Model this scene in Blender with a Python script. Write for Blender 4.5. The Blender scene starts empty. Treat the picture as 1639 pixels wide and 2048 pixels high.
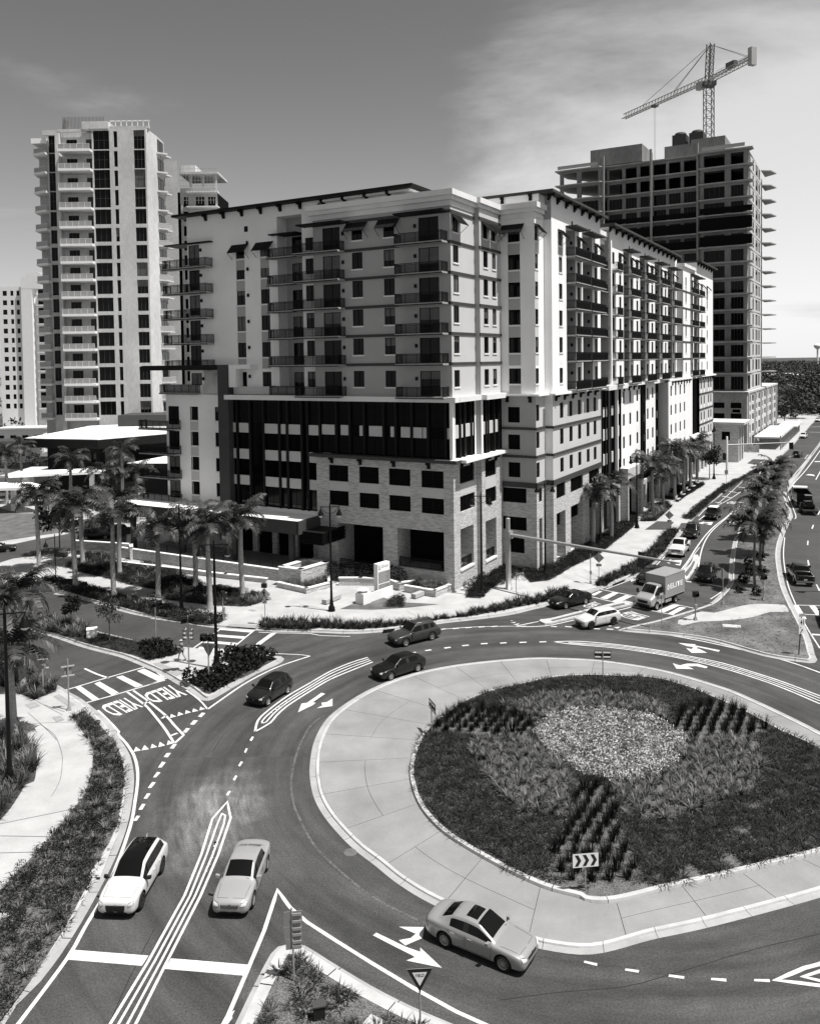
import bpy, bmesh, math, random
import numpy as np
from mathutils import Vector, Matrix, geometry
from mathutils.bvhtree import BVHTree
random.seed(7); rng = np.random.default_rng(7)
R = math.radians
scene = bpy.context.scene
COL = scene.collection

# ------------------------------------------------------------------ camera
EYE = Vector((0.0, 0.0, 25.5))                 # drone height above the road
FOC, PCX, PCY, PITCH, ROLL = 1651.0, 819.5, 780.0, 0.0361, -0.0140
FWD = Vector((0, math.cos(PITCH), -math.sin(PITCH)))
UP0 = Vector((0, math.sin(PITCH), math.cos(PITCH)))
RIGHT = math.cos(ROLL) * Vector((1, 0, 0)) + math.sin(ROLL) * UP0
UPV = -math.sin(ROLL) * Vector((1, 0, 0)) + math.cos(ROLL) * UP0
cam_d = bpy.data.cameras.new("camera"); cam = bpy.data.objects.new("camera", cam_d); COL.objects.link(cam)
cam.matrix_world = Matrix(((RIGHT.x, UPV.x, -FWD.x, EYE.x), (RIGHT.y, UPV.y, -FWD.y, EYE.y),
                           (RIGHT.z, UPV.z, -FWD.z, EYE.z), (0, 0, 0, 1)))
cam_d.sensor_fit = 'HORIZONTAL'; cam_d.sensor_width = 36.0; cam_d.lens = 36.0 * FOC / 1639.0
cam_d.shift_y = (PCY - 1024.0) / 1639.0
cam_d.clip_start = 0.5; cam_d.clip_end = 9000.0
scene.camera = cam

# ------------------------------------------------------------------ sky, sun, exposure
SUN_EL, SUN_AZ = R(67.0), R(-25.0)             # azimuth measured from +x; shadows fall to the left and away
world = bpy.data.worlds.new("World"); scene.world = world; world.use_nodes = True
nt = world.node_tree; nt.nodes.clear()
def nd(t, **k):
    n = nt.nodes.new(t)
    for a, b in k.items(): setattr(n, a, b)
    return n
sky = nd("ShaderNodeTexSky", sky_type='NISHITA', sun_disc=False)
sky.sun_elevation = SUN_EL; sky.sun_rotation = R(90.0) - SUN_AZ
sky.air_density = 1.0; sky.dust_density = 2.0; sky.ozone_density = 1.0
sep = nd("ShaderNodeSeparateColor"); nt.links.new(sky.outputs[0], sep.inputs[0])
tc = nd("ShaderNodeTexCoord")
sxyz = nd("ShaderNodeSeparateXYZ"); nt.links.new(tc.outputs["Generated"], sxyz.inputs[0])
def mth(op, a, b=None, clamp=False):
    n = nd("ShaderNodeMath", operation=op); n.use_clamp = clamp
    for i, v in enumerate((a, b)):
        if v is None: continue
        if isinstance(v, (int, float)): n.inputs[i].default_value = v
        else: nt.links.new(v, n.inputs[i])
    return n.outputs[0]
zz = mth('ADD', mth('MAXIMUM', sxyz.outputs[2], 0.0), 0.12)
cx_ = mth('DIVIDE', sxyz.outputs[0], zz); cy_ = mth('DIVIDE', sxyz.outputs[1], zz)
cmb = nd("ShaderNodeCombineXYZ"); nt.links.new(cx_, cmb.inputs[0]); nt.links.new(cy_, cmb.inputs[1])
CLOUD_OFF = (5.5, 3.3, 8.8)
mp = nd("ShaderNodeMapping"); nt.links.new(cmb.outputs[0], mp.inputs[0])
mp.inputs["Location"].default_value = CLOUD_OFF; mp.inputs["Scale"].default_value = (0.55, 0.62, 1.0); mp.inputs["Rotation"].default_value = (0, 0, R(22))
n1 = nd("ShaderNodeTexNoise"); nt.links.new(mp.outputs[0], n1.inputs["Vector"])
n1.inputs["Scale"].default_value = 0.75; n1.inputs["Detail"].default_value = 9; n1.inputs["Roughness"].default_value = 0.6; n1.inputs["Distortion"].default_value = 0.35
n2 = nd("ShaderNodeTexNoise"); nt.links.new(mp.outputs[0], n2.inputs["Vector"])
n2.inputs["Scale"].default_value = 0.22; n2.inputs["Detail"].default_value = 3
r1 = nd("ShaderNodeMapRange"); r1.interpolation_type = 'SMOOTHSTEP'
bank = nd("ShaderNodeVectorMath", operation='DOT_PRODUCT'); nt.links.new(tc.outputs["Generated"], bank.inputs[0]); bank.inputs[1].default_value = Vector((0.33, 0.90, 0.21)).normalized()   # cloud bank over the east side
bk = nd("ShaderNodeMapRange"); bk.interpolation_type = 'SMOOTHSTEP'; nt.links.new(bank.outputs["Value"], bk.inputs[0])
for i_, v_ in enumerate((0.915, 1.0, 0.0, 0.46)): bk.inputs[i_ + 1].default_value = v_
nt.links.new(mth('ADD', bk.outputs[0], mth('ADD', mth('MULTIPLY', n1.outputs[0], 1.15), mth('MULTIPLY', n2.outputs[0], 0.2))), r1.inputs[0])
r1.inputs[1].default_value = 0.74; r1.inputs[2].default_value = 1.04; r1.inputs[3].default_value = 0.0; r1.inputs[4].default_value = 1.0
# black-and-white photograph through a red filter: the red channel of the sky carries the tone
redv = mth('ADD', mth('MULTIPLY', sep.outputs[0], 0.9), mth('MULTIPLY', sep.outputs[1], 0.1))
haze = mth('MULTIPLY', mth('POWER', mth('SUBTRACT', 1.0, mth('MAXIMUM', sxyz.outputs[2], 0.0)), 7.0), 4.2)   # summer haze low over the horizon
redv = mth('ADD', redv, haze)
cloud_v = mth('ADD', mth('MULTIPLY', redv, 0.55), 5.4)
mix = nd("ShaderNodeMix", data_type='FLOAT'); nt.links.new(r1.outputs[0], mix.inputs[0])
nt.links.new(redv, mix.inputs[2]); nt.links.new(cloud_v, mix.inputs[3])
bg = nd("ShaderNodeBackground"); nt.links.new(mix.outputs[0], bg.inputs[0]); bg.inputs[1].default_value = 0.075
wo = nd("ShaderNodeOutputWorld"); nt.links.new(bg.outputs[0], wo.inputs[0])
sun_d = bpy.data.lights.new("sun", 'SUN'); sun_d.energy = 5.0; sun_d.angle = R(0.5); sun_d.color = (1.0, 0.985, 0.96)
sun = bpy.data.objects.new("sun", sun_d); COL.objects.link(sun)
sdir = Vector((math.cos(SUN_AZ) * math.cos(SUN_EL), math.sin(SUN_AZ) * math.cos(SUN_EL), math.sin(SUN_EL)))
sun.rotation_euler = sdir.to_track_quat('Z', 'Y').to_euler(); sun.location = (60, -30, 120)
scene.view_settings.view_transform = 'Standard'; scene.view_settings.look = 'None'
scene.view_settings.exposure = 0.5; scene.view_settings.gamma = 1.0
try: scene.view_settings.use_curve_mapping = False
except Exception: pass
scene.cycles.max_bounces = 5; scene.cycles.diffuse_bounces = 3; scene.cycles.glossy_bounces = 3
scene.cycles.transparent_max_bounces = 6; scene.cycles.use_denoising = True

# ------------------------------------------------------------------ materials (grey scale: the photograph is black and white)
def mat(name, col, rough=0.8, var=0.0, scale=3.0, bump=0.0, bscale=40.0, spec=0.3, metal=0.0, coat=0.0, detail=5, stretch=None, fine=0.0, fscale=120.0, coords="Object"):
    m = bpy.data.materials.new(name); m.use_nodes = True
    t = m.node_tree; b = t.nodes["Principled BSDF"]
    b.inputs["Base Color"].default_value = (col, col, col, 1); b.inputs["Roughness"].default_value = rough
    b.inputs["Specular IOR Level"].default_value = spec; b.inputs["Metallic"].default_value = metal
    b.inputs["Coat Weight"].default_value = coat; b.inputs["Coat Roughness"].default_value = 0.06
    if var or bump or fine:
        c = t.nodes.new("ShaderNodeTexCoord"); src = c.outputs[coords]
        if coords == "Position":
            pass
        if stretch:
            mp = t.nodes.new("ShaderNodeMapping"); mp.inputs["Scale"].default_value = stretch; t.links.new(src, mp.inputs[0]); src = mp.outputs[0]
        val = None
        def noise(sc, de):
            n = t.nodes.new("ShaderNodeTexNoise"); n.inputs["Scale"].default_value = sc; n.inputs["Detail"].default_value = de
            n.inputs["Roughness"].default_value = 0.6; t.links.new(src, n.inputs["Vector"]); return n.outputs[0]
        def mr(v, lo, hi):
            q = t.nodes.new("ShaderNodeMapRange"); q.inputs[1].default_value = 0.3; q.inputs[2].default_value = 0.7
            q.inputs[3].default_value = lo; q.inputs[4].default_value = hi; t.links.new(v, q.inputs[0]); return q.outputs[0]
        if var:
            val = mr(noise(scale, detail), 1 - var, 1 + var)
        if fine:
            f = mr(noise(fscale, 2), 1 - fine, 1 + fine)
            if val is None: val = f
            else:
                q = t.nodes.new("ShaderNodeMath"); q.operation = 'MULTIPLY'; t.links.new(val, q.inputs[0]); t.links.new(f, q.inputs[1]); val = q.outputs[0]
        if val is not None:
            q = t.nodes.new("ShaderNodeMath"); q.operation = 'MULTIPLY'; q.inputs[1].default_value = col; t.links.new(val, q.inputs[0])
            t.links.new(q.outputs[0], b.inputs["Base Color"])
        if bump:
            bn = t.nodes.new("ShaderNodeBump"); bn.inputs["Strength"].default_value = bump; bn.inputs["Distance"].default_value = 0.02
            t.links.new(noise(bscale, 4), bn.inputs["Height"]); t.links.new(bn.outputs[0], b.inputs["Normal"])
    return m

M = {}
def mk(name, *a, **k):
    M[name] = mat(name, *a, **k); return M[name]
mk("pavement", 0.36, 0.85, var=0.13, scale=0.5, fine=0.05, fscale=9, bump=0.1)
mk("kerb", 0.40, 0.85, var=0.14, scale=0.9, fine=0.06, fscale=14, bump=0.15)
mk("gutter", 0.30, 0.85, var=0.16, scale=0.7, fine=0.06, fscale=14)
mk("apron", 0.215, 0.85, var=0.2, scale=0.25, fine=0.03, fscale=8, bump=0.1)
mk("joint", 0.12, 0.95)
mk("scuff", 0.085, 0.9, var=0.5, scale=1.5, fine=0.5, fscale=9)
mk("tar", 0.018, 0.6)
mk("paint", 0.52, 0.7, var=0.2, scale=1.3, fine=0.22, fscale=12)
mk("worn_paint", 0.5, 0.8, var=0.3, scale=1.2, fine=0.15, fscale=14)
mk("tactile", 0.26, 0.9, var=0.1, scale=2)
mk("cobble", 0.10, 0.9, var=0.25, scale=3)
mk("mulch", 0.10, 0.95, var=0.45, scale=5, fine=0.5, fscale=22, bump=0.8, bscale=16)
mk("dark_mulch", 0.05, 0.95, var=0.45, scale=5, fine=0.5, fscale=22, bump=0.8, bscale=16)
mk("gravel", 0.10, 0.95, var=0.3, scale=2.0, fine=0.7, fscale=16, bump=0.9, bscale=18)
mk("lawn", 0.10, 0.95, var=0.35, scale=0.6, fine=0.35, fscale=14, bump=0.6, bscale=20)
mk("dry_grass", 0.10, 0.95, var=0.55, scale=0.35, fine=0.35, fscale=12, bump=0.6, bscale=20)
mk("terrain", 0.05, 0.95, var=0.5, scale=0.02, fine=0.3, fscale=0.3)
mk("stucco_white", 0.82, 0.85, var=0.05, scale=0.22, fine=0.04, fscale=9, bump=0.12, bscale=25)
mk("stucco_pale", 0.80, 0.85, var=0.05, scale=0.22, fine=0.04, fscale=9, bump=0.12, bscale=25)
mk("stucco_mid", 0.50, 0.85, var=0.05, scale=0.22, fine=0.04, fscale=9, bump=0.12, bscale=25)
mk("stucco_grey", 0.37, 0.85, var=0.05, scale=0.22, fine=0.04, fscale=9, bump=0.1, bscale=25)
mk("trim_dark", 0.010, 0.6, var=0.15, scale=1.0, spec=0.12)
mk("frame_dark", 0.008, 0.6, spec=0.1)
mk("frame_grey", 0.048, 0.7, var=0.1, scale=0.8)
mk("cornice", 0.70, 0.8, var=0.06, scale=0.4)
mk("white_paint", 0.78, 0.6, var=0.04, scale=0.8)
mk("roof_white", 0.78, 0.8, var=0.06, scale=0.15)
mk("glass", 0.004, 0.05, spec=0.16)
mk("glass_blind", 0.10, 0.15, var=0.25, scale=0.8, spec=0.2)
mk("louvre", 0.008, 0.7, spec=0.1)
mk("soffit", 0.16, 0.8)
mk("slab_concrete", 0.30, 0.9, var=0.2, scale=0.3, fine=0.12, fscale=3, stretch=(1, 1, 2.2))
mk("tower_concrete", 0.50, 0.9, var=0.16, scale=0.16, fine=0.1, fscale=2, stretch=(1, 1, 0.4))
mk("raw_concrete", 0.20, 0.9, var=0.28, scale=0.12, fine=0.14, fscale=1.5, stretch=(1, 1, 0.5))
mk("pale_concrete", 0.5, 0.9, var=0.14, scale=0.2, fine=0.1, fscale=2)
mk("clear_rail", 0.32, 0.2, spec=0.5)
mk("interior", 0.006, 0.95, spec=0.05)
mk("tree_trunk", 0.30, 0.9, var=0.2, scale=3, fine=0.2, fscale=8, stretch=(1, 1, 2.5))
mk("bark", 0.13, 0.9, var=0.3, scale=6)
mk("frond", 0.030, 0.5, var=0.4, scale=1.5, spec=0.3)
mk("crown_shaft", 0.11, 0.5)
mk("leaf", 0.038, 0.6, var=0.35, scale=2.0, spec=0.12)
mk("leaf_dark", 0.016, 0.7, var=0.35, scale=2.0, spec=0.06)
mk("leaf_pale", 0.11, 0.5, var=0.3, scale=2.0, spec=0.4)
mk("leaf_bright", 0.42, 0.55, var=0.3, scale=5.0, spec=0.4)
mk("far_leaf", 0.045, 0.8, var=0.5, scale=0.3)
mk("black_metal", 0.005, 0.5, spec=0.15)
mk("galvanised", 0.34, 0.5, metal=0.4, var=0.12, scale=3)
mk("aluminium", 0.45, 0.4, metal=0.6)
mk("lamp_glass", 0.55, 0.3)
mk("sign_grey", 0.20, 0.6)
mk("sign_white", 0.75, 0.5)
mk("sign_black", 0.015, 0.5)
mk("sign_pale", 0.42, 0.5)
mk("steel_frame", 0.16, 0.5, metal=0.3)
mk("crane_steel", 0.10, 0.55)
mk("crane_pale", 0.34, 0.55)
mk("skin", 0.22, 0.6); mk("cloth_dark", 0.03, 0.9); mk("cloth_grey", 0.12, 0.9); mk("cloth_pale", 0.5, 0.9)

# ledger stone: short thin courses of uneven tone and depth
def stone_mat():
    m = bpy.data.materials.new("ledger_stone"); m.use_nodes = True
    t = m.node_tree; b = t.nodes["Principled BSDF"]; b.inputs["Roughness"].default_value = 0.9
    g = t.nodes.new("ShaderNodeNewGeometry"); tcn = t.nodes.new("ShaderNodeTexCoord")
    sp = t.nodes.new("ShaderNodeSeparateXYZ"); t.links.new(tcn.outputs["Object"], sp.inputs[0])
    ad = t.nodes.new("ShaderNodeMath"); ad.operation = 'ADD'; t.links.new(sp.outputs[0], ad.inputs[0]); t.links.new(sp.outputs[1], ad.inputs[1])
    cb = t.nodes.new("ShaderNodeCombineXYZ"); t.links.new(ad.outputs[0], cb.inputs[0]); t.links.new(sp.outputs[2], cb.inputs[1])
    br = t.nodes.new("ShaderNodeTexBrick"); t.links.new(cb.outputs[0], br.inputs["Vector"])
    br.inputs["Color1"].default_value = (0.36, 0.36, 0.36, 1); br.inputs["Color2"].default_value = (0.68, 0.68, 0.68, 1); br.inputs["Mortar"].default_value = (0.30, 0.30, 0.30, 1)
    br.inputs["Scale"].default_value = 1.0; br.inputs["Mortar Size"].default_value = 0.012; br.inputs["Brick Width"].default_value = 0.52; br.inputs["Row Height"].default_value = 0.105; br.inputs["Bias"].default_value = 0.15
    t.links.new(br.outputs[0], b.inputs["Base Color"])
    no = t.nodes.new("ShaderNodeTexNoise"); no.inputs["Scale"].default_value = 5.0; no.inputs["Detail"].default_value = 4; t.links.new(tcn.outputs["Object"], no.inputs[0])
    bw = t.nodes.new("ShaderNodeMath"); bw.operation = 'ADD'; t.links.new(no.outputs[0], bw.inputs[0]); t.links.new(br.outputs[0], bw.inputs[1])
    bn = t.nodes.new("ShaderNodeBump"); bn.inputs["Strength"].default_value = 0.9; bn.inputs["Distance"].default_value = 0.12
    t.links.new(bw.outputs[0], bn.inputs["Height"]); t.links.new(bn.outputs[0], b.inputs["Normal"])
    M["stone"] = m
stone_mat()

# asphalt: grain, patches and tyre-worn rings that follow the roundabout
ISLE = Vector((10.2, 52.5, 0))
def asphalt_mat():
    m = bpy.data.materials.new("asphalt"); m.use_nodes = True
    t = m.node_tree; b = t.nodes["Principled BSDF"]; b.inputs["Roughness"].default_value = 0.85; b.inputs["Specular IOR Level"].default_value = 0.35
    g = t.nodes.new("ShaderNodeNewGeometry")
    def N(ty, **k):
        n = t.nodes.new(ty)
        for a, v in k.items(): setattr(n, a, v)
        return n
    def mm(op, a, b_=None):
        n = N("ShaderNodeMath", operation=op)
        for i, v in enumerate((a, b_)):
            if v is None: continue
            if isinstance(v, (int, float)): n.inputs[i].default_value = v
            else: t.links.new(v, n.inputs[i])
        return n.outputs[0]
    def noise(v, s, d, r=0.6):
        n = N("ShaderNodeTexNoise"); n.inputs["Scale"].default_value = s; n.inputs["Detail"].default_value = d; n.inputs["Roughness"].default_value = r
        t.links.new(v, n.inputs["Vector"]); return n.outputs[0]
    def rng_(v, a, b_, lo, hi):
        n = N("ShaderNodeMapRange"); t.links.new(v, n.inputs[0])
        for i, x in enumerate((a, b_, lo, hi)): n.inputs[i + 1].default_value = x
        return n.outputs[0]
    pos = g.outputs["Position"]
    sub = N("ShaderNodeVectorMath", operation='SUBTRACT'); t.links.new(pos, sub.inputs[0]); sub.inputs[1].default_value = ISLE
    sp = N("ShaderNodeSeparateXYZ"); t.links.new(sub.outputs[0], sp.inputs[0])
    rad = N("ShaderNodeVectorMath", operation='LENGTH'); t.links.new(sub.outputs[0], rad.inputs[0])
    ang = mm('ARCTAN2', sp.outputs[1], sp.outputs[0])
    cb = N("ShaderNodeCombineXYZ"); t.links.new(mm('MULTIPLY', rad.outputs["Value"], 1.0), cb.inputs[0]); t.links.new(mm('MULTIPLY', ang, 2.2), cb.inputs[1])
    streak = rng_(noise(cb.outputs[0], 0.75, 5), 0.3, 0.7, 0.55, 1.55)
    near = rng_(rad.outputs["Value"], 30.0, 45.0, 1.0, 0.0)
    mixs = N("ShaderNodeMix", data_type='FLOAT'); t.links.new(near, mixs.inputs[0]); mixs.inputs[2].default_value = 1.0; t.links.new(streak, mixs.inputs[3])
    patch = rng_(noise(pos, 0.12, 4), 0.3, 0.7, 0.72, 1.28)
    spots = rng_(noise(pos, 1.1, 6), 0.25, 0.75, 0.85, 1.15)
    grain = rng_(noise(pos, 11.0, 4), 0.25, 0.75, 0.5, 1.6)
    # dry dust swept on to the lane near the west entry
    d = N("ShaderNodeVectorMath", operation='SUBTRACT'); t.links.new(pos, d.inputs[0]); d.inputs[1].default_value = (-11.6, 45.6, 0)
    ds = N("ShaderNodeVectorMath", operation='MULTIPLY'); t.links.new(d.outputs[0], ds.inputs[0]); ds.inputs[1].default_value = (0.26, 0.13, 1)
    dl = N("ShaderNodeVectorMath", operation='LENGTH'); t.links.new(ds.outputs[0], dl.inputs[0])
    cb2 = N("ShaderNodeVectorMath", operation='MULTIPLY'); t.links.new(cb.outputs[0], cb2.inputs[0]); cb2.inputs[1].default_value = (1.0, 2.2, 1.0)
    dust = mm('MULTIPLY', rng_(mm('ADD', dl.outputs["Value"], mm('MULTIPLY', noise(pos, 0.6, 5), 0.9)), 0.75, 1.25, 1.0, 0.0), rng_(noise(cb2.outputs[0], 2.2, 8, 0.7), 0.33, 0.68, 0.1, 1.0))
    tone = mm('MULTIPLY', mm('MULTIPLY', mm('MULTIPLY', mixs.outputs[0], patch), spots), grain)
    tone = mm('MULTIPLY', tone, mm('ADD', 1.0, mm('MULTIPLY', dust, 2.8)))
    t.links.new(mm('MULTIPLY', tone, 0.044), b.inputs["Base Color"])
    bn = N("ShaderNodeBump"); bn.inputs["Strength"].default_value = 0.25; bn.inputs["Distance"].default_value = 0.01
    t.links.new(noise(pos, 30.0, 3), bn.inputs["Height"]); t.links.new(bn.outputs[0], b.inputs["Normal"])
    M["asphalt"] = m
asphalt_mat()

# ------------------------------------------------------------------ mesh building
class MB:
    """Collects faces of one mesh."""
    def __init__(s): s.v = []; s.f = []; s.m = []; s.mats = []; s.smooth = []
    def mi(s, m):
        if m not in s.mats: s.mats.append(m)
        return s.mats.index(m)
    def face(s, pts, m, sm=False):
        i = len(s.v); s.v += [tuple(p) for p in pts]; s.f.append(tuple(range(i, i + len(pts)))); s.m.append(s.mi(m)); s.smooth.append(sm)
    def grid(s, rows, m, close=False, sm=True):
        i0 = len(s.v); n = len(rows[0])
        for r in rows: s.v += [tuple(p) for p in r]
        k = s.mi(m)
        for a in range(len(rows) - 1):
            for b in range(n if close else n - 1):
                c = (b + 1) % n
                s.f.append((i0 + a * n + b, i0 + a * n + c, i0 + (a + 1) * n + c, i0 + (a + 1) * n + b)); s.m.append(k); s.smooth.append(sm)
    def box(s, x0, x1, y0, y1, z0, z1, m, skip=""):
        x0, x1 = min(x0, x1), max(x0, x1); y0, y1 = min(y0, y1), max(y0, y1); z0, z1 = min(z0, z1), max(z0, z1)
        i = len(s.v)
        s.v += [(x0, y0, z0), (x1, y0, z0), (x1, y1, z0), (x0, y1, z0), (x0, y0, z1), (x1, y0, z1), (x1, y1, z1), (x0, y1, z1)]
        k = s.mi(m)
        for nm, q in (("b", (0, 3, 2, 1)), ("t", (4, 5, 6, 7)), ("f", (0, 1, 5, 4)), ("r", (1, 2, 6, 5)), ("k", (2, 3, 7, 6)), ("l", (3, 0, 4, 7))):
            if nm in skip: continue
            s.f.append(tuple(i + a for a in q)); s.m.append(k); s.smooth.append(False)
    def obox(s, c, ax, ay, az, m):
        """box by centre and three half-axis vectors"""
        c = Vector(c); i = len(s.v)
        for z in (-1, 1):
            for x, y in ((-1, -1), (1, -1), (1, 1), (-1, 1)):
                s.v.append(tuple(c + x * Vector(ax) + y * Vector(ay) + z * Vector(az)))
        k = s.mi(m)
        for q in ((0, 3, 2, 1), (4, 5, 6, 7), (0, 1, 5, 4), (1, 2, 6, 5), (2, 3, 7, 6), (3, 0, 4, 7)):
            s.f.append(tuple(i + a for a in q)); s.m.append(k); s.smooth.append(False)
    def bar(s, p, q, w, m, h=None):
        p = Vector(p); q = Vector(q); d = q - p; L = d.length
        if L < 1e-6: return
        d /= L; u = d.cross(Vector((0, 0, 1)))
        if u.length < 1e-3: u = Vector((1, 0, 0))
        u.normalize(); v = d.cross(u)
        s.obox((p + q) / 2, d * L / 2, u * w / 2, v * (h or w) / 2, m)
    def tube(s, pts, rad, m, n=8, caps=True, sm=True):
        pts = [Vector(p) for p in pts]
        if isinstance(rad, (int, float)): rad = [rad] * len(pts)
        rows = []; up = None
        for i, p in enumerate(pts):
            d = (pts[min(i + 1, len(pts) - 1)] - pts[max(i - 1, 0)]).normalized()
            if up is None:
                up = Vector((1, 0, 0)) if abs(d.x) < 0.9 else Vector((0, 1, 0))
            u = (up - d * up.dot(d)).normalized(); up = u; w = d.cross(u)
            rows.append([p + rad[i] * (math.cos(2 * math.pi * k / n) * u + math.sin(2 * math.pi * k / n) * w) for k in range(n)])
        s.grid(rows, m, close=True, sm=sm)
        if caps:
            s.face(list(reversed(rows[0])), m); s.face(rows[-1], m)
    def lathe(s, c, prof, m, n=12, sm=True):
        c = Vector(c)
        rows = [[c + Vector((r * math.cos(2 * math.pi * k / n), r * math.sin(2 * math.pi * k / n), z)) for k in range(n)] for r, z in prof]
        s.grid(rows, m, close=True, sm=sm)
        if prof[0][0] > 1e-4: s.face(list(reversed(rows[0])), m)
        if prof[-1][0] > 1e-4: s.face(rows[-1], m)
    def prism(s, poly, z0, z1, mt, ms=None, bottom=False):
        """upright prism over a (possibly concave) polygon"""
        poly = [(p[0], p[1]) for p in poly]
        a = sum(poly[i][0] * poly[(i + 1) % len(poly)][1] - poly[(i + 1) % len(poly)][0] * poly[i][1] for i in range(len(poly)))
        if a < 0: poly.reverse()
        tri = geometry.tessellate_polygon([[Vector((x, y, 0)) for x, y in poly]])
        i = len(s.v); s.v += [(x, y, z1) for x, y in poly]; k = s.mi(mt)
        for t in tri:
            p, q, r = (poly[j] for j in t)
            cr = (q[0] - p[0]) * (r[1] - p[1]) - (q[1] - p[1]) * (r[0] - p[0])
            s.f.append(tuple(i + j for j in (t if cr > 0 else reversed(t)))); s.m.append(k); s.smooth.append(False)
        if z0 is not None:
            k = s.mi(ms or mt); j = len(s.v); n = len(poly); s.v += [(x, y, z0) for x, y in poly]
            s.v += [(x, y, z1) for x, y in poly]
            for a in range(n):
                b = (a + 1) % n
                s.f.append((j + a, j + b, j + n + b, j + n + a)); s.m.append(k); s.smooth.append(False)
            if bottom:
                j = len(s.v); s.v += [(x, y, z0) for x, y in poly]
                for t in tri:
                    p, q, r = (poly[a] for a in t)
                    cr = (q[0] - p[0]) * (r[1] - p[1]) - (q[1] - p[1]) * (r[0] - p[0])
                    s.f.append(tuple(j + a for a in (reversed(t) if cr > 0 else t))); s.m.append(k); s.smooth.append(False)
    def mesh(s, name):
        me = bpy.data.meshes.new(name); me.from_pydata(s.v, [], s.f)
        for m in s.mats: me.materials.append(M[m])
        me.polygons.foreach_set("material_index", s.m); me.polygons.foreach_set("use_smooth", s.smooth)
        me.update(); return me
    def obj(s, name, parent=None, loc=(0, 0, 0), rz=0.0):
        return put(name, s.mesh(name), parent, loc, rz)

def put(name, me, parent=None, loc=(0, 0, 0), rz=0.0):
    o = bpy.data.objects.new(name, me); COL.objects.link(o)
    o.parent = parent; o.location = loc; o.rotation_euler = (0, 0, rz); return o
def tag(o, label=None, cat=None, group=None, kind=None):
    for k, v in (("label", label), ("category", cat), ("group", group), ("kind", kind)):
        if v: o[k] = v
    return o
def thing(name, label, cat, loc=(0, 0, 0), rz=0.0, group=None):
    return tag(put(name, None, None, loc, rz), label, cat, group)
def structure(o): o["kind"] = "structure"; return o
KIDS = {}
def copy_tree(root, loc, rz=0.0, label=None, scale=1.0):
    r = root.copy(); COL.objects.link(r); r.location = loc; r.rotation_euler = (0, 0, rz); r.scale = (scale,) * 3
    if label: r["label"] = label
    for ch in root.children:
        c = ch.copy(); COL.objects.link(c); c.parent = r
        for g in ch.children:
            d = g.copy(); COL.objects.link(d); d.parent = c
    return r

# ------------------------------------------------------------------ survey of the site
def at(x, y, z=0.0):
    """point of the photograph (full-size pixels) -> site point on the level z"""
    d = (x - PCX) / FOC * RIGHT - (y - PCY) / FOC * UPV + FWD
    p = EYE + d * ((z - EYE.z) / d.z); return Vector((p.x, p.y, z))
VIEWS = dict(a=(0, 1150, 4.967), b=(300, 1200, 5.122), c=(1020, 1120, 4.0975), d=(1240, 900, 4.108), e=(1400, 800, 6.858), f=(0, 950, 4.967),
             g=(0, 1450, 2.927), h=(400, 1550, 2.341), i=(800, 1280, 1.9535), j=(1000, 820, 2.565), k=(480, 1080, 2.101), m=(1100, 1750, 3.041),
             n=(1400, 850, 4.096), o=(0, 1050, 2.561), p=(590, 1290, 3.15), q=(1050, 1280, 2.783), r=(1000, 1650, 2.565), z=(0, 0, 1.0))
def sv(text, z=0.0):
    """survey notes 'a 10,20 30,40 b 5,6 ...' -> list of site points; a letter names the detail view the numbers are read from"""
    out = []; v = VIEWS['z']
    for w in text.split():
        if w in VIEWS: v = VIEWS[w]; continue
        x, y = w.split(","); p = at(v[0] + float(x) / v[2], v[1] + float(y) / v[2], z); out.append(p)
    return out
def resample(pts, step, closed=False, smooth=True):
    P = [Vector((p[0], p[1], 0)) for p in pts]; n = len(P); res = []
    segs = n if closed else n - 1
    for i in range(segs):
        p0, p1, p2, p3 = (P[(i + k) % n] if closed else P[min(max(i + k, 0), n - 1)] for k in (-1, 0, 1, 2))
        m = max(1, int((p2 - p1).length / step + 0.5))
        for j in range(m):
            t = j / m
            if smooth:
                res.append(0.5 * ((2 * p1) + (p2 - p0) * t + (2 * p0 - 5 * p1 + 4 * p2 - p3) * t * t + (3 * p1 - p0 - 3 * p2 + p3) * t ** 3))
            else: res.append(p1.lerp(p2, t))
    if not closed: res.append(P[-1].copy())
    return res
def offset(P, d, closed=False):
    """moves a polyline to its left by d"""
    n = len(P); out = []
    for i in range(n):
        a = P[(i - 1) % n] if closed or i else P[i]; b = P[(i + 1) % n] if closed or i < n - 1 else P[i]
        t1 = (P[i] - a); t2 = (b - P[i])
        t1 = t1.normalized() if t1.length > 1e-6 else t2.normalized(); t2 = t2.normalized() if t2.length > 1e-6 else t1
        nn = Vector((-(t1.y + t2.y), t1.x + t2.x, 0)); L = nn.length
        if L < 1e-6: nn = Vector((-t1.y, t1.x, 0)); L = 1
        nn /= L; c = max(0.5, nn.dot(Vector((-t1.y, t1.x, 0))))
        out.append(P[i] + nn * (d / c))
    return out
def ccw(P):
    a = sum(P[i].x * P[(i + 1) % len(P)].y - P[(i + 1) % len(P)].x * P[i].y for i in range(len(P)))
    return P if a > 0 else list(reversed(P))
def inside(p, poly):
    c = False; n = len(poly); j = n - 1
    for i in range(n):
        if (poly[i].y > p[1]) != (poly[j].y > p[1]) and p[0] < (poly[j].x - poly[i].x) * (p[1] - poly[i].y) / (poly[j].y - poly[i].y) + poly[i].x: c = not c
        j = i
    return c
def xyz(P, z): return [Vector((p.x, p.y, z)) for p in P]
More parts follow.
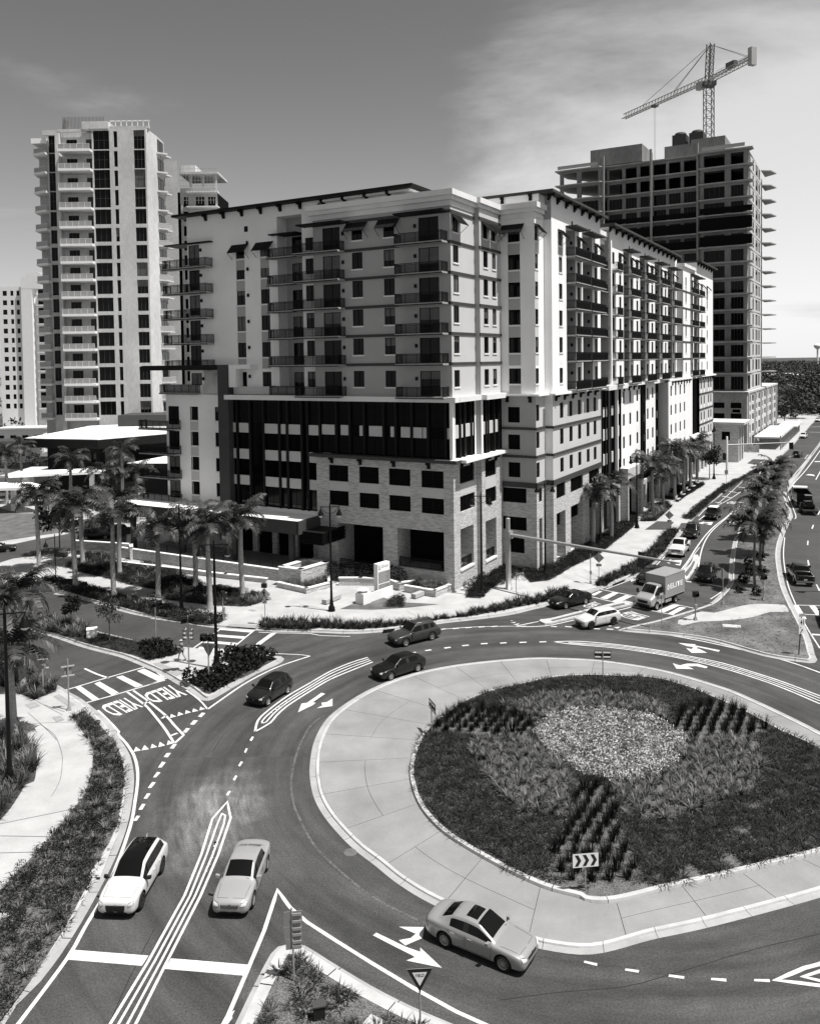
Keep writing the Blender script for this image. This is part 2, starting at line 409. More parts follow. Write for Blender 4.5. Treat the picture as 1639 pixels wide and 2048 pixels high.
# ------------------------------------------------------------------ ground, roads, islands
g = MB(); g.face([(-3500, -200, -0.06), (4500, -200, -0.06), (4500, 7500, -0.06), (-3500, 7500, -0.06)], "terrain"); structure(g.obj("ground"))
g = MB(); g.face([(-150, -30, 0), (230, -30, 0), (230, 420, 0), (-150, 420, 0)], "asphalt"); structure(g.obj("road"))

def kerbed(name, outline, fill, ztop=0.15, gutter=0.42, kerb=0.18, step=0.8, stone=3.0, limit=None, zfill=None):
    """raised island or pavement: flush gutter, kerb stones (each a part) and a fill sheet"""
    P = ccw(resample(outline, step, True)); n = len(P)
    A = offset(P, gutter, True) if gutter else P; B = offset(A, kerb, True)
    top = MB(); top.prism(B, None, zfill if zfill is not None else ztop - 0.01, fill); root = structure(top.obj(name))
    k = max(2, int(round(stone / step))); i = 0; cnt = 0
    rest = MB()
    while i < n:
        e = min(i + k, n); mid = P[(i + e) // 2 % n]
        near = mid.length < 150 and cnt < 280 and mid.y > 24 and abs(mid.x) < mid.y * 0.56 + 3
        m = MB() if near else rest
        idx = [j % n for j in range(i, e + 1)]
        def pull(S, z):
            q = [Vector((S[j].x, S[j].y, z)) for j in idx]
            if near:
                q[0] = q[0].lerp(q[1], 0.03); q[-1] = q[-1].lerp(q[-2], 0.03)
            return q
        if gutter: m.grid([pull(P, 0.008), pull(A, 0.012)], "gutter", sm=False)
        C = offset(A, 0.03, True)
        m.grid([pull(A, 0.0), pull(C, ztop), pull(B, ztop), pull(B, -0.02)], "kerb", sm=False)
        a0, b0, a1, b1 = pull(A, 0)[0], pull(B, ztop)[0], pull(A, 0)[-1], pull(B, ztop)[-1]
        if near:
            m.obj("kerb_stone", root); cnt += 1
        i = e
    if rest.f:
        o = rest.obj("kerb", root)
    return root, B

def sheet(name, outline, material, z, step=0.8, smooth=True, parent=None, thick=None):
    P = ccw(resample(outline, step, True, smooth)); m = MB(); m.prism(P, (z - thick) if thick else None, z, material)
    o = m.obj(name, parent)
    if parent is None: structure(o)
    return P

SW = sv("z -30,2250 g 30,1750 240,1500 360,1340 475,1160 575,980 652,830 708,700 750,570 775,440 785,330 780,260 765,190 735,130 700,80 a 1120,1500 1000,1380 900,1300 800,1225 690,1165 610,1115 520,1065 420,1015 300,960 0,830 -500,620 -1500,200 z -1200,1500 -1200,2250")
sw_root, sw_in = kerbed("pavement", SW, "pavement")
M1 = sv("a -600,220 -100,400 230,530 400,580 600,645 800,715 1000,770 1170,812 1300,860 1430,915 b 120,770 250,850 390,925 490,1005 530,1030 590,1036 650,1018 900,870 1100,755 1290,672 1350,640 1375,605 1340,578 1240,570 1100,558 960,548 640,520 430,490 a 1500,685 1270,630 1100,590 920,545 600,440 400,380 200,320 0,250 -300,140")
m1_root, m1_in = kerbed("traffic_island", M1, "pavement")
NW = sv("a -900,-160 -100,60 200,110 470,178 700,222 900,272 1100,332 1300,388 1500,428 b 0,192 200,218 350,238 480,262 700,292 900,302 1080,312 1350,330 z 637,1266 700,1268 760,1265 820,1258 880,1248 950,1240 c 0,452 150,417 310,378 480,322 650,262 740,240 850,206 960,166 d 80,1063 200,1003 295,928 390,830 480,722 560,612 640,530 720,455 800,395 900,310 1000,252 1080,222 1180,190 1275,105 e 1090,790 1270,620 1340,540 1500,360 1639,150")
NW += [Vector((185, 415, 0)), Vector((0, 417, 0)), Vector((-149, 416, 0)), Vector((-149, 250, 0))]
nw_root, nw_in = kerbed("pavement", NW, "pavement")
M2 = sv("c 880,578 960,590 1080,600 1350,625 1639,668 q 1330,92 1500,120 1580,130 1610,128 1625,112 1612,85 n 910,1780 850,1640 760,1470 700,1330 670,1200 655,1080 665,980 700,870 745,775 756,740 715,610 705,575 760,480 979,170 z 1700,812 1700,800 d 1590,0 1550,50 1365,270 1330,315 1230,380 1100,455 1010,545 960,690 930,740 905,860 890,1000 885,1090 850,1150 c 1639,352 1510,402 1200,495 1000,540")
m2_root, m2_in = kerbed("traffic_island", M2, "dry_grass", zfill=0.13)
M4 = sv("h -60,1600 130,1236 165,1166 250,990 330,840 365,805 430,790 490,800 600,868 800,988 1000,1090 1200,1175 1500,1310 1700,1600")
m4_root, m4_in = kerbed("traffic_island", M4, "gravel", gutter=0.25, kerb=0.55)
SP = sv("c 232,508 262,524 330,526 600,462 830,408 1000,372 985,352 940,343 780,378 600,420 330,488 250,496")
sp_root, sp_in = kerbed("splitter_island", SP, "kerb", gutter=0, kerb=0.3, step=0.5)
sheet("cobble_strip", sv("c 330,492 345,503 600,440 830,392 945,365 930,352 780,383 600,425", 0.15), "cobble", 0.152, 0.5, False)
SP2 = sv("d 520,1075 560,1060 610,990 638,930 645,880 625,866 602,872 590,905 565,950 500,1012")
kerbed("splitter_island", SP2, "kerb", gutter=0, kerb=0.25, step=0.5)
sheet("cobble_strip", sv("d 545,1040 585,985 610,930 612,912 600,912 575,955 525,1015", 0.15), "cobble", 0.152, 0.5, False)

# ---- roundabout apron: radial concrete panels between two kerb rings
OUT = sv("p 1500,80 1250,97 1000,127 780,170 600,225 440,295 310,375 210,455 150,540 110,640 92,760 95,860 120,970 180,1080 270,1190 370,1290 500,1390 650,1510 880,1645 r 0,560 100,605 190,635 330,660 420,668 520,660 640,630 780,590 1100,520 1638,375 z 1720,1765 1800,1715 1850,1650 1830,1590 1750,1525 q 1638,510 1450,415 1300,345 1150,280 980,225 800,175 620,140 390,110 180,100")
INN = sv("i 35,520 45,590 80,670 150,750 250,820 400,905 560,980 700,1018 r 430,405 520,415 640,400 860,345 1110,290 1390,222 1639,160 z 1700,1690 1752,1655 1765,1610 1725,1562 i 1639,430 1500,365 1380,300 1240,235 1130,190 1000,155 870,147 740,143 600,150 480,175 350,205 260,240 180,290 110,345 70,400 45,460")
OUT = ccw(resample(OUT, 0.35, True)); INN = ccw(resample(INN, 0.35, True))
def radial(loop, a):
    """loop point in direction a from the middle of the island"""
    d = Vector((math.cos(a), math.sin(a), 0)); best = None
    for i in range(len(loop)):
        p = loop[i] - ISLE; q = loop[(i + 1) % len(loop)] - ISLE
        cp = d.x * p.y - d.y * p.x; cq = d.x * q.y - d.y * q.x
        if cp * cq <= 0 and cp != cq:
            h = p.lerp(q, cp / (cp - cq)); r = h.dot(d)
            if r > 0 and (best is None or r > best): best = r
    return best
def ring_point(a, t, z, cache={}):
    k = round(a, 5)
    if k not in cache: cache[k] = (radial(OUT, a), radial(INN, a))
    o, i_ = cache[k]; r = (o + t) if t <= 0 else (i_ + t - 1)      # t<=0: metres inwards from the outer edge; 1+x: metres outwards from the inner edge
    return Vector((ISLE.x + r * math.cos(a), ISLE.y + r * math.sin(a), z))
base = MB(); base.prism(xyz(offset(OUT, 0.45, True), 0), None, 0.035, "joint"); apron_root = structure(base.obj("truck_apron"))
NPAN = 26
for s in range(NPAN):
    a0 = 2 * math.pi * s / NPAN + 0.06; a1 = 2 * math.pi * (s + 1) / NPAN + 0.06
    ge = 0.0009
    for lane in range(2 if s % 3 else 1):
        m = MB(); rows = []
        for j in range(7):
            a = a0 + ge + (a1 - a0 - 2 * ge) * j / 6
            p = ring_point(a, -0.62, 0.07); q = ring_point(a, 1.02, 0.10)
            mid = p.lerp(q, 0.5); d = (q - p).normalized() * 0.012
            if s % 3:
                p, q = (p, mid - d) if lane == 0 else (mid + d, q)
            rows.append([Vector((p.x, p.y, p.z - 0.03)), p, p.lerp(q, .33), p.lerp(q, .66), q, Vector((q.x, q.y, q.z - 0.03))])
        m.grid(rows, "apron", sm=False)
        for e in (0, -1):
            r_ = rows[e]; m.face([Vector((r_[1].x, r_[1].y, 0.03)), r_[1], r_[4], Vector((r_[4].x, r_[4].y, 0.03))], "joint")
        m.obj("concrete_panel", apron_root)
NST = 44
for s in range(NST):
    a0 = 2 * math.pi * s / NST + 0.02; a1 = 2 * math.pi * (s + 1) / NST + 0.02; ge = 0.0007
    mo = MB(); mi_ = MB(); r1_, r2_, r3_ = [], [], []
    for j in range(6):
        a = a0 + ge + (a1 - a0 - 2 * ge) * j / 5
        r1_.append([ring_point(a, 0, 0.008), ring_point(a, -0.38, 0.016)])
        r3_.append([ring_point(a, -0.385, 0.014), ring_point(a, -0.41, 0.085), ring_point(a, -0.59, 0.095), ring_point(a, -0.61, 0.03)])
        r2_.append([ring_point(a, 1.0, 0.06), ring_point(a, 0.98 + 0.0, 0.235), ring_point(a, 0.80, 0.25), ring_point(a, 0.78, 0.1)] if False else
                   [Vector((0, 0, 0))] * 4)
    mo.grid(r1_, "gutter", sm=False); mo.grid(r3_, "kerb", sm=False); mo.obj("kerb_stone", apron_root)
INB = offset(INN, 0.28, True); nI = len(INN); k = 8; i = 0
island_top = MB(); island_top.prism(INB, None, 0.20, "gravel"); isl_root = structure(island_top.obj("central_island"))
INC = offset(INN, 0.05, True)
while i < nI:
    e = min(i + k, nI); idx = [j % nI for j in range(i, e + 1)]; m = MB()
    def pull(S, z):
        q = [Vector((S[j].x, S[j].y, z)) for j in idx]; q[0] = q[0].lerp(q[1], 0.05); q[-1] = q[-1].lerp(q[-2], 0.05); return q
    m.grid([pull(INN, 0.03), pull(INC, 0.23), pull(INB, 0.25), pull(INB, 0.1)], "kerb", sm=False); m.obj("kerb_stone", isl_root); i = e

# ---- planting beds and other sheets laid on the pavements
A1 = sheet("planting_bed", sv("a 700,1410 830,1350 900,1400 1010,1510 1090,1610 g 660,70 705,170 725,250 727,350 708,470 684,590 640,690 580,800 540,900 490,980 380,1190 230,1420 100,1600 -20,1760 -200,2000 -700,1800 -400,1330 85,1105 -300,1075 0,970 170,790 300,650 400,530 500,400 540,260 545,150 520,70 a 870,1639 820,1560 770,1480", 0.15), "mulch", 0.156, 0.8, False)
A2 = sheet("planting_bed", sv("g -80,110 60,60 150,80 205,140 215,220 200,330 150,350 120,400 60,490 0,560 -80,640 -250,640 -250,110", 0.15), "dark_mulch", 0.156, 0.6)
A3 = sheet("planting_bed", sv("a 140,1160 340,1240 560,1155 520,1090 450,1050 300,980 100,900 -100,850 -100,1060", 0.15), "dark_mulch", 0.156, 0.6, False)
B1 = sheet("planting_bed", sv("a -500,230 -100,375 230,500 420,545 640,612 860,682 1100,742 1300,792 1480,850 b 300,545 330,505 200,470 a 1480,680 1270,640 920,560 600,455 400,395 200,335 -300,160", 0.15), "dark_mulch", 0.156, 0.8, False)
B2 = sheet("planting_bed", sv("b 370,815 560,955 610,965 1300,607 1240,583 960,562 760,560 730,620 860,675 720,770 560,790", 0.15), "dark_mulch", 0.156, 0.8, False)
C1 = sheet("planting_bed", sv("f 430,1040 480,1110 700,1165 900,1225 b 0,150 200,195 350,215 480,240 640,250 740,225 750,185 600,160 300,110 100,70 a 1639,300 1400,265 1100,200 780,100 540,40", 0.15), "dark_mulch", 0.156, 0.8, False)
C2 = sheet("planting_bed", sv("b 1110,285 1200,295 1639,305 z 640,1256 700,1259 760,1256 820,1249 880,1239 950,1231 c 0,400 150,370 310,335 360,310 490,235 440,235 300,290 150,325 0,350 k 900,320 700,345 500,355 300,345 100,335", 0.15), "dark_mulch", 0.156, 0.8, False)
C3 = sheet("planting_bed", sv("c 690,185 710,218 790,205 860,160 950,130 1040,80 1150,-10 d 60,1045 180,990 280,910 360,830 440,720 475,672 400,655 330,720 270,800 130,920 0,1005 c 1000,20 900,90", 0.15), "dark_mulch", 0.156, 0.8, False)
C4 = sheet("planting_bed", sv("d 505,560 540,570 590,565 640,520 720,445 830,350 1000,245 1120,210 1165,160 1150,120 1110,165 1000,225 850,290 720,390 600,480", 0.15), "dark_mulch", 0.156, 0.8, False)
C5 = sheet("planting_bed", sv("f 650,905 740,950 870,980 1110,1040 1300,1095 1639,1150 b 0,-30 400,30 700,60 990,68 1220,0 1100,-60 600,-130 a 1639,-60 1400,-130 f 1500,960 1200,860 1100,800 860,780 800,850", 0.15), "dark_mulch", 0.156, 0.8, False)
C6 = sheet("planting_bed", sv("z 930,1195 960,1197 975,1183 1010,1155 1035,1140 1060,1165 1100,1160 1150,1130 1195,1110 1240,1075 1275,1045 1270,1025 1230,1030 1190,1080 1120,1120 1050,1140 1000,1125 960,1150", 0.15), "dark_mulch", 0.156, 0.8, False)
C7 = sheet("planting_bed", sv("d 160,585 290,585 420,470 400,440 300,440 230,500", 0.15), "dark_mulch", 0.156, 0.8, False)
C8 = sheet("planting_bed", sv("d 350,395 480,415 700,280 640,270 480,300 380,350", 0.15), "dark_mulch", 0.156, 0.8, False)
sheet("lawn", sv("k 420,290 545,240 560,225 650,260 835,270 700,285 560,293", 0.15), "lawn", 0.157, 0.5, False)
sheet("lawn", sv("f -300,240 40,340 200,380 500,380 860,520 700,560 400,600 0,660 -300,720 -900,700 -900,300", 0.15), "lawn", 0.157, 0.8, False)
sheet("driveway", sv("f -400,790 0,715 350,640 600,600 880,540 1050,560 1260,600 1250,690 1000,700 640,760 450,790 130,830 -100,900 -400,960", 0.15), "asphalt", 0.158, 0.8, False)
sheet("walkway", sv("n -180,1600 10,1528 110,1538 400,1470 640,1470 690,1474 722,1530 660,1532 560,1535 400,1580 150,1605 0,1610 -150,1640", 0.14), "pavement", 0.138, 0.8)
for t in ("a 250,1290 345,1262 400,1300 300,1330", "a 525,1205 590,1185 750,1290 690,1310", "a 520,1415 600,1400 640,1440 560,1460", "b 30,650 95,640 350,750 260,780",
          "b 780,268 820,245 1110,262 1080,290", "c 640,260 700,235 730,245 660,275", "b 1000,105 1040,95 1095,105 1060,120"):
    sheet("tactile_panel", sv(t, 0.15), "tactile", 0.162, 0.8, False)
for k, t in enumerate(("d 200,655 300,585 440,590 390,655", "d 470,650 500,600 560,600 520,660", "e 640,870 720,810 860,815 790,890")):
    sheet("driveway", sv(t, 0.15), "asphalt", 0.160, 0.8, False)
m = MB(); m.prism([(-148, 175), (-48, 205), (-10, 215), (60, 330), (60, 412), (-148, 412)], None, 0.1565, "lawn"); structure(m.obj("lawn"))
m = MB(); m.prism([(-148, 150), (-75, 158), (-60, 156), (-44, 172), (-48, 204), (-148, 174)], None, 0.1565, "asphalt"); structure(m.obj("driveway"))
# joints scored in the pavement
jm = MB()
def score(t, w=0.03, z=0.1575):
    P = resample(sv(t, 0.15), 0.8); A, B = offset(P, w / 2), offset(P, -w / 2); jm.grid([xyz(A, z), xyz(B, z)], "joint", sm=False)
for t in ("g 0,580 440,490", "g 0,650 300,655", "g 0,750 200,745", "g 30,870 110,850", "g 240,0 320,60 360,160 365,220 350,330 300,420", "a 280,1370 480,1550 560,1639", "a 440,1290 640,1360", "a 160,1500 440,1470 760,1460",
          "a 340,1240 620,1390", "k 250,270 400,300", "k 700,300 780,330 900,310", "k 300,330 500,340", "c 0,250 200,305", "c 430,130 600,200", "c 520,110 700,190", "c 600,80 760,160", "c 700,50 860,140",
          "d 20,850 180,890", "d 80,800 260,830", "d 160,740 330,760", "d 470,480 600,500", "d 540,420 660,440", "d 620,360 760,370", "d 700,300 850,300"): score(t)
structure(jm.obj("pavement_joint"))

# ------------------------------------------------------------------ painted markings
def line(t, w=0.16, z=0.006, material="paint", name="lane_line", closed=False, smooth=True, zs=0.0):
    P = resample(sv(t, zs), 0.7, closed, smooth); A, B = offset(P, w / 2, closed), offset(P, -w / 2, closed)
    if closed: A.append(A[0]); B.append(B[0])
    m = MB(); m.grid([xyz(A, z), xyz(B, z)], material, sm=False); return structure(m.obj(name))
def patch(polys, name, z=0.007, material="paint", zs=0.0):
    m = MB()
    for t in polys: m.prism(sv(t, zs), None, z, material)
    return structure(m.obj(name))
line("g 60,1810 120,1735 395,1365 500,1180 605,1005 655,890 705,765 745,650 773,555 790,450 803,360 806,280 796,215 782,175 740,110 690,55 a 1180,1560 1050,1420 970,1345", 0.18)
# double lane divider at the bottom
line("g 625,1785 868,1385 1080,1000 1178,760 1243,550 1330,450 1350,545 1277,760 1174,1000 978,1385 778,1785", 0.13, smooth=False)
line("g 675,1785 905,1385 1112,1000 1209,760 1272,580 1298,520 1318,530 1310,580 1245,760 1142,1000 942,1385 728,1785", 0.11, smooth=False)
patch(["g 430,1318 870,1352 830,1412 385,1375"], "stop_line"); patch(["g 1000,1368 1450,1405 1425,1470 965,1430"], "stop_line")
line("h 70,1240 130,1130 220,920 300,730 362,540 420,620 500,690 640,780 800,880 1000,1000 1200,1110 1400,1200", 0.18, smooth=False)
for t in ("g 1322,410 1340,385 1352,390 1335,415", "g 1362,320 1378,295 1390,300 1373,328", "g 1393,240 1410,213 1422,218 1405,244", "g 1428,160 1440,136 1450,140 1438,165", "g 1460,90 1476,67 1486,72 1472,95"):
    patch([t], "lane_dash")
for t in ("b 140,1610 170,1570 215,1568 180,1615", "b 200,1522 235,1480 275,1478 240,1525", "b 332,1358 370,1313 410,1318 370,1362", "b 408,1277 445,1232 490,1236 450,1280", "b 488,1195 530,1155 568,1160 525,1203",
          "g 925,250 948,215 970,220 945,250", "g 895,308 920,275 940,280 912,308", "g 865,370 890,335 912,337 885,370", "g 840,433 860,402 882,402 860,433", "g 810,497 832,463 852,464 832,497", "g 780,562 800,532 820,534 800,562"):
    patch([t], "yield_dash")
patch(["b 5,1522 20,1475 75,1508", "b 85,1508 100,1455 155,1492", "b 170,1488 185,1438 240,1470", "g 780,158 795,128 825,150", "g 828,150 845,118 872,143"], "yield_triangle")
patch(["b 203,1210 215,1170 270,1195", "b 280,1192 290,1148 345,1172", "b 357,1170 368,1130 420,1152", "b 432,1150 442,1112 497,1137", "b 505,1133 515,1095 567,1118"], "yield_triangle")
# west crosswalk: two edge lines and bars
line("a 650,1145 1000,1040 1470,905 1639,840", 0.16, smooth=False); line("a 840,1275 1130,1195 1639,1045", 0.16, smooth=False)
line("b 0,865 190,795", 0.16)
patch(["a 745,1120 800,1105 985,1232 920,1250", "a 935,1080 990,1060 1180,1170 1110,1195", "a 1150,1015 1215,1000 1420,1098 1350,1120", "a 1360,955 1430,930 1639,1030 1575,1060", "a 1580,870 1639,850 1700,880 1660,910", "b 0,690 40,670 190,790 130,800"], "crosswalk")
line("a 840,930 960,985 1080,1025", 0.2)
# lane divider of the west entry
line("a 1265,1165 1430,1285 b 0,1130 130,1290 190,1378 245,1465", 0.18); line("a 1325,1150 1460,1245 b 0,1055 160,1185 255,1292 345,1385", 0.18)
line("b 250,1470 345,1385", 0.18); line("a 1420,1290 1480,1250", 0.2); line("b 120,1215 165,1185", 0.2); line("b 215,1390 280,1365", 0.2)
line("b 370,925 500,1020 590,1120", 0.14); line("b 590,1120 760,1000 950,870 1150,760 1350,670 1639,575", 0.17); line("b 1639,575 1550,562 1150,545", 0.12)
# north-west crosswalk
line("b 440,497 760,270 840,200", 0.16); line("b 830,505 1060,315 1150,240", 0.16); line("b 985,560 1120,445 1280,330", 0.5)
patch(["b 700,305 720,285 1080,310 1040,335", "b 620,372 650,352 985,375 950,398", "b 545,438 580,415 905,442 870,465", "b 480,505 510,480 820,510 790,535"], "crosswalk")
line("b 1110,330 1300,338 1639,345 z 640,1271 700,1273", 0.12)
# inner lane divider (four lines with a pointed end) and its dashes
line("b 1075,1350 1105,1235 1200,1140 1400,990 1639,850 z 660,1343 700,1326 735,1315", 0.16); line("b 1075,1350 1230,1260 1290,1190 1400,1090 1639,935 z 660,1359 705,1340 745,1324", 0.16)
line("b 1150,1265 1145,1245 1230,1155 1420,1015 1639,880 z 660,1348 700,1331 738,1318", 0.13); line("b 1150,1265 1190,1250 1260,1170 1400,1055 1639,905 z 660,1354 703,1335 741,1321", 0.13)
for t in ("k 715,476 735,470 740,473 720,479", "k 775,464 800,460 805,464 780,467", "k 855,453 882,449 886,453 860,457", "k 930,443 958,440 962,444 934,447", "k 1010,435 1038,433 1040,437 1012,439", "k 1090,432 1118,430 1120,434 1092,436", "k 1172,429 1202,428 1203,432 1173,433", "k 1256,427 1285,426 1286,430 1257,431"):
    patch([t], "lane_dash")
q1 = "q 160,10 300,8 500,25 720,55 900,88 1100,130 1300,190 1450,240 1639,312"; q2 = "q 160,10 240,22 500,45 720,76 900,110 1100,158 1300,220 1450,275 1639,356"
line(q1, 0.16); line(q2, 0.16); line("q 240,14 500,31 720,62 900,95 1100,139 1300,199 1450,251 1639,325", 0.12); line("q 240,17 500,38 720,69 900,103 1100,149 1300,210 1450,263 1639,340", 0.12)
# outer edge line of the east side, dashes of the south-east lane
line("c 890,575 1100,585 1350,625 1639,680 q 1330,85 1500,132 1639,182 1800,240", 0.17); line("c 890,575 1200,500", 0.14)
for t in ("r 428,708 432,698 498,712 495,725", "r 638,748 642,738 712,747 708,760", "r 862,780 866,769 944,778 942,792", "r 1080,797 1082,786 1158,790 1160,806", "r 1300,803 1302,792 1380,793 1383,808"):
    patch([t], "lane_dash")
line("r 1800,640 1638,715 1560,735 1415,797 1638,825 1800,845", 0.2, smooth=False); line("r 1800,690 1638,752 1555,780 1638,800 1800,815", 0.17, smooth=False)
line("k 840,376 1000,365 1200,362", 0.12, material="worn_paint")
for t in ("k 840,375 862,372 864,375 842,378", "k 892,372 918,369 920,372 894,375", "k 946,368 970,366 972,369 948,371", "k 1000,365 1026,363 1028,366 1002,368", "k 1054,363 1080,361 1082,364 1056,366",
          "c 328,545 340,540 385,545 375,550", "c 445,548 455,542 508,548 498,553", "c 570,555 580,550 615,555 605,560", "c 680,566 690,560 738,564 730,569", "c 785,570 795,562 848,567 840,573", "c 805,540 830,538 828,543 805,544"): patch([t], "yield_dash")
patch(["c 845,552 900,548 880,562"], "yield_triangle"); patch(["c 0,500 15,495 20,500", "c 0,515 45,508 35,517", "c 20,530 75,520 60,532"], "yield_triangle")
# splitter edge lines, east crosswalk
line("c 30,545 330,483 600,415 800,372 950,337", 0.15); line("c 30,545 290,540 600,475 860,420 1010,380", 0.15)
line("c 640,295 740,320 870,350", 0.16); line("c 740,240 860,265 1060,302", 0.16); line("c 1010,380 1180,420 1360,455", 0.14); line("c 1340,362 1500,395", 0.14)
patch(["c 650,285 720,252 755,258 690,292", "c 735,312 845,262 890,270 790,322", "c 830,340 945,288 1000,297 890,350", "c 1200,420 1330,365 1390,372 1260,430", "c 1290,440 1390,385 1440,392 1330,450"], "crosswalk")
line("c 780,240 960,172 1060,125 1130,60 1220,-10 d 90,1075 220,1010 310,930 405,830 500,722 575,612", 0.14)
# lane pair of the east arm
line("d 480,1010 560,905 620,810 700,700 780,620 860,560 930,500", 0.17); line("d 640,960 660,850 690,760 740,680 800,620 870,560 935,500", 0.15); line("d 500,1010 590,880 650,800", 0.1)
line("d 940,740 915,830 900,940 895,1080", 0.14); line("d 740,1225 830,1165 880,1110", 0.13)
for t in ("d 950,480 980,458 990,460 955,487", "d 1315,175 1330,162 1336,166 1320,180", "d 1363,118 1376,105 1382,108 1368,123", "d 1618,530 1634,500 1642,502 1628,533", "d 1568,645 1580,615 1590,616 1580,648", "d 1532,780 1536,745 1545,746 1543,782",
          "d 1540,950 1535,905 1545,905 1555,948", "d 1630,1160 1605,1105 1615,1105 1642,1155", "d 640,575 690,535 697,540 645,578"): patch([t], "lane_dash")
line("d 1605,243 1645,170", 0.2); line("d 1000,260 860,390 800,440", 0.12)
for t in ("d 965,303 1030,312", "d 890,338 970,352", "d 835,378 905,392", "d 780,428 840,437", "d 1030,268 1060,275"): line(t, 0.35)
line("d 640,545 720,470 830,440 1010,330 1060,285", 0.15)
line("d 1370,285 1420,215 1560,45 1610,-5", 0.15); line("d 1345,380 1420,280 1639,5 z 1700,805", 0.2); line("n 770,770 780,740 725,600 720,580", 0.14)
line("n 690,920 680,1050 690,1170 720,1320 780,1470 860,1640 979,1830", 0.12)
patch(["n 760,1480 800,1475 870,1590 820,1590", "n 890,1482 940,1482 1000,1560 950,1560"], "crosswalk"); line("n 760,1475 979,1480", 0.16); line("n 850,1552 979,1556", 0.16); line("n 905,1715 979,1720", 0.4)
line("e 1510,368 1639,365", 0.4, name="crosswalk"); line("e 1490,440 1639,445", 0.4, name="crosswalk")
patch(["d 780,950 840,975 790,970"], "yield_triangle"); line("d 540,1080 700,1100 840,1125", 0.3)
line("p 190,440 105,500 35,620 -5,740 -25,870 -10,1000 30,1100 80,1200 160,1310 300,1440 420,1540 560,1630 700,1700 840,1765", 0.13, 0.005, "scuff", "road_scuff")
for t in ("r 0,900 300,860 640,830 900,760 1300,640 1639,560", "h 420,830 600,960 900,1090 1100,1166", "g 900,1200 760,1480 640,1750", "a 560,940 800,1010 1180,1170", "b 640,1560 760,1380 980,1200 1300,1040"): line(t, 0.035, 0.005, "tar", "road_crack")
line("a 520,1060 700,985 1190,815", 0.05, 0.0055, "tar", "road_seam"); line("b 210,420 480,265", 0.05, 0.0055, "tar", "road_seam")
# arrows
def arrow(polys): return patch(polys, "lane_arrow", 0.0075)
arrow(["h 808,752 825,740 960,805 1030,830 1030,810 1132,905 965,870 1005,855 990,845 930,815", "h 930,712 1050,714 1040,765 960,800 930,775 985,765 1010,745"])
arrow(["p 75,365 165,302 190,308 110,362 130,365 115,378 18,425 40,370", "p 165,365 200,360 235,338 235,385 135,400 170,383"])
arrow(["q 850,17 950,25 940,30 1082,58 1075,66 960,40 950,48 965,50 1012,72 925,72 893,45 925,52 935,40 900,35"])
arrow(["q 820,130 860,142 900,132 960,133 1015,150 1005,158 950,146 900,148 938,163 840,160"])
arrow(["d 360,915 420,898 415,908 505,905 500,925 490,950 445,940 470,935 465,925 410,918 405,935"])
arrow(["d 640,600 690,588 685,596 760,592 755,605 745,618 705,612 725,608 720,602 680,602 680,610"])
arrow(["d 845,620 860,600 880,604 925,604 925,595 960,610 920,618 922,612 880,612 900,618 850,628", "d 860,592 905,590 905,597 865,599"])
arrow(["d 1520,205 1550,197 1590,203 1597,216 1580,212 1545,208"]); arrow(["d 1590,92 1639,90 1639,98 1600,98"])
patch(["h 112,1166 140,1115 163,1103 150,1130 152,1140 125,1175"], "worn_marking", 0.0075, "worn_paint")

def lettering(text, corners, name, z=0.0078, zs=0.0, material="paint", parent=None, bold=0.0):
    """flat lettering stretched over a quadrilateral: bottom left, bottom right, top right, top left as read"""
    cu = bpy.data.curves.new("lettering", 'FONT'); cu.body = text; cu.resolution_u = 2; cu.offset = bold
    o = bpy.data.objects.new("lettering", cu); COL.objects.link(o); dg = bpy.context.evaluated_depsgraph_get()
    me = bpy.data.meshes.new_from_object(o.evaluated_get(dg)); bpy.data.objects.remove(o); bpy.data.curves.remove(cu)
    xs = [v.co.x for v in me.vertices]; ys = [v.co.y for v in me.vertices]; x0, x1, y0, y1 = min(xs), max(xs), min(ys), max(ys)
    c = [Vector(p) for p in corners]
    for v in me.vertices:
        u = (v.co.x - x0) / (x1 - x0); w = (v.co.y - y0) / (y1 - y0)
        v.co = c[0].lerp(c[1], u).lerp(c[3].lerp(c[2], u), w)
    me.name = name; me.materials.clear(); me.materials.append(M[material]); me.update()
    return put(name, me, parent)
def road_word(text, t):
    c = xyz(sv(t), 0.0078); return structure(lettering(text, c, "road_lettering", bold=0.02))
road_word("YIELD", "a 1270,1215 975,1310 1145,1412 1425,1310".replace("1270,1215", "1270,1212"))
road_word("YIELD", "b 230,862 -88,968 40,1062 385,972")
road_word("YIELD", "c 1155,460 1025,500 870,450 985,418")
road_word("YIELD", "c 755,358 640,395 585,378 690,340")
road_word("AHEAD", "d 1015,428 900,422 862,438 985,450")
# ------------------------------------------------------------------ the apartment building (local axes: x along the street front, y along the plaza front)
YAW = 1.0552
C0 = Vector((4.591, 89.572, 0.0))
apt = thing("apartment_building", "nine storey apartment block of pale stucco over a stone base at the roundabout corner", "apartment building", C0, YAW)
E1 = Vector((math.cos(YAW), math.sin(YAW), 0)); E2 = Vector((-math.sin(YAW), math.cos(YAW), 0))

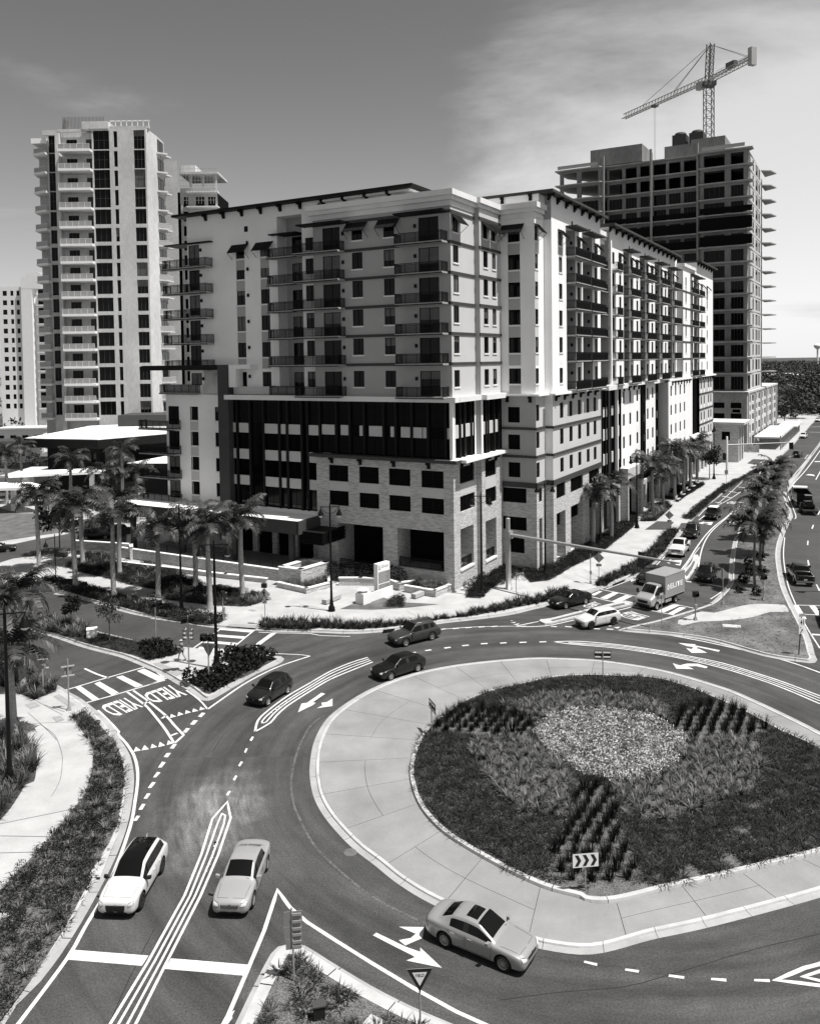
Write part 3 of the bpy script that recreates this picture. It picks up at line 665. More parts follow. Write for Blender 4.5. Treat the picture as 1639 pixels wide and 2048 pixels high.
class Walls:
    """wall faces with openings; every opening gets reveals"""
    def __init__(s, root): s.mb = {}; s.root = root
    def panel(s, axis, c, a0, a1, z0, z1, m, holes=(), depth=0.16, name="wall", out=-1):
        mb = s.mb.setdefault(name, MB())
        A = sorted({a0, a1} | {min(max(h[k], a0), a1) for h in holes for k in (0, 1)}); Z = sorted({z0, z1} | {min(max(h[k], z0), z1) for h in holes for k in (2, 3)})
        def P(a, z, d=0.0):
            return (c - out * d, a, z) if axis == 'u' else (a, c - out * d, z)
        flip = (axis == 'u') == (out < 0)
        def F(q):
            mb.face(q if not flip else q[::-1], m)
        for i in range(len(A) - 1):
            for j in range(len(Z) - 1):
                ca, cz = (A[i] + A[i + 1]) / 2, (Z[j] + Z[j + 1]) / 2
                if any(h[0] < ca < h[1] and h[2] < cz < h[3] for h in holes): continue
                F([P(A[i], Z[j]), P(A[i + 1], Z[j]), P(A[i + 1], Z[j + 1]), P(A[i], Z[j + 1])])
        for h in holes:
            b0, b1, y0, y1 = h[:4]; d = h[4] if len(h) > 4 else depth
            F([P(b0, y0), P(b0, y0, d), P(b0, y1, d), P(b0, y1)][::-1]); F([P(b1, y0), P(b1, y0, d), P(b1, y1, d), P(b1, y1)])
            F([P(b0, y1), P(b1, y1), P(b1, y1, d), P(b0, y1, d)][::-1]); F([P(b0, y0), P(b1, y0), P(b1, y0, d), P(b0, y0, d)])
    def box(s, x0, x1, y0, y1, z0, z1, m, name="wall", skip=""):
        if name in ("wall", "dark_interior"): s.mb.setdefault(name, MB()).box(x0, x1, y0, y1, z0, z1, m, skip); return
        cx, cy = (x0 + x1) / 2, (y0 + y1) / 2; hx, hy = abs(x1 - x0) / 2, abs(y1 - y0) / 2; lo = min(z0, z1); h = abs(z1 - z0)
        def go():
            b = MB(); b.box(-hx, hx, -hy, hy, 0, h, m); return b.mesh(name)
        put(name, cached(("bx", name, m, round(hx, 3), round(hy, 3), round(h, 3)), go), s.root, (cx, cy, lo))
    def done(s, parent):
        for n, mb in s.mb.items(): mb.obj(n, parent)

CACHE = {}
def cached(key, fn):
    if key not in CACHE: CACHE[key] = fn()
    return CACHE[key]
def frame_mesh(w, h, cols, rows, fm, t=0.07, d=0.07):
    def go():
        m = MB()
        m.box(-w / 2, w / 2, 0, d, 0, t, fm); m.box(-w / 2, w / 2, 0, d, h - t, h, fm)
        m.box(-w / 2, -w / 2 + t, 0, d, t, h - t, fm); m.box(w / 2 - t, w / 2, 0, d, t, h - t, fm)
        for i in range(1, cols): x = -w / 2 + w * i / cols; m.box(x - t / 2, x + t / 2, 0.004, d, t, h - t, fm)
        for j in range(1, rows):
            z = h * j / rows; m.box(-w / 2 + t, w / 2 - t, 0.008, d, z - t / 2, z + t / 2, fm)
        return m.mesh("window_frame")
    return cached(("fr", round(w, 2), round(h, 2), cols, rows, fm, t, d), go)
def pane_mesh(w, h, gm, split=0):
    def go():
        m = MB(); k = max(1, split)
        for i in range(k):
            x0 = -w / 2 + w * i / k + 0.03; x1 = -w / 2 + w * (i + 1) / k - 0.03
            m.face([(x0, 0, 0.03), (x1, 0, 0.03), (x1, 0, h - 0.03), (x0, 0, h - 0.03)], gm)
        return m.mesh("pane")
    return cached(("pn", round(w, 2), round(h, 2), gm, split), go)
def blind_mesh(w, f, h):
    def go():
        m = MB(); m.face([(-w / 2, 0, h - f), (w / 2, 0, h - f), (w / 2, 0, h), (-w / 2, 0, h)], "glass_blind"); return m.mesh("blind")
    return cached(("bl", round(w, 2), round(f, 2), round(h, 2)), go)
def sill_mesh(w):
    def go():
        m = MB(); m.box(-w / 2 - 0.08, w / 2 + 0.08, -0.24, 0.0, -0.17, -0.005, "cornice"); return m.mesh("sill")
    return cached(("si", round(w, 2)), go)
def wpos(axis, c, a, z, d, out=-1):
    return ((c - out * d, a, z), R(-90) if out < 0 else R(90)) if axis == 'u' else ((a, c - out * d, z), 0.0 if out < 0 else math.pi)
def window(parent, axis, c, a0, a1, z0, z1, cols=2, rows=1, sill=True, depth=0.16, fm="frame_dark", gm=None, name="window", out=-1, blinds=0.35):
    w, h = a1 - a0, z1 - z0
    loc, rz = wpos(axis, c, (a0 + a1) / 2, z0, depth - 0.07, out)
    f = put(name, frame_mesh(w, h, cols, rows, fm), parent, loc, rz)
    p = put("pane", pane_mesh(w - 0.08, h, gm or "glass"), f, (0, 0.045, 0))
    if blinds and rng.random() < blinds and gm is None:
        put("blind", blind_mesh(w - 0.16, h * float(rng.choice([0.3, 0.45, 0.6, 0.97])), h - 0.07), f, (0, 0.040, 0))
    if sill: put("sill", sill_mesh(w), f, (0, -(depth - 0.07) + 0.16, 0))
    return f
def rail_mesh(L, proj, h=1.07, gap=0.13):
    def go():
        m = MB(); y0 = -proj
        def run(p, q):
            p, q = Vector(p), Vector(q); d = q - p; n = max(1, int(d.length / gap))
            m.bar(p + Vector((0, 0, h)), q + Vector((0, 0, h)), 0.06, "black_metal"); m.bar(p + Vector((0, 0, 0.1)), q + Vector((0, 0, 0.1)), 0.04, "black_metal")
            m.bar(p + Vector((0, 0, h - .17)), q + Vector((0, 0, h - .17)), 0.035, "black_metal")
            for i in range(n + 1):
                c = p + d * (i / n); w = 0.06 if i % 10 == 0 or i == n else 0.036
                m.obox(c + Vector((0, 0, h / 2)), (w / 2, 0, 0), (0, w / 2, 0), (0, 0, h / 2), "black_metal")
        run((-L / 2, y0, 0), (L / 2, y0, 0))
        if proj > 0.2: run((-L / 2, y0, 0), (-L / 2, 0, 0)); run((L / 2, y0, 0), (L / 2, 0, 0))
        return m.mesh("railing")
    return cached(("rl", round(L, 2), round(proj, 2), round(h, 2), gap), go)
def slab_mesh(L, proj, t=0.2, m_="slab_concrete", inner=0.0):
    def go():
        m = MB(); m.box(-L / 2, L / 2, -proj, inner, -t, 0, m_); m.box(-L / 2 - 0.04, L / 2 + 0.04, -proj - 0.04, -proj + 0.1, -t - 0.02, -t + 0.07, "trim_dark"); return m.mesh("balcony")
    return cached(("sl", round(L, 2), round(proj, 2), t, m_, inner), go)
def balcony(parent, axis, c, a0, a1, z, proj=1.4, slab=True, out=-1, t=0.2, mat_="slab_concrete"):
    loc, rz = wpos(axis, c, (a0 + a1) / 2, z, 0.003, out)
    b = put("balcony", slab_mesh(a1 - a0, proj, t, mat_), parent, loc, rz)
    put("railing", rail_mesh(a1 - a0 - 0.16, proj - 0.1), b); 
    return b
def awning(parent, axis, c, a0, a1, z1, drop=1.1, proj=1.0):
    w = a1 - a0
    def go():
        m = MB()
        m.face([(-w / 2, -0.03, 0), (w / 2, -0.03, 0), (w / 2, -proj, -drop), (-w / 2, -proj, -drop)], "trim_dark")
        m.face([(-w / 2, -0.03, -0.04), (-w / 2, -proj, -drop - 0.04), (w / 2, -proj, -drop - 0.04), (w / 2, -0.03, -0.04)], "trim_dark")
        for i in range(5):
            x = -w / 2 + w * i / 4; m.bar((x, -0.02, 0.01), (x, -proj - 0.01, -drop + 0.01), 0.05, "black_metal")
        for x in (-w / 2, w / 2): m.bar((x, -proj, -drop), (x, -0.01, -drop - 0.75), 0.04, "black_metal")
        return m.mesh("awning")
    loc, rz = wpos(axis, c, (a0 + a1) / 2, z1, 0.0)
    return put("awning", cached(("aw", round(w, 2), drop, proj), go), parent, loc, rz)
def bracket(parent, axis, c, a, z, m="trim_dark", d=0.75, h=0.75, w=0.32):
    def go():
        b = MB(); b.box(-w / 2, w / 2, -d, -0.002, -0.28, 0, m); b.box(-w / 2, w / 2, -d * 0.45, -0.003, -h * 0.72, -0.28, m); b.box(-w / 2 - .02, w / 2 + .02, -0.2, -0.004, -h, -h * 0.72, m); return b.mesh("bracket")
    loc, rz = wpos(axis, c, a, z, 0.0); return put("bracket", cached(("bk", m, d, h, w), go), parent, loc, rz)
def lamp_dot(parent, axis, c, a, z):
    def go():
        b = MB(); b.box(-0.12, 0.12, -0.2, -0.003, -0.2, 0.2, "black_metal"); return b.mesh("wall_lamp")
    loc, rz = wpos(axis, c, a, z, 0.0); return put("wall_lamp", cached("wl", go), parent, loc, rz)

W_ = Walls(apt)
FL = [21.45, 25.1, 28.4, 31.7, 35.0, 38.3]
WZ = [(22.5, 24.35), (26.2, 28.1), (29.55, 31.45), (32.85, 34.75), (36.1, 38.0), (39.4, 41.2)]
BANDS = [25.1, 28.4, 31.7, 35.0, 38.3, 41.6]
# ---------- corner mass, plaza side (x = 0), y 0..18.2
holesA = []
for k in range(6):
    z0, z1 = WZ[k]
    for a0, a1 in ((11.3, 12.75), (7.05, 8.45)):
        holesA.append((a0, a1, z0, z1)); window(apt, 'u', 0, a0, a1, z0, z1)
        if k == 5: awning(apt, 'u', 0, a0 - 0.75, a1 + 0.6, 41.45)
    for a0, a1, n in ((14.4, 16.85, 2), (1.45, 3.95, 2)):
        holesA.append((a0, a1, FL[k] + 0.08, FL[k] + 2.85)); window(apt, 'u', 0, a0, a1, FL[k] + 0.08, FL[k] + 2.85, cols=2, sill=False, name="balcony_door", blinds=0.5)
        lamp_dot(apt, 'u', 0, a0 - 0.45 if a0 > 5 else a1 + 0.4, FL[k] + 2.0)
    balcony(apt, 'u', 0, 13.75, 20.2, FL[k] + 0.02, 1.5); balcony(apt, 'u', 0, 0.35, 6.3, FL[k] + 0.02, 1.5)
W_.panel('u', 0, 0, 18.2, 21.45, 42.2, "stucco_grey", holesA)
for zb in BANDS:
    for a0, a1 in ((-0.05, 0.4), (6.3, 13.7)) if zb < 41 else ((-0.05, 18.2),): W_.box(-0.09, 0.1, a0, a1, zb - 0.2, zb + 0.12, "frame_grey", "belt_course")
for a0, a1 in ((0.1, 6.2), (13.1, 19.5)):   # flat canopies over the top balconies
    W_.box(-1.7, 0.02, a0, a1, 41.45, 41.62, "trim_dark", "canopy")
W_.box(0.02, 9, 18.2 - 0.02, 18.2, 21.5, 42.2, "stucco_grey")
# street side of the corner mass: y = 0 for x 0..6, y = -0.65 for x 6..12
hA, hB = [], []
for k in range(6):
    z0, z1 = WZ[k]
    hA.append((0.55, 1.9, z0, z1)); window(apt, 'w', 0, 0.55, 1.9, z0, z1)
    for a0, a1 in ((7.05, 8.3), (9.5, 10.6)): hB.append((a0, a1, z0, z1)); window(apt, 'w', -0.65, a0, a1, z0, z1)
awning(apt, 'w', 0, 0.1, 2.45, 41.3); awning(apt, 'w', -0.65, 6.5, 8.9, 41.3); awning(apt, 'w', -0.65, 9.1, 11.2, 41.3)
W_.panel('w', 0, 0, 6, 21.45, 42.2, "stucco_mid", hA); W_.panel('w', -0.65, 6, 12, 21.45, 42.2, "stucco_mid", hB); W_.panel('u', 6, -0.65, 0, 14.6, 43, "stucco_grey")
W_.box(0.12, 2.4, -0.014, 0.02, 38.45, 39.4, "stucco_grey", "accent_panel"); W_.box(6.55, 11.1, -0.664, -0.62, 38.45, 39.4, "stucco_grey", "accent_panel")
for zb in BANDS:
    W_.box(0.1, 5.93, -0.09, 0.02, zb - 0.2, zb + 0.12, "frame_grey", "belt_course"); W_.box(5.92, 12.15, -0.74, -0.6, zb - 0.2, zb + 0.12, "frame_grey", "belt_course")
def cornice(x0, x1, y0, y1, z=43.85, name="cornice"):
    mb = MB()
    mb.box(x0 - 0.55, x1 + 0.55, y0 - 0.55, y1 + 0.55, z - 0.62, z, "cornice"); mb.box(x0 - 0.33, x1 + 0.33, y0 - 0.33, y1 + 0.33, z - 1.1, z - 0.62, "cornice"); mb.box(x0 - 0.1, x1 + 0.1, y0 - 0.1, y1 + 0.1, z - 1.7, z - 1.1, "cornice"); mb.obj(name, apt)
cornice(0.003, 12.3, 0.002, 18.3); cornice(6.2, 11.7, -0.45, 1.0, 43.848, "cornice")
# ---------- set-back wing on the plaza side, x = 1, y 18.2..39.4, with a recessed bay
holesL = [(20.6, 24.4, 21.5, 43.4, 1.9)]
for k in range(6):
    z0, z1 = WZ[k][0] - 0.03, WZ[k][1] - 0.05
    if k == 5: z0, z1 = z0 - 0.45, z1 - 0.7
    for a0, a1 in ((25.7, 27.1), (29.65, 31.05)):
        zz0, zz1 = (z0, z1) if k < 5 else (38.7, 40.3); holesL.append((a0, a1, zz0, zz1)); window(apt, 'u', 1, a0, a1, zz0, zz1)
        if k == 5: awning(apt, 'u', 1, a0 - 0.7, a1 + 0.6, 40.5)
        W_.box(0.988, 1.05, a0, a1, zz0 - 1.45, zz0 - 0.2, "stucco_grey", "accent_panel")
    holesL.append((37.3, 39.2, FL[k] + 0.1, FL[k] + 2.75)); window(apt, 'u', 1, 37.3, 39.2, FL[k] + 0.1, FL[k] + 2.75, sill=False, name="balcony_door")
    holesL.append((18.7, 20.1, z0, z1)); window(apt, 'u', 1, 18.7, 20.1, z0, z1, sill=False)
    window(apt, 'u', 2.74, 21.3, 23.5, FL[k] + 0.1, FL[k] + 2.75, sill=False, name="balcony_door"); balcony(apt, 'u', 1, 20.7, 25.2, FL[k] + 0.02, 1.2)
    if k: balcony(apt, 'u', 1, 35.0, 42.7, FL[k] - 0.25, 1.4)
    lamp_dot(apt, 'u', 1, 37.0, FL[k] + 2.0); lamp_dot(apt, 'u', 1, 29.1, FL[k] + 2.3)
W_.panel('u', 1, 18.2, 39.4, 21.45, 44.5, "stucco_pale", holesL); W_.panel('u', 2.9, 20.6, 24.4, 21.4, 43.4, "stucco_grey")
W_.box(0.3, 3.0, 34.9, 43.0, 41.15, 41.3, "trim_dark", "canopy"); W_.box(0.2, 2.5, 21.0, 25.2, 41.1, 41.25, "trim_dark", "canopy")
W_.box(0.985, 1.05, 29.0, 29.6, 42.0, 42.7, "frame_dark", "roof_scupper")
W_.panel('w', 39.4, 1, 20, 7, 44.5, "stucco_pale", out=1)
# flat dark eave over the wing
W_.box(-0.2, 20, 4.6, 41.0, 44.75, 45.05, "trim_dark", "roof_eave"); W_.box(1.0, 20, 5.5, 39.4, 44.5, 44.75, "stucco_pale")
W_.box(1.6, 9, 8, 18.2, 42, 44.6, "stucco_pale")
for a in np.arange(8.5, 39, 3.05): bracket(apt, 'u', 1.0 if a > 18 else 1.6, float(a), 44.74)
# ---------- bay: side face x = 12, y -5..-0.65; front y = -5, x 12..15
hs, hf = [], []
for k in range(6):
    z0, z1 = WZ[k]
    hs.append((-3.15, -1.62, z0, z1)); window(apt, 'u', 12, -3.15, -1.62, z0, z1); hf.append((12.0 + 0.05, 13.1, z0, z1)); window(apt, 'w', -5, 12.05, 13.1, z0, z1)
    W_.box(11.985, 12.05, -3.15, -1.62, z0 - 1.5, z0 - 0.2, "stucco_grey", "accent_panel"); W_.box(12.1, 13.05, -5.015, -4.96, z0 - 1.5, z0 - 0.2, "stucco_mid", "accent_panel")
awning(apt, 'u', 12, -3.7, -0.9, 41.5); awning(apt, 'w', -5, 11.9, 13.5, 41.4)
W_.panel('u', 12, -5, -0.65, 21.3, 42.6, "stucco_pale", hs); W_.panel('w', -5, 12, 15, 21.3, 42.6, "stucco_white", hf); W_.panel('u', 15, -6, -5, 10.5, 44.9, "stucco_pale")
cornice(12.0, 14.3, -5.0, -0.9, 43.842)
# ---------- street front, first block: y = -6, x 15..35
def eave(x0, x1, y0, y1, z, walltop, wall_y, step=3.2):
    W_.box(x0, x1, y0, y1, z, z + 0.32, "frame_grey", "roof_eave"); 
    for a in np.arange(x0 + 1.2, x1 - 0.5, step): bracket(apt, 'w', wall_y, float(a), z - 0.005, d=0.9)
eave(12.6, 35.4, -7.1, 5, 45.0, 45.0, -6); W_.box(15, 35, -5.99, 5, 42.2, 45.0, "stucco_pale", skip="f"); W_.panel('w', -6, 15, 35, 43.3, 45.0, "stucco_pale")
W_.box(12.95, 15.0, -5.2, 3, 43.86, 45.0, "stucco_pale")
for a in (-4.2, -0.6): bracket(apt, 'u', 12.95, a, 44.99, d=0.5)
RZ = [(22.4, 24.3), (26.2, 28.1), (29.5, 31.4), (32.8, 34.75), (36.1, 38.0), (39.35, 41.1)]
def front(x0, x1, y, wins, bays, ztop, m="stucco_white", z0=21.3, awn=True, extra=()):
    """upper street front: window columns and balcony recesses (r0, r1, window a0, a1, balcony b0, b1)"""
    H_ = list(extra)
    for k in range(6):
        for a0, a1 in wins:
            H_.append((a0, a1) + RZ[k]); window(apt, 'w', y, a0, a1, *RZ[k]); W_.box(a0, a1, y - 0.013, y + 0.05, RZ[k][0] - 1.4, RZ[k][0] - 0.2, "stucco_pale" if k < 5 else "stucco_grey", "accent_panel")
            if k == 5 and awn: awning(apt, 'w', y, a0 - 0.3, a1 + 0.4, 41.35, 1.0, 0.9)
        for r0, r1, a0, a1, b0, b1 in bays:
            if a0: H_.append((a0, a1) + RZ[k]); window(apt, 'w', y, a0, a1, *RZ[k], sill=False)
            balcony(apt, 'w', y, b0, b1, FL[k] + 0.05, 1.3); window(apt, 'u', r1, y + 0.85, y + 1.8, FL[k] + 0.1, FL[k] + 2.8, cols=1, sill=False, depth=0.1, name="balcony_door", blinds=0)
            lamp_dot(apt, 'u', r1, y + 0.5, FL[k] + 2.1)
            if k == 5 and a0 and awn: awning(apt, 'w', y, a0 - 0.2, a1 + 0.3, 41.35, 1.0, 0.9)
    for r0, r1, a0, a1, b0, b1 in bays:
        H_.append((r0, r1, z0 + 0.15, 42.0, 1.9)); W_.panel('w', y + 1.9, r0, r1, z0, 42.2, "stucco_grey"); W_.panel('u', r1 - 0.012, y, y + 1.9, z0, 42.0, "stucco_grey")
        for k in range(6): W_.box(r0 - 0.01, r1, y + 0.01, y + 1.88, FL[k] - 0.15, FL[k] + 0.04, "slab_concrete", "floor_slab")
        W_.box(r0 - 0.2, b1 - 1.0, y - 1.5, y + 0.02, 41.95, 42.12, "frame_grey", "canopy")
    W_.panel('w', y, x0, x1, z0, ztop, m, H_)
front(15, 35.0, -6, [(17.6, 18.85)], [(20.4, 24.0, 24.75, 26.05, 20.5, 26.6), (27.0, 31.2, 32.3, 33.6, 27.1, 33.7)], 43.3)
for a in (22.5, 30.0): W_.box(a, a + 0.5, -6.02, -5.9, 42.3, 43.0, "frame_dark", "roof_scupper")
# dark balcony slot x 35..39.2 and slim column
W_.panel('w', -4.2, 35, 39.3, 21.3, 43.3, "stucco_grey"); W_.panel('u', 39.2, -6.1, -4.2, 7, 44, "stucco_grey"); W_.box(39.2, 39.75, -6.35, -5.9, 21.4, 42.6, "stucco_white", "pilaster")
for k in range(6): balcony(apt, 'w', -4.2, 35.05, 39.15, FL[k] + 0.05, 1.75)
cornice(35.2, 39.0, -5.4, 0, 43.6)
# second block x 39.2..84
bays2 = [(47.3, 50.4, 51.5, 52.8, 47.4, 53.2), (57.4, 60.8, 61.8, 63.1, 57.5, 63.8), (67.9, 71.3, 72.3, 73.6, 68.0, 74.3), (78.1, 81.6, 82.5, 83.6, 78.2, 84.9)]
front(39.75, 86.0, -6, [(44.8, 45.95), (55.0, 56.15), (65.2, 66.5), (75.6, 76.8)], bays2, 43.3, extra=[(41.1, 42.3) + z for z in RZ])
for k in range(6): window(apt, 'w', -6, 41.1, 42.3, *RZ[k], sill=False); balcony(apt, 'w', -6, 39.9, 43.0, FL[k] + 0.05, 1.2)
eave(38.4, 84.5, -7.2, 5, 44.55, 44.5, -6, 3.4); W_.panel('w', -6, 39.75, 86, 43.3, 44.55, "stucco_pale"); W_.box(39.75, 86, -5.99, 5, 42.2, 44.55, "stucco_pale", skip="f"); W_.panel('u', 39.6, -6, 3, 43.3, 44.55, "stucco_pale")
for a in (50.5, 60.5, 70.5, 79.5): W_.box(a, a + 0.5, -6.02, -5.9, 42.3, 43.0, "frame_dark", "roof_scupper")
# third block: juts to y = -7.2 at x 86..97, then back
W_.panel('u', 86, -7.2, -5.9, 21.3, 43.0, "stucco_mid")
front(86, 93, -7.2, [(88.2, 89.3)], [], 42.5, awn=False, z0=21.3)
front(93, 124, -6.4, [(109.5, 110.6), (116.0, 117.1)], [(93.2, 97.5, 98.6, 99.8, 93.3, 100.2), (101.0, 104.2, 105.4, 106.6, 101.1, 107.2)], 43.5, awn=True)
cornice(86.2, 97, -7.0, 0, 43.6); eave(104.0, 124.8, -7.4, 5, 45.6, 45.6, -6.4); W_.box(104.6, 124, -6.39, 5, 42.3, 45.6, "stucco_pale"); W_.panel('u', 93, -7.2, -6.4, 21.3, 42.5, "stucco_grey"); W_.panel('u', 124, -6.4, 10, 0, 45.6, "stucco_grey", out=1)
for zb in BANDS[:-1]: W_.box(85.9, 93.05, -7.27, -7.1, zb - 0.2, zb + 0.1, "frame_grey", "belt_course")
for k in range(1, 6): balcony(apt, 'u', 124, -5.0, -1.5, FL[k], 2.0, out=1)
# roof deck and core
W_.box(0.5, 123.5, 0.3, 17.5, 42.0, 42.25, "roof_white", "roof_deck"); W_.box(3, 60, 18, 38.5, 42.0, 42.25, "roof_white", "roof_deck")

# ---------- base storeys, corner mass: stone, louvres, dark glazing
def louvre(axis, c, a0, a1, z0, z1, depth=0.22):
    w, h = a1 - a0, z1 - z0
    def go():
        m = MB(); m.box(-w / 2, w / 2, 0.1, 0.12, 0, h, "interior"); m.box(-0.04, 0.04, -0.01, 0.09, 0, h, "louvre")
        n = int(h / 0.16)
        for i in range(n): z = (i + 0.5) * h / n; m.obox((0, 0.04, z), (w / 2, 0, 0), (0, 0.05, -0.05), (0, 0.006, 0.008), "louvre")
        return m.mesh("louvre")
    loc, rz = wpos(axis, c, (a0 + a1) / 2, z0, depth - 0.12); return put("louvre", cached(("lv", round(w, 2), round(h, 2)), go), apt, loc, rz)
hS = []
for a0, a1 in ((13.75, 16.5), (9.55, 12.25), (5.4, 8.2), (1.2, 4.0)):
    for z0, z1 in ((11.35, 13.25), (8.45, 10.2)): hS.append((a0, a1, z0, z1)); louvre('u', 0, a0, a1, z0, z1)
    W_.box(-0.012, 0.05, a0, a1, 10.25, 11.3, "stucco_mid", "accent_panel")
hS += [(1.25, 7.2, 2.1, 6.5, 3.0), (9.1, 15.4, 1.0, 6.4, 3.5)]
W_.panel('u', 0, 0, 18.3, 0, 14.2, "stone", hS)
for x0, x1, y0, y1 in ((3.0, 3.1, 1.0, 7.4), (3.5, 3.6, 9.0, 15.6)): W_.box(x0, x1, y0, y1, 0, 6.5, "interior", "dark_interior")
W_.box(0.05, 9, 18.28, 18.3, 0, 14.2, "stone")
W_.box(-0.8, 0.5, -0.75, 18.9, 14.2, 14.55, "frame_grey", "ledge"); W_.box(0.5, 12.6, -1.35, 0.4, 14.2, 14.55, "stucco_pale", "ledge"); W_.box(-0.79, 0.5, -0.74, 0.0, 14.551, 14.6, "cornice", "ledge")
for a in (3.0, 7.5, 12.0, 16.0): bracket(apt, 'u', 0, a, 14.19, d=0.6)
hP = [(1.6, 5.4, 11.7, 13.55), (1.6, 5.4, 8.55, 10.3), (1.6, 5.0, 2.15, 6.65, 2.0)]; hQ = [(6.95, 10.05, 11.75, 13.6), (6.95, 10.05, 8.62, 10.38), (6.9, 9.95, 2.05, 6.65, 2.0)]
for h, y in ((hP, 0), (hQ, -0.65)):
    for q in h[:2]: louvre('w', y, *q[:4])
    W_.box(h[0][0], h[0][1], y - 0.012, y + 0.05, 10.4, 11.6, "stucco_mid", "accent_panel"); W_.box(h[2][0] - .1, h[2][1] + .1, y - 0.1, y + 0.1, h[2][2] - 0.22, h[2][2] - 0.005, "cornice", "sill")
    o = put("railing", rail_mesh(h[2][1] - h[2][0], 0.0), apt, ((h[2][0] + h[2][1]) / 2, y + 0.3, h[2][2]))
W_.panel('w', 0, 0, 6, 0, 14.2, "stone", hP); W_.panel('w', -0.65, 6, 12, 0, 14.2, "stone", hQ); W_.panel('u', 6.003, -0.65, 0, 0, 14.2, "stone"); W_.box(1, 10.5, 2.0, 2.1, 0, 7, "interior", "dark_interior")
o = put("railing", rail_mesh(5.8, 0.0), apt, (0.35, 4.2, 2.1), R(-90)); o = put("railing", rail_mesh(6.2, 0.0), apt, (0.35, 12.2, 1.0), R(-90))
for a in (1.9, 4.4): bracket(apt, 'w', 0, a, 14.19, d=0.6)
for a in (7.2, 9.8): bracket(apt, 'w', -0.65, a, 14.19, d=0.6)
# dark glazed storeys behind white bands (curtain wall): plaza side y 0.35..31.8, street side
W_.box(-0.75, 0.4, -0.7, 32.0, 20.85, 21.43, "cornice", "ledge"); W_.box(0.4, 6.0, -0.75, 0.2, 20.86, 21.44, "cornice", "ledge"); W_.box(6.0, 12.8, -1.4, 0.2, 20.855, 21.435, "cornice", "ledge")
W_.box(0.3, 1.0, 21.3, 31.3, 21.5, 22.4, "stucco_mid", "parapet")
def curtain(axis, c, a0, a1, z0, z1, rows, solid, fins, finw=0.28):
    """dark glazing with pale spandrel panels between projecting dark fins; each sheet of glass a part"""
    def BX(b0, b1, d0, d1, y0, y1, m, nm):
        W_.box(c + d0, c + d1, b0, b1, y0, y1, m, nm) if axis == 'u' else W_.box(b0, b1, c + d0, c + d1, y0, y1, m, nm)
    BX(a0, a1, 0.20, 0.3, z0, z1, "interior", "curtain_wall")
    edges = sorted([a0] + [f for f in fins] + [a1])
    zs = [z0] + [v for r in rows for v in r] + [z1]
    for i in range(0, len(zs), 2):
        for j in range(len(edges) - 1):
            if edges[j + 1] - edges[j] < 0.15: continue
            w, h = edges[j + 1] - edges[j] - 0.06, zs[i + 1] - zs[i] - 0.06
            loc, rz = wpos(axis, c, (edges[j] + edges[j + 1]) / 2, zs[i] + 0.03, 0.16); put("pane", pane_mesh(w, h, "glass", 2 if w > 2.0 else 1), apt, loc, rz)
    for r in rows:
        for s0, s1 in solid: BX(s0, s1, -0.02, 0.2, r[0], r[1], "stucco_mid", "spandrel_panel")
    for f in fins: BX(f - finw / 2, f + finw / 2, -0.14, 0.19, z0, z1, "trim_dark", "facade_fin")
SP1 = [(16.8, 17.98)]
finA = [0.98, 3.2, 5.25, 7.35, 8.95, 11.6, 13.6, 15.5]; finB = [17.9, 19.7, 20.6, 22.75, 24.0, 26.5, 28.7, 30.8]
solA = [(0.34, 0.95), (3.4, 3.86), (4.0, 5.1), (5.5, 6.7), (7.6, 8.06), (9.17, 10.95), (11.8, 12.26), (13.8, 14.9), (15.77, 17.6)]
curtain('u', 0.3, 0.3, 18.0, 14.56, 20.85, SP1, solA, finA)
curtain('u', 0.3, 18.2, 31.9, 7.4, 20.85, [(16.65, 17.85), (13.3, 14.55), (10.0, 11.2)], [(18.0, 19.6), (20.8, 22.7), (23.1, 23.8), (24.3, 26.4), (28.9, 30.5), (30.9, 31.8)], finB)
W_.box(0.3, 1.0, 18.3, 31.9, 6.5, 7.4, "stucco_pale"); W_.box(-0.05, 0.5, 0, 0.36, 14.56, 20.85, "stucco_pale", "pilaster")
curtain('w', 0.2, 0.6, 5.6, 14.56, 20.85, [(16.8, 18.25)], [(0.6, 1.8), (2.4, 2.9), (3.5, 4.75), (5.3, 5.6)], [2.1, 3.2, 5.0]); W_.box(0.36, 0.62, 0, 0.5, 14.56, 20.85, "stucco_pale", "pilaster")
W_.panel('w', 0, 5.6, 6, 14.56, 20.85, "stucco_pale"); W_.panel('w', -0.65, 6, 6.5, 14.56, 20.85, "stucco_pale")
curtain('w', -0.5, 6.5, 11.9, 14.56, 20.85, [(16.8, 18.25)], [(6.5, 7.3), (7.7, 7.95), (8.5, 9.6), (10.2, 11.0)], [7.5, 8.15, 9.85, 11.3])
# base storeys of the bay and the first street block
LB = [(18.05, 20.0), (14.8, 16.75), (11.3, 13.1)]
hs = [(-2.95, -1.42, 17.85, 19.72), (-2.95, -1.42, 14.6, 16.4), (-2.95, -1.42, 11.25, 13.05)]
for q in hs: louvre('u', 12, *q)
W_.panel('u', 12, -5, -0.6, 10.5, 21.3, "stucco_grey", hs); hf = [(11.95 + 0.1, 13.1) + z for z in LB]
for q in hf: window(apt, 'w', -5, *q, rows=2, sill=False, blinds=0)
W_.panel('w', -5, 12, 15, 10.5, 21.3, "stucco_mid", hf)
hl = []
for a0 in (17.6, 21.15, 24.65, 28.3, 31.45):
    for z in LB: hl.append((a0, a0 + 1.3) + z); window(apt, 'w', -6, a0, a0 + 1.3, *z, rows=2, sill=False, blinds=0)
W_.panel('w', -6, 15, 35, 10.5, 21.3, "stucco_mid", hl)
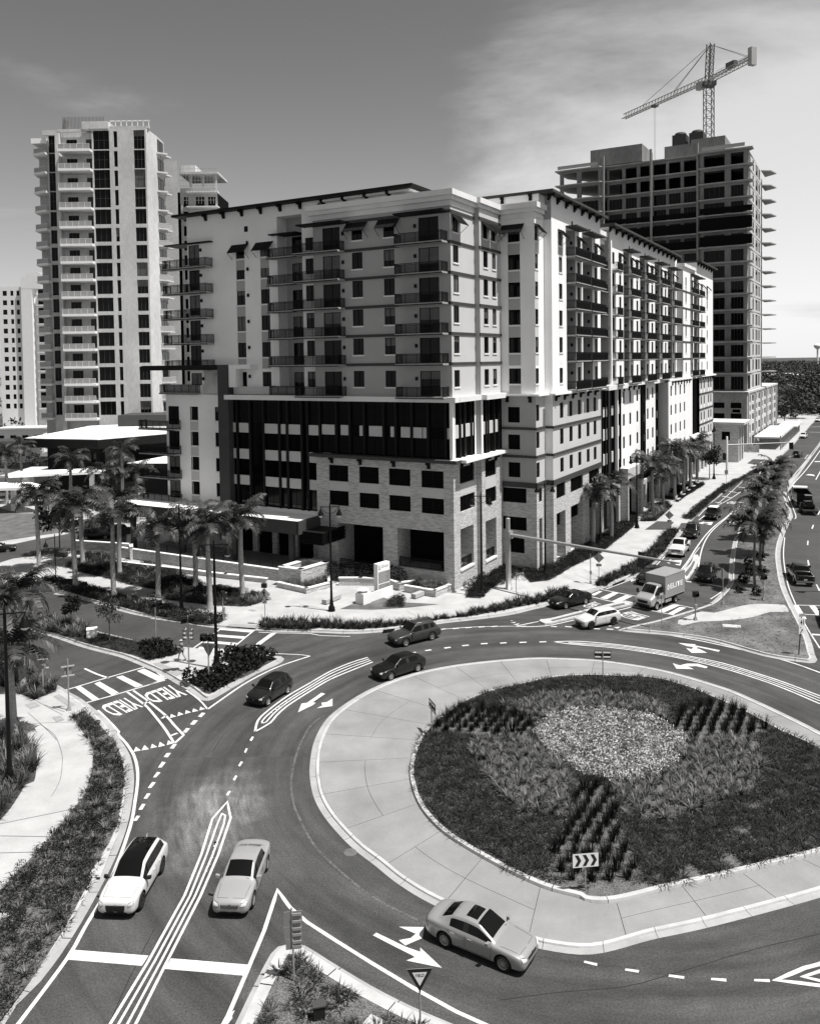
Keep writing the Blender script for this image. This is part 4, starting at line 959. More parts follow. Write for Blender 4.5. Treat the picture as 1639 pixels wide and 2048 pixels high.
for zb, t in ((17.2, 0.2), (13.85, 0.2), (10.6, 0.5)):
    W_.box(11.85, 12.1, -5.1, -0.7, zb - t, zb + 0.1, "frame_grey", "belt_course"); W_.box(11.85, 14.9, -5.15, -4.95, zb - t, zb + 0.1, "frame_grey", "belt_course"); W_.box(14.86, 34.9, -6.15, -5.9, zb - t, zb + 0.1, "frame_grey", "belt_course"); W_.box(14.86, 15.1, -6.1, -5.15, zb - t, zb + 0.1, "frame_grey", "belt_course")
W_.box(11.5, 12.4, -5.6, -0.7, 21.05, 21.3, "stucco_pale", "ledge"); W_.box(12.4, 15, -5.6, -4.9, 21.05, 21.3, "stucco_pale", "ledge"); W_.box(14.4, 36, -6.6, -5.8, 21.05, 21.3, "stucco_pale", "ledge")
for a in (-4.3, -1.4): bracket(apt, 'u', 12, a, 21.04, d=0.5)
for a in np.arange(16, 35, 3.2): bracket(apt, 'w', -6, float(a), 21.04, d=0.6)
# stone base of the street front: piers, louvres and dark openings
hb = [(-3.7, -0.62, 8.2, 9.95), (-3.7, -0.62, 4.85, 6.45), (-3.4, -0.95, 2.1, 3.95)]
for q in hb: louvre('u', 12, *q)
W_.panel('u', 12, -5, -0.6, 0, 10.05, "stone", hb)
hb = [(12.75, 13.8, 8.25, 9.95), (12.75, 13.8, 0.3, 6.3, 1.5)]; louvre('w', -5, *hb[0]); W_.panel('w', -5, 12, 15, 0, 10.05, "stone", hb)
hb = []
for a0, a1 in ((16.1, 19.4), (21.5, 26.5), (29.2, 33.9)):
    hb += [(a0, a1, 8.2, 10.0), (a0, a1, 0.4, 6.4, 2.0)]; louvre('w', -6, a0, a1, 8.2, 10.0); W_.box(a0, a1, -4.2, -4.0, 0.3, 6.5, "interior", "dark_interior"); louvre('w', -6, a0, a1, 4.5, 6.4, 0.8)
W_.panel('w', -6, 15, 35, 0, 10.05, "stone", hb); W_.panel('u', 15, -6, -5, 0, 10.5, "stone")
W_.box(12.5, 14.2, -3.6, -3.5, 0, 6.4, "interior", "dark_interior")
# further base storeys to the far end
L4 = [(8.0, 9.8), (11.35, 13.2), (14.85, 16.7), (18.3, 20.2)]
curtain('w', -5.8, 35.0, 45.6, 7.3, 20.9, [(9.9, 11.5), (13.5, 15.1), (16.9, 18.3)], [(36.3, 37.4), (38.0, 38.5), (39.3, 39.9), (40.7, 41.8), (43.7, 45.1)], [36.0, 37.7, 38.9, 40.3, 42.1, 43.3], 0.3); W_.box(42.5, 42.9, -6.3, -5.9, 7.3, 20.9, "stucco_white", "pilaster")
W_.box(35.6, 46, -7.0, -5.7, 20.8, 21.5, "cornice", "ledge"); W_.box(46, 58, -6.7, -5.8, 21.0, 21.3, "stucco_pale", "ledge"); W_.box(58, 72, -6.8, -5.8, 20.9, 21.4, "cornice", "ledge"); W_.box(72, 93, -7.6, -5.8, 21.05, 21.35, "stucco_pale", "ledge"); W_.box(93, 107, -7.0, -6, 20.9, 21.45, "cornice", "ledge"); W_.box(107, 125, -7.0, -6, 21.0, 21.3, "stucco_pale", "ledge")
def low(x0, x1, y, cols, w=1.1, m="stucco_white", rows=L4, z0=7.3):
    hh = [(a, a + w) + z for a in cols for z in rows]
    for q in hh: window(apt, 'w', y, *q, rows=2, sill=False, blinds=0)
    for a in cols:
        for i, z in enumerate(rows): W_.box(a, a + w, y - 0.012, y + 0.05, z[0] - 1.4, z[0] - 0.05, "stucco_pale", "accent_panel")
    W_.panel('w', y, x0, x1, z0, 21.0, m, hh)
low(45.6, 57.2, -6, (46.55, 50.35, 54.8)); curtain('w', -5.8, 57.2, 61.0, 8.6, 20.9, [(11.3, 12.4), (14.6, 15.8), (17.9, 19.1)], [(60.0, 60.5)], [58.6, 59.8], 0.3)
W_.box(57.2, 61, -6, -5.5, 7.3, 8.6, "stone"); low(61.0, 67.9, -6, (61.8, 65.35)); curtain('w', -5.8, 67.9, 71.0, 5.0, 20.9, [(11.3, 12.4), (14.6, 15.8), (17.9, 19.1)], [(69.3, 69.9)], [69.0, 70.3], 0.3)
W_.panel('u', 71.0, -7.6, -5.5, 0, 20.9, "stucco_mid"); low(71.0, 92.9, -7.6, (72.6, 76.5, 80.5, 84.5), 1.15); W_.panel('w', -7.6, 86.5, 92.9, 7.3, 20.9, "stucco_white") if False else None
curtain('w', -5.9, 92.9, 107.2, 8.8, 20.9, [(11.0, 12.8), (14.4, 16.2), (17.8, 19.2)], [(99.4, 101.0)], [94.5, 96.2, 98.0, 99.2, 101.2, 103.0, 104.6, 106.0], 0.35); low(107.2, 124, -6.4, (108.6, 112.2, 117.6, 120.6), 1.2, "stucco_mid")
for zb in (17.3, 13.9, 10.6): W_.box(107.2, 124.05, -6.5, -6.3, zb - 0.25, zb + 0.1, "frame_grey", "belt_course")
W_.panel('w', -6.4, 107.2, 124, 0, 7.3, "stone", [(109 + 4 * i, 111.5 + 4 * i, 0.3, 5.5, 0.6) for i in range(4)])
for a in np.arange(47, 57, 3.0): bracket(apt, 'w', -6, float(a), 20.99, d=0.5)
for a in np.arange(74, 92, 2.6): bracket(apt, 'w', -7.6, float(a), 21.0, d=0.5)
for a in np.arange(108, 124, 3.0): bracket(apt, 'w', -6.4, float(a), 20.99, d=0.5)
W_.panel('w', -6, 35, 45.2, 0, 7.3, "stone", [(36, 39, 0.3, 5.5, 1.0), (40.2, 44, 0.3, 5.5, 1.0)]); W_.panel('w', -7.2, 44.9, 54.3, 0, 8.4, "stone", [(45.4, 52.9, 0, 6.9, 6.0)]); W_.panel('u', 44.9, -7.2, -6, 0, 8.4, "stone"); W_.box(44.9, 54.3, -7.2, -5.9, 8.4, 8.55, "cornice", "ledge")
W_.panel('w', -6.3, 54.3, 70, 0, 7.4, "stone", [(55.6, 59.4, 0.3, 4.2, 2.0), (60.4, 64.5, 0.3, 4.2, 2.0), (65.4, 69.2, 0.3, 4.2, 2.0), (56, 68.5, 5.0, 6.4, 0.3)]); W_.panel('w', -6.5, 71, 107.2, 0, 7.4, "stone", [(72.5 + 4.4 * i, 75.6 + 4.4 * i, 0.3, 5.6, 1.0) for i in range(8)])
W_.box(54.5, 107, -4.4, -4.2, 0, 7.4, "interior", "dark_interior"); W_.box(92.9, 107.2, -6.6, -5.8, 7.4, 8.8, "stucco_pale", "ledge")
W_.box(35, 124, -5.6, -5.4, 0, 21, "interior", "dark_interior")
W_.box(3.7, 34, 3, 17.8, 0.3, 42, "interior", "dark_interior")
# ---------- left end: dark portal frame, low wing x = 1, y 33..44
W_.box(-0.55, 1.2, 31.5, 33.2, 7.0, 25.25, "frame_grey", "portal_frame"); W_.box(-0.55, 1.2, 33.2, 46.8, 24.6, 25.25, "trim_dark", "portal_frame"); 
for a in np.arange(34.2, 46.5, 1.15): W_.box(1.2, 5.5, float(a), float(a) + 0.3, 24.7, 25.1, "trim_dark", "pergola_slat")
W_.box(1.3, 5.6, 46.5, 46.85, 24.6, 25.25, "trim_dark", "portal_frame")
W_.box(-0.4, 1.0, 27.9, 31.45, 24.7, 25.25, "white_paint", "portal_frame"); W_.box(-0.4, 1.0, 30.3, 31.45, 22.4, 24.69, "white_paint", "portal_frame")
hw = []
for z0, z1 in ((8.0, 9.75), (11.3, 13.05), (14.55, 16.4), (17.95, 19.75)):
    for a0, a1 in ((38.15, 39.6), (34.2, 35.2)): hw.append((a0, a1, z0, z1)); window(apt, 'u', 1, a0, a1, z0, z1)
    W_.box(0.988, 1.05, 38.15, 39.6, z0 - 1.4, z0 - 0.2, "stucco_mid", "accent_panel")
    hw.append((41.6, 43.6, z0 - 0.7, z1)); window(apt, 'u', 1, 41.6, 43.6, z0 - 0.7, z1, sill=False, name="balcony_door"); balcony(apt, 'u', 1, 41.3, 47.8, z0 - 1.2, 1.5)
W_.panel('u', 1, 33.2, 44.0, 3, 22.6, "stucco_white", hw); W_.panel('w', 44.0, 1, 12, 3, 22.6, "stucco_pale", out=1); W_.box(1, 12, 33.2, 43.9, 21.3, 21.5, "roof_white", "roof_deck")
W_.box(1.0, 3, 33.2, 37.0, 22.6, 24.6, "stucco_pale"); balcony(apt, 'u', 1, 37.6, 44.6, 21.6, 0.6); W_.panel('u', 0.99, 32, 44, 0, 3, "stone")
W_.panel('u', 1.4, 18.3, 33, 0, 6.6, "stone", [(20 + 3.2 * i, 22.4 + 3.2 * i, 0.3, 4.4, 0.4) for i in range(4)])
W_.box(1.8, 1.9, 18.5, 33, 0, 5, "interior", "dark_interior")
W_.done(apt)
# small rooftop word on the street front
cw = [Vector((66.5, -6.25, 42.55)), Vector((71.8, -6.25, 42.55)), Vector((71.8, -6.25, 43.35)), Vector((66.5, -6.25, 43.35))]
# ------------------------------------------------------------------ background buildings
def X2(px, y, py=800): return at_depth(px, py, y).x
def at_depth(px, py, y):
    d = (px - PCX) / FOC * RIGHT - (py - PCY) / FOC * UPV + FWD; return EYE + d * (y / d.y)

# west residential tower, curved front with glass-railed balconies
ta = thing("concrete_tower", "tall unfinished concrete apartment tower with white balconies left of the stucco block", "tower", (-82.6, 195, 0))
T = Walls(ta)
def tx(px): return (px - 122) * 0.1183
TZ = [12.98 + 4.08 * k for k in range(12)] + [62.2, 66.7, 71.2, 75.7, 80.3]
hole_front = []; 
for k in range(16):
    z0, z1 = TZ[k], TZ[k + 1]; top = k >= 12
    for a0, a1, c in ((201, 233, 3), (241.5, 249, 1), (281, 303, 3)):
        q = (tx(a0), tx(a1), z0 + (0.55 if not top or c == 1 else 0.12), z1 - (0.3 if not top or c == 1 else 0.1)); hole_front.append(q); window(ta, 'w', 0, *q, cols=c, rows=1 if not top or c == 1 else 2, sill=False, fm="frame_grey", blinds=0.1, depth=0.3)
T.panel('w', 0, tx(198.5), tx(306), 8, 80.6, "tower_concrete", hole_front, depth=0.3)
T.box(tx(198.5), tx(300), 0.4, 4, 8, 79.5, "interior", "dark_interior")
# rounded corner and side
cp = MB(); px0 = tx(306)
cp.face([(px0, 0, 8), (px0 + 1.6, 2.2, 8), (px0 + 1.6, 2.2, 79.5), (px0, 0, 80.6)], "tower_concrete"); cp.face([(px0 + 1.6, 2.2, 8), (px0 + 1.6, 8.5, 8), (px0 + 1.6, 8.5, 79.5), (px0 + 1.6, 2.2, 79.5)], "tower_concrete"); cp.face([(px0 + 1.6, 8.5, 8), (px0 - 7, 20, 8), (px0 - 7, 20, 79.5), (px0 + 1.6, 8.5, 79.5)], "tower_concrete")
cp.obj("wall", ta)
for k in range(16):
    window(ta, 'u', px0 + 1.6, 3.2, 7.6, TZ[k] + 0.3, TZ[k] + 3.2, cols=2, sill=False, depth=-0.02, out=1, blinds=0)
    def zig():
        m = MB(); m.prism([(0, 2.4), (2.2, 4.0), (1.2, 5.6), (2.0, 7.6), (0, 8.4)], -0.35, 0, "tower_concrete", bottom=True); return m.mesh("balcony")
    b = put("balcony", cached("zig", zig), ta, (px0 + 1.6, 0, TZ[k]))
    def zigr():
        m = MB(); P = [(0, 2.5), (2.1, 4.0), (1.1, 5.6), (1.9, 7.6), (0, 8.3)]
        for p, q in zip(P, P[1:]): m.face([(p[0], p[1], 0.05), (q[0], q[1], 0.05), (q[0], q[1], 1.1), (p[0], p[1], 1.1)], "clear_rail"); m.bar((p[0], p[1], 1.1), (q[0], q[1], 1.1), 0.06, "white_paint")
        return m.mesh("railing")
    if k < 12: put("railing", cached("zigr", zigr), b)
# balcony bay, recessed
T.panel('w', 1.9, tx(132), tx(198.5), 8, 80.3, "tower_concrete", [q for k in range(16) for q in ((tx(142), tx(163), TZ[k] + 0.1, TZ[k] + 3.0, 0.2), (tx(181), tx(196), TZ[k] + 0.5, TZ[k] + 3.0, 0.2))])
T.panel('u', tx(198.5), 0, 1.9, 8, 80.3, "tower_concrete"); T.box(tx(136), tx(198), 2.2, 14, 8, 79, "interior", "dark_interior")
for k in range(16):
    window(ta, 'w', 1.9, tx(142), tx(163), TZ[k] + 0.1, TZ[k] + 3.0, cols=3, sill=False, fm="frame_grey", name="balcony_door", blinds=0)
    window(ta, 'w', 1.9, tx(181), tx(196), TZ[k] + 0.5, TZ[k] + 3.0, cols=1, sill=False, fm="frame_grey", gm="frame_grey")
    def slab():
        m = MB(); L = tx(199) - tx(135.5); m.box(0, L, -1.6, 1.9, -0.55, 0, "white_paint"); m.box(0.05, L - .05, -1.5, 1.9, -0.7, -0.551, "tower_concrete"); return m.mesh("balcony")
    b = put("balcony", cached("slabA", slab), ta, (tx(135.5), 0, TZ[k]))
    def gr():
        m = MB(); L = tx(199) - tx(135.5)
        m.box(0.1, L - 0.1, -1.52, -1.49, 0.06, 1.1, "clear_rail"); m.box(0.1, L - 0.1, -1.54, -1.47, 1.1, 1.16, "white_paint")
        for i in range(6): x = 0.1 + (L - 0.2) * i / 5; m.box(x - 0.03, x + 0.03, -1.56, -1.525, 0, 1.15, "white_paint")
        return m.mesh("railing")
    put("railing", cached("grA", gr), b)
# shaded strip, dark window bay and far-left balcony wing
T.panel('w', 0.4, tx(124), tx(132), 8, 80, "tower_concrete"); T.panel('u', tx(132), 0.4, 1.9, 8, 80, "tower_concrete", out=1)
hd = []
for k in range(16):
    q = (tx(104), tx(123), TZ[k] + (0.6 if k < 12 else 0.1), TZ[k + 1] - (0.3 if k < 12 else 0.1)); hd.append(q); window(ta, 'w', 2.4, *q, cols=3, rows=1 if k < 12 else 2, sill=False, fm="frame_grey", blinds=0, depth=0.3)
T.panel('w', 2.4, tx(102), tx(124), 8, 79.6, "tower_concrete", hd, depth=0.3); T.panel('u', tx(124), 0.4, 2.4, 8, 80, "tower_concrete")
T.panel('w', 5.5, tx(73), tx(102), 8, 78, "tower_concrete"); T.panel('u', tx(73), 5.5, 20, 8, 78, "tower_concrete"); T.panel('u', tx(102), 2.4, 5.5, 8, 78, "raw_concrete")
for k in range(16):
    def sl():
        m = MB(); L = tx(102) - tx(69); m.prism([(0, 3.0), (0.4, 0.2), (L, -1.5), (L, 5.5), (0, 5.5)], -0.5, 0, "white_paint", "white_paint", True); return m.mesh("balcony")
    b = put("balcony", cached("slabL", sl), ta, (tx(69), 2.4, TZ[k]))
    def rl():
        m = MB(); L = tx(102) - tx(69); m.face([(0.45, 0.3, 0), (L, -1.4, 0), (L, -1.4, 1.1), (0.45, 0.3, 1.1)], "clear_rail"); m.bar((0.45, 0.3, 1.1), (L, -1.4, 1.1), 0.06, "white_paint"); m.bar((0.45, 0.3, 1.1), (0.05, 3, 1.1), 0.06, "white_paint"); return m.mesh("railing")
    put("railing", cached("railL", rl), b)
# crown: parapets, screens of upright bars
T.box(tx(127), tx(180), 1.0, 1.6, 80.3, 80.9, "tower_concrete", "parapet"); T.box(tx(180), tx(232), -0.2, 8, 80.6, 82.3, "tower_concrete", "parapet"); T.box(tx(97), tx(127), 1.2, 2.0, 79.6, 80.8, "tower_concrete", "parapet"); T.box(tx(232), tx(312), 0.2, 0.8, 80.6, 81.2, "tower_concrete", "parapet")
T.box(tx(70), tx(100), 2.2, 6, 78.0, 79.2, "white_paint", "roof_rail")
m = MB()
for i in range(30): x = tx(136) + i * 0.33; m.box(x, x + 0.06, 2.0, 2.1, 80.9, 84.0, "frame_grey")
m.face([(tx(134), 2.0, 80.9), (tx(134), 8, 80.9), (tx(134), 8, 83.9), (tx(136), 2.0, 83.9)], "raw_concrete"); m.obj("roof_screen", ta)
m = MB()
for i in range(8): x = tx(232) + i * 1.3; m.box(x, x + 0.16, 0.9, 1.1, 81.2, 82.7, "white_paint")
m.box(tx(232), tx(312), 0.9, 1.1, 82.5, 82.75, "white_paint"); m.obj("roof_rail", ta)
T.box(tx(100), tx(330), -3, 14, 6, 8.6, "pale_concrete", "podium"); T.box(tx(80), tx(240), 6, 20, 76, 79.4, "tower_concrete"); T.done(ta)

# rear tower wing under construction
tb = thing("concrete_tower", "pale rear tower wing with scaffolded top floor peeking above the stucco block's left end", "tower", (X2(325, 232), 232, 0))
T = Walls(tb); k_ = 232 / 1651
hw = []
for k in range(17):
    z = 9 + 4.1 * k; q = (0.4, 2.2, z + 0.3, z + 3.3); hw.append(q); window(tb, 'w', 0, *q, cols=2, sill=False, fm="frame_grey", blinds=0)
T.panel('w', 0, 0, 40 * k_, 0, 82, "pale_concrete", hw)
hw = []
for k in range(16):
    for a0, a1 in ((45 * k_, 55 * k_), (70 * k_, 88 * k_), (95 * k_, 110 * k_)):
        z = 8 + 4.1 * k; q = (a0, a1, z + 0.2, z + 3.0); hw.append(q); window(tb, 'w', 3, *q, cols=2, sill=False, fm="frame_grey", blinds=0)
T.panel('w', 3, 40 * k_, 114 * k_, 0, 75, "tower_concrete", hw)
for k in range(1, 17): T.box(55 * k_, 118 * k_, 0.6, 3.02, 8 + 4.1 * k - 0.3, 8 + 4.1 * k, "white_paint", "balcony")
T.box(40 * k_, 118 * k_, 1.5, 14, 78.6, 79.2, "pale_concrete", "roof_slab"); T.box(42 * k_, 70 * k_, 3.4, 12, 79.2, 81.5, "tower_concrete", "parapet"); T.box(0.1, 110 * k_, 4, 20, 5, 74, "interior", "dark_interior")
for x in (60, 85, 110): T.box(x * k_, (x + 4) * k_, 2.2, 2.8, 75, 78.6, "tower_concrete", "column")
m = MB()
for x in np.arange(45, 119, 6): m.bar((x * k_, 0.2, 70), (x * k_, 0.2, 79.8), 0.09, "aluminium")
for z in (71, 73, 75, 76.5, 78, 79.7): m.bar((45 * k_, 0.2, z), (118 * k_, 0.2, z), 0.09, "aluminium")
m.obj("scaffold", tb); T.done(tb)

# distant white tower at the picture's left edge
tw = thing("white_tower", "distant white apartment tower with curved roof behind the palms at far left", "tower", (X2(3, 330, 760), 330, 0))
T = Walls(tw); k_ = 0.2; hw = []
for k in range(13):
    z = 8 + 3.75 * k
    for a0, a1 in ((1.5, 3.2), (4.6, 5.8), (7.0, 8.2)): hw.append((a0, a1, z + 0.4, z + 2.4)); window(tw, 'w', 0, a0, a1, z + 0.4, z + 2.4, cols=2, sill=False, blinds=0)
T.panel('w', 0, 0, 9.5, 0, 57, "white_paint", hw); T.box(9.5, 13.8, -1.5, 6, 0, 60, "white_paint", "stair_tower"); T.panel('w', 1.0, 13.8, 19, 0, 57, "white_paint", [])
for k in range(13):
    b = T.box(15, 19.2, -1.0, 1.02, 8 + 3.75 * k, 8.4 + 3.75 * k, "white_paint", "balcony"); window(tw, 'w', 1.0, 15.2, 18, 8.6 + 3.75 * k, 11 + 3.75 * k, cols=2, sill=False, depth=0, blinds=0)
m = MB(); rows = [[(9.5 + 8 * t, y, 60 + 2.6 * math.sin(t * 2.2)) for y in (-1.5, 6)] for t in np.linspace(0, 1, 9)]; m.grid(rows, "white_paint"); m.grid([[(9.5 + 8 * t, -1.53, 56), (9.5 + 8 * t, -1.53, 60 + 2.6 * math.sin(t * 2.2))] for t in np.linspace(0, 1, 9)], "white_paint"); m.obj("curved_roof", tw)
T.box(0.1, 19, 1.3, 14, 0, 56.5, "white_paint"); T.done(tw)

# east tower under construction (same grid as the apartment block)
te = thing("concrete_tower", "dark concrete tower under construction with open top floors behind the stucco block's right end", "tower", C0, YAW)
T = Walls(te)
hp = [(-4.2, -1.4, 11.4, 12.9), (-8.5, -5.75, 11.4, 12.9), (-4.2, -1.4, 8.5, 10.0), (-8.5, -5.75, 8.5, 10.0), (0.5, 3.3, 11.4, 12.9), (0.5, 3.3, 8.5, 10), (-8.2, -6.2, 10.25, 11.1)]
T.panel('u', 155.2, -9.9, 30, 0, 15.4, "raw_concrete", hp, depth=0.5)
for q in ((15.4, 15.7),): T.box(154.9, 156, -10.2, 30, *q, "raw_concrete", "parapet")
hp = []
for k, (z0, z1) in enumerate(((0.4, 3.3), (4.2, 6.6), (7.6, 9.4), (10.2, 11.9), (12.7, 14.6))):
    for i in range(10): a = 158 + i * 7.0; hp.append((a, a + 4.4, z0, z1))
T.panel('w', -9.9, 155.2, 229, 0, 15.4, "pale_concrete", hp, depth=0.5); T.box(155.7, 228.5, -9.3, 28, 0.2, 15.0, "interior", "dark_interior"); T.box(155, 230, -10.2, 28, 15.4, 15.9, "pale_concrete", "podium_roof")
for a in np.arange(156.5, 229, 14.0): T.box(float(a) - 0.4, float(a) + 0.4, -10.3, -9.88, 0, 15.4, "pale_concrete", "pilaster")
EZ = [16.0] + [20.8 + 4.3 * k for k in range(15)]
for k in range(15):
    z0, z1 = EZ[k], EZ[k + 1]; open_ = k >= 13
    def slab():
        m = MB(); m.prism([(156.6, -11.0), (156.6, 2.6), (158.6, 3.6), (158.6, 29.2), (156.6, 30.2), (156.6, 43.6), (168, 43.6), (190, 30), (190, -9.2), (161, -9.6), (159.5, -11.0)], -0.3, 0, "slab_concrete", "slab_concrete", True); return m.mesh("floor_slab")
    put("floor_slab", cached("slabE", slab), te, (0, 0, z1))
    # columns and glazed bays
    bays = [(-8.6, -5.4, 158.2), (-3.8, 1.6, 158.2), (3.9, 7.3, 160.4), (8.2, 11.4, 160.4), (12.2, 15.6, 160.4), (16.4, 19.4, 160.4), (20.4, 23.6, 160.4), (24.6, 28.4, 160.4), (31, 36.0, 158.2), (37.4, 41.4, 158.2)]
    for a0, a1, u in bays:
        if open_: continue
        window(te, 'u', u, a0, a1, z0 + 0.25, z1 - 0.95, cols=4, sill=False, fm="frame_grey", depth=0.3, blinds=0)
    for u, c0, c1 in ((158.2, -9.6, 2.6), (160.4, 3.2, 29), (158.2, 30, 42.6)):
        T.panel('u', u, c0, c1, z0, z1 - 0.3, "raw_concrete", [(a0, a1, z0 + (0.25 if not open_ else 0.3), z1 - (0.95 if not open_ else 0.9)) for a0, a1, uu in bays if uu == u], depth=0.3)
    T.panel('u', 160.4, 2.6, 3.2, z0, z1, "raw_concrete"); T.panel('w', 2.6, 158.2, 160.4, z0, z1, "raw_concrete", out=1)
    for q in ((170.0, 172.5), (176.5, 181), (183, 186)):
        window(te, 'w', -9.4, q[0], q[1], z0 + 0.6, z1 - 0.7, cols=2, sill=False, fm="frame_grey", depth=0.1, blinds=0)
    window(te, 'w', -9.4, 160.5, 165.5, z0 + 0.3, z1 - 0.7, cols=3, sill=False, fm="frame_grey", depth=0.1, blinds=0)
    T.panel('w', -9.4, 158.2, 189, z0, z1 - 0.3, "pale_concrete", [(170.0, 172.5, z0 + .6, z1 - .7), (176.5, 181, z0 + .6, z1 - .7), (183, 186, z0 + .6, z1 - .7), (160.5, 165.5, z0 + .3, z1 - .7)])
    def wedge():
        m = MB(); m.prism([(189, -9.4), (199, -9.4), (196, -13.0), (191, -12.0)], -0.3, 0, "slab_concrete", "slab_concrete", True); return m.mesh("balcony")
    b = put("balcony", cached("wedgeE", wedge), te, (0, 0, z1))
    m = None
T.box(189, 199, -8.6, 10, 16, 80, "raw_concrete"); T.box(160.9, 188.5, -8.8, 28, 16, 71.5, "interior", "dark_interior"); T.box(159, 170, 30.2, 42, 16, 71.5, "interior", "dark_interior"); T.box(164, 186, -5, 26, 71.5, 80.5, "interior", "dark_interior")
for u, a in ((158.3, -9.3), (158.3, 2.0), (158.3, 30.5), (158.3, 42)): T.box(u, u + 0.8, a - 0.4, a + 0.4, 71, 81, "raw_concrete", "column")
# netting on three storeys
for z0, h in ((55.3, 2.6), (59.6, 3.2), (64.0, 1.6)):
    T.box(156.3, 156.36, -11.0, 2.4, z0, z0 + h, "interior", "debris_net"); T.box(158.3, 158.36, 3.6, 29, z0, z0 + h * 0.8, "interior", "debris_net")
# roof walls, plant and parapets
T.box(160, 175, 3.5, 12.5, 81.3, 84.6, "raw_concrete", "roof_core"); T.box(159, 172, 18.5, 33.5, 81.3, 86.2, "raw_concrete", "roof_core"); T.box(161, 178, -3.5, 5.5, 81.3, 85.8, "raw_concrete", "roof_core")
for a in (5.8, 10.4): 
    T.box(162, 166, a - 3.4, a + .4, 84.7, 88.0, "frame_grey", "cooling_unit"); m = MB(); m.lathe((164, a - 1.5, 88.001), [(1.6, 0), (1.6, .6), (1.2, .9), (0.01, .95)], "frame_grey"); m.obj("fan_hood", te)
T.box(157.4, 157.5, -9, 2, 81.4, 82.4, "clear_rail", "roof_rail"); T.box(157.4, 157.5, 31, 43, 81.4, 82.4, "clear_rail", "roof_rail")
for a in (3.2, 15.8, 29.4): T.box(157.6, 158.5, a - 0.25, a + 0.25, 16, 84, "raw_concrete", "party_wall")
T.done(te)

# tower crane standing behind the roof
cr = thing("tower_crane", "lattice tower crane with long jib standing on the unfinished concrete tower", "crane", (88.2, 243.5, 79.0))
def lattice(m, p, q, w, h, n, mt, tri=False):
    p, q = Vector(p), Vector(q); d = (q - p).normalized(); s = d.cross(Vector((0, 0, 1)))
    s = Vector((1, 0, 0)) if s.length < 1e-3 else s.normalized(); u = s.cross(d)
    cs = [s * w / 2, -s * w / 2, u * h] if tri else [s * w / 2 + u * h / 2, -s * w / 2 + u * h / 2, -s * w / 2 - u * h / 2, s * w / 2 - u * h / 2]
    for c in cs: m.bar(p + c, q + c, 0.2, mt)
    for i in range(n):
        a, b = p.lerp(q, i / n), p.lerp(q, (i + 1) / n)
        for j in range(len(cs)):
            c, e = cs[j], cs[(j + 1) % len(cs)]
            m.bar(a + c, b + e, 0.11, mt); m.bar(a + c, a + e, 0.11, mt)
m = MB(); lattice(m, (0, 0, -6), (0, 0, 25), 2.3, 2.3, 14, "crane_steel"); m.obj("mast", cr)
m = MB(); m.box(-1.7, 1.7, -1.7, 1.7, 25, 26.2, "crane_steel"); m.obj("slewing_ring", cr)
J = Vector((-0.38, 0.925, 0)).normalized()
m = MB(); lattice(m, J * 1.2 + Vector((0, 0, 26.6)), J * 40 + Vector((0, 0, 26.6)), 1.5, 1.6, 26, "crane_pale", True); m.obj("jib", cr)
m = MB(); lattice(m, -J * 1.2 + Vector((0, 0, 26.8)), -J * 17 + Vector((0, 0, 27.6)), 1.8, 0.9, 10, "crane_pale"); m.obj("counter_jib", cr)
m = MB(); m.obox(-J * 16.6 + Vector((0, 0, 28.0)), J * 0.7, J.cross(Vector((0, 0, 1))) * 0.9, (0, 0, 2.4), "crane_pale"); m.obj("counterweight", cr)
m = MB(); lattice(m, (0, 0, 26.2), J * -0.8 + Vector((0, 0, 37)), 1.6, 1.4, 6, "crane_steel"); m.obj("tower_head", cr)
m = MB(); m.obox(J * 1.8 + J.cross(Vector((0, 0, 1))) * -1.5 + Vector((0, 0, 25.6)), J * 1.1, J.cross(Vector((0, 0, 1))) * 0.7, (0, 0, 1.1), "crane_pale"); m.obj("cab", cr)
ap = J * -0.8 + Vector((0, 0, 36.8)); m = MB()
for t in (14, 15, 30): m.bar(ap, J * t + Vector((0, 0, 28.3)), 0.1, "crane_steel")
for o_ in (-0.6, 0.6): m.bar(ap, -J * 15.5 + Vector((o_, 0, 28.2)), 0.1, "crane_steel")
m.obj("pendant_cable", cr)
m = MB(); m.obox(J * 24 + Vector((0, 0, 26.2)), J * 0.9, J.cross(Vector((0, 0, 1))) * 0.8, (0, 0, 0.25), "crane_steel"); 
for o_ in (-0.4, 0.4): m.bar(J * (24 + o_) + Vector((0, 0, 26)), J * (24 + o_ * .4) + Vector((0, 0, 2)), 0.05, "crane_steel")
m.obj("trolley", cr)
m = MB(); m.obox(-J * 9 + Vector((0, 0, 28.4)), J * 1.6, J.cross(Vector((0, 0, 1))) * 0.7, (0, 0, 0.7), "crane_steel"); m.obj("winch", cr)
m = MB()
for i in range(9): m.bar(-J * (2 + i * 1.8) + Vector((0.9, 0, 27.4)), -J * (2 + i * 1.8) + Vector((0.9, 0, 28.9)), 0.07, "crane_pale")
m.bar(-J * 2 + Vector((.9, 0, 28.9)), -J * 16 + Vector((.9, 0, 29.2)), 0.07, "crane_pale"); m.obj("handrail", cr)

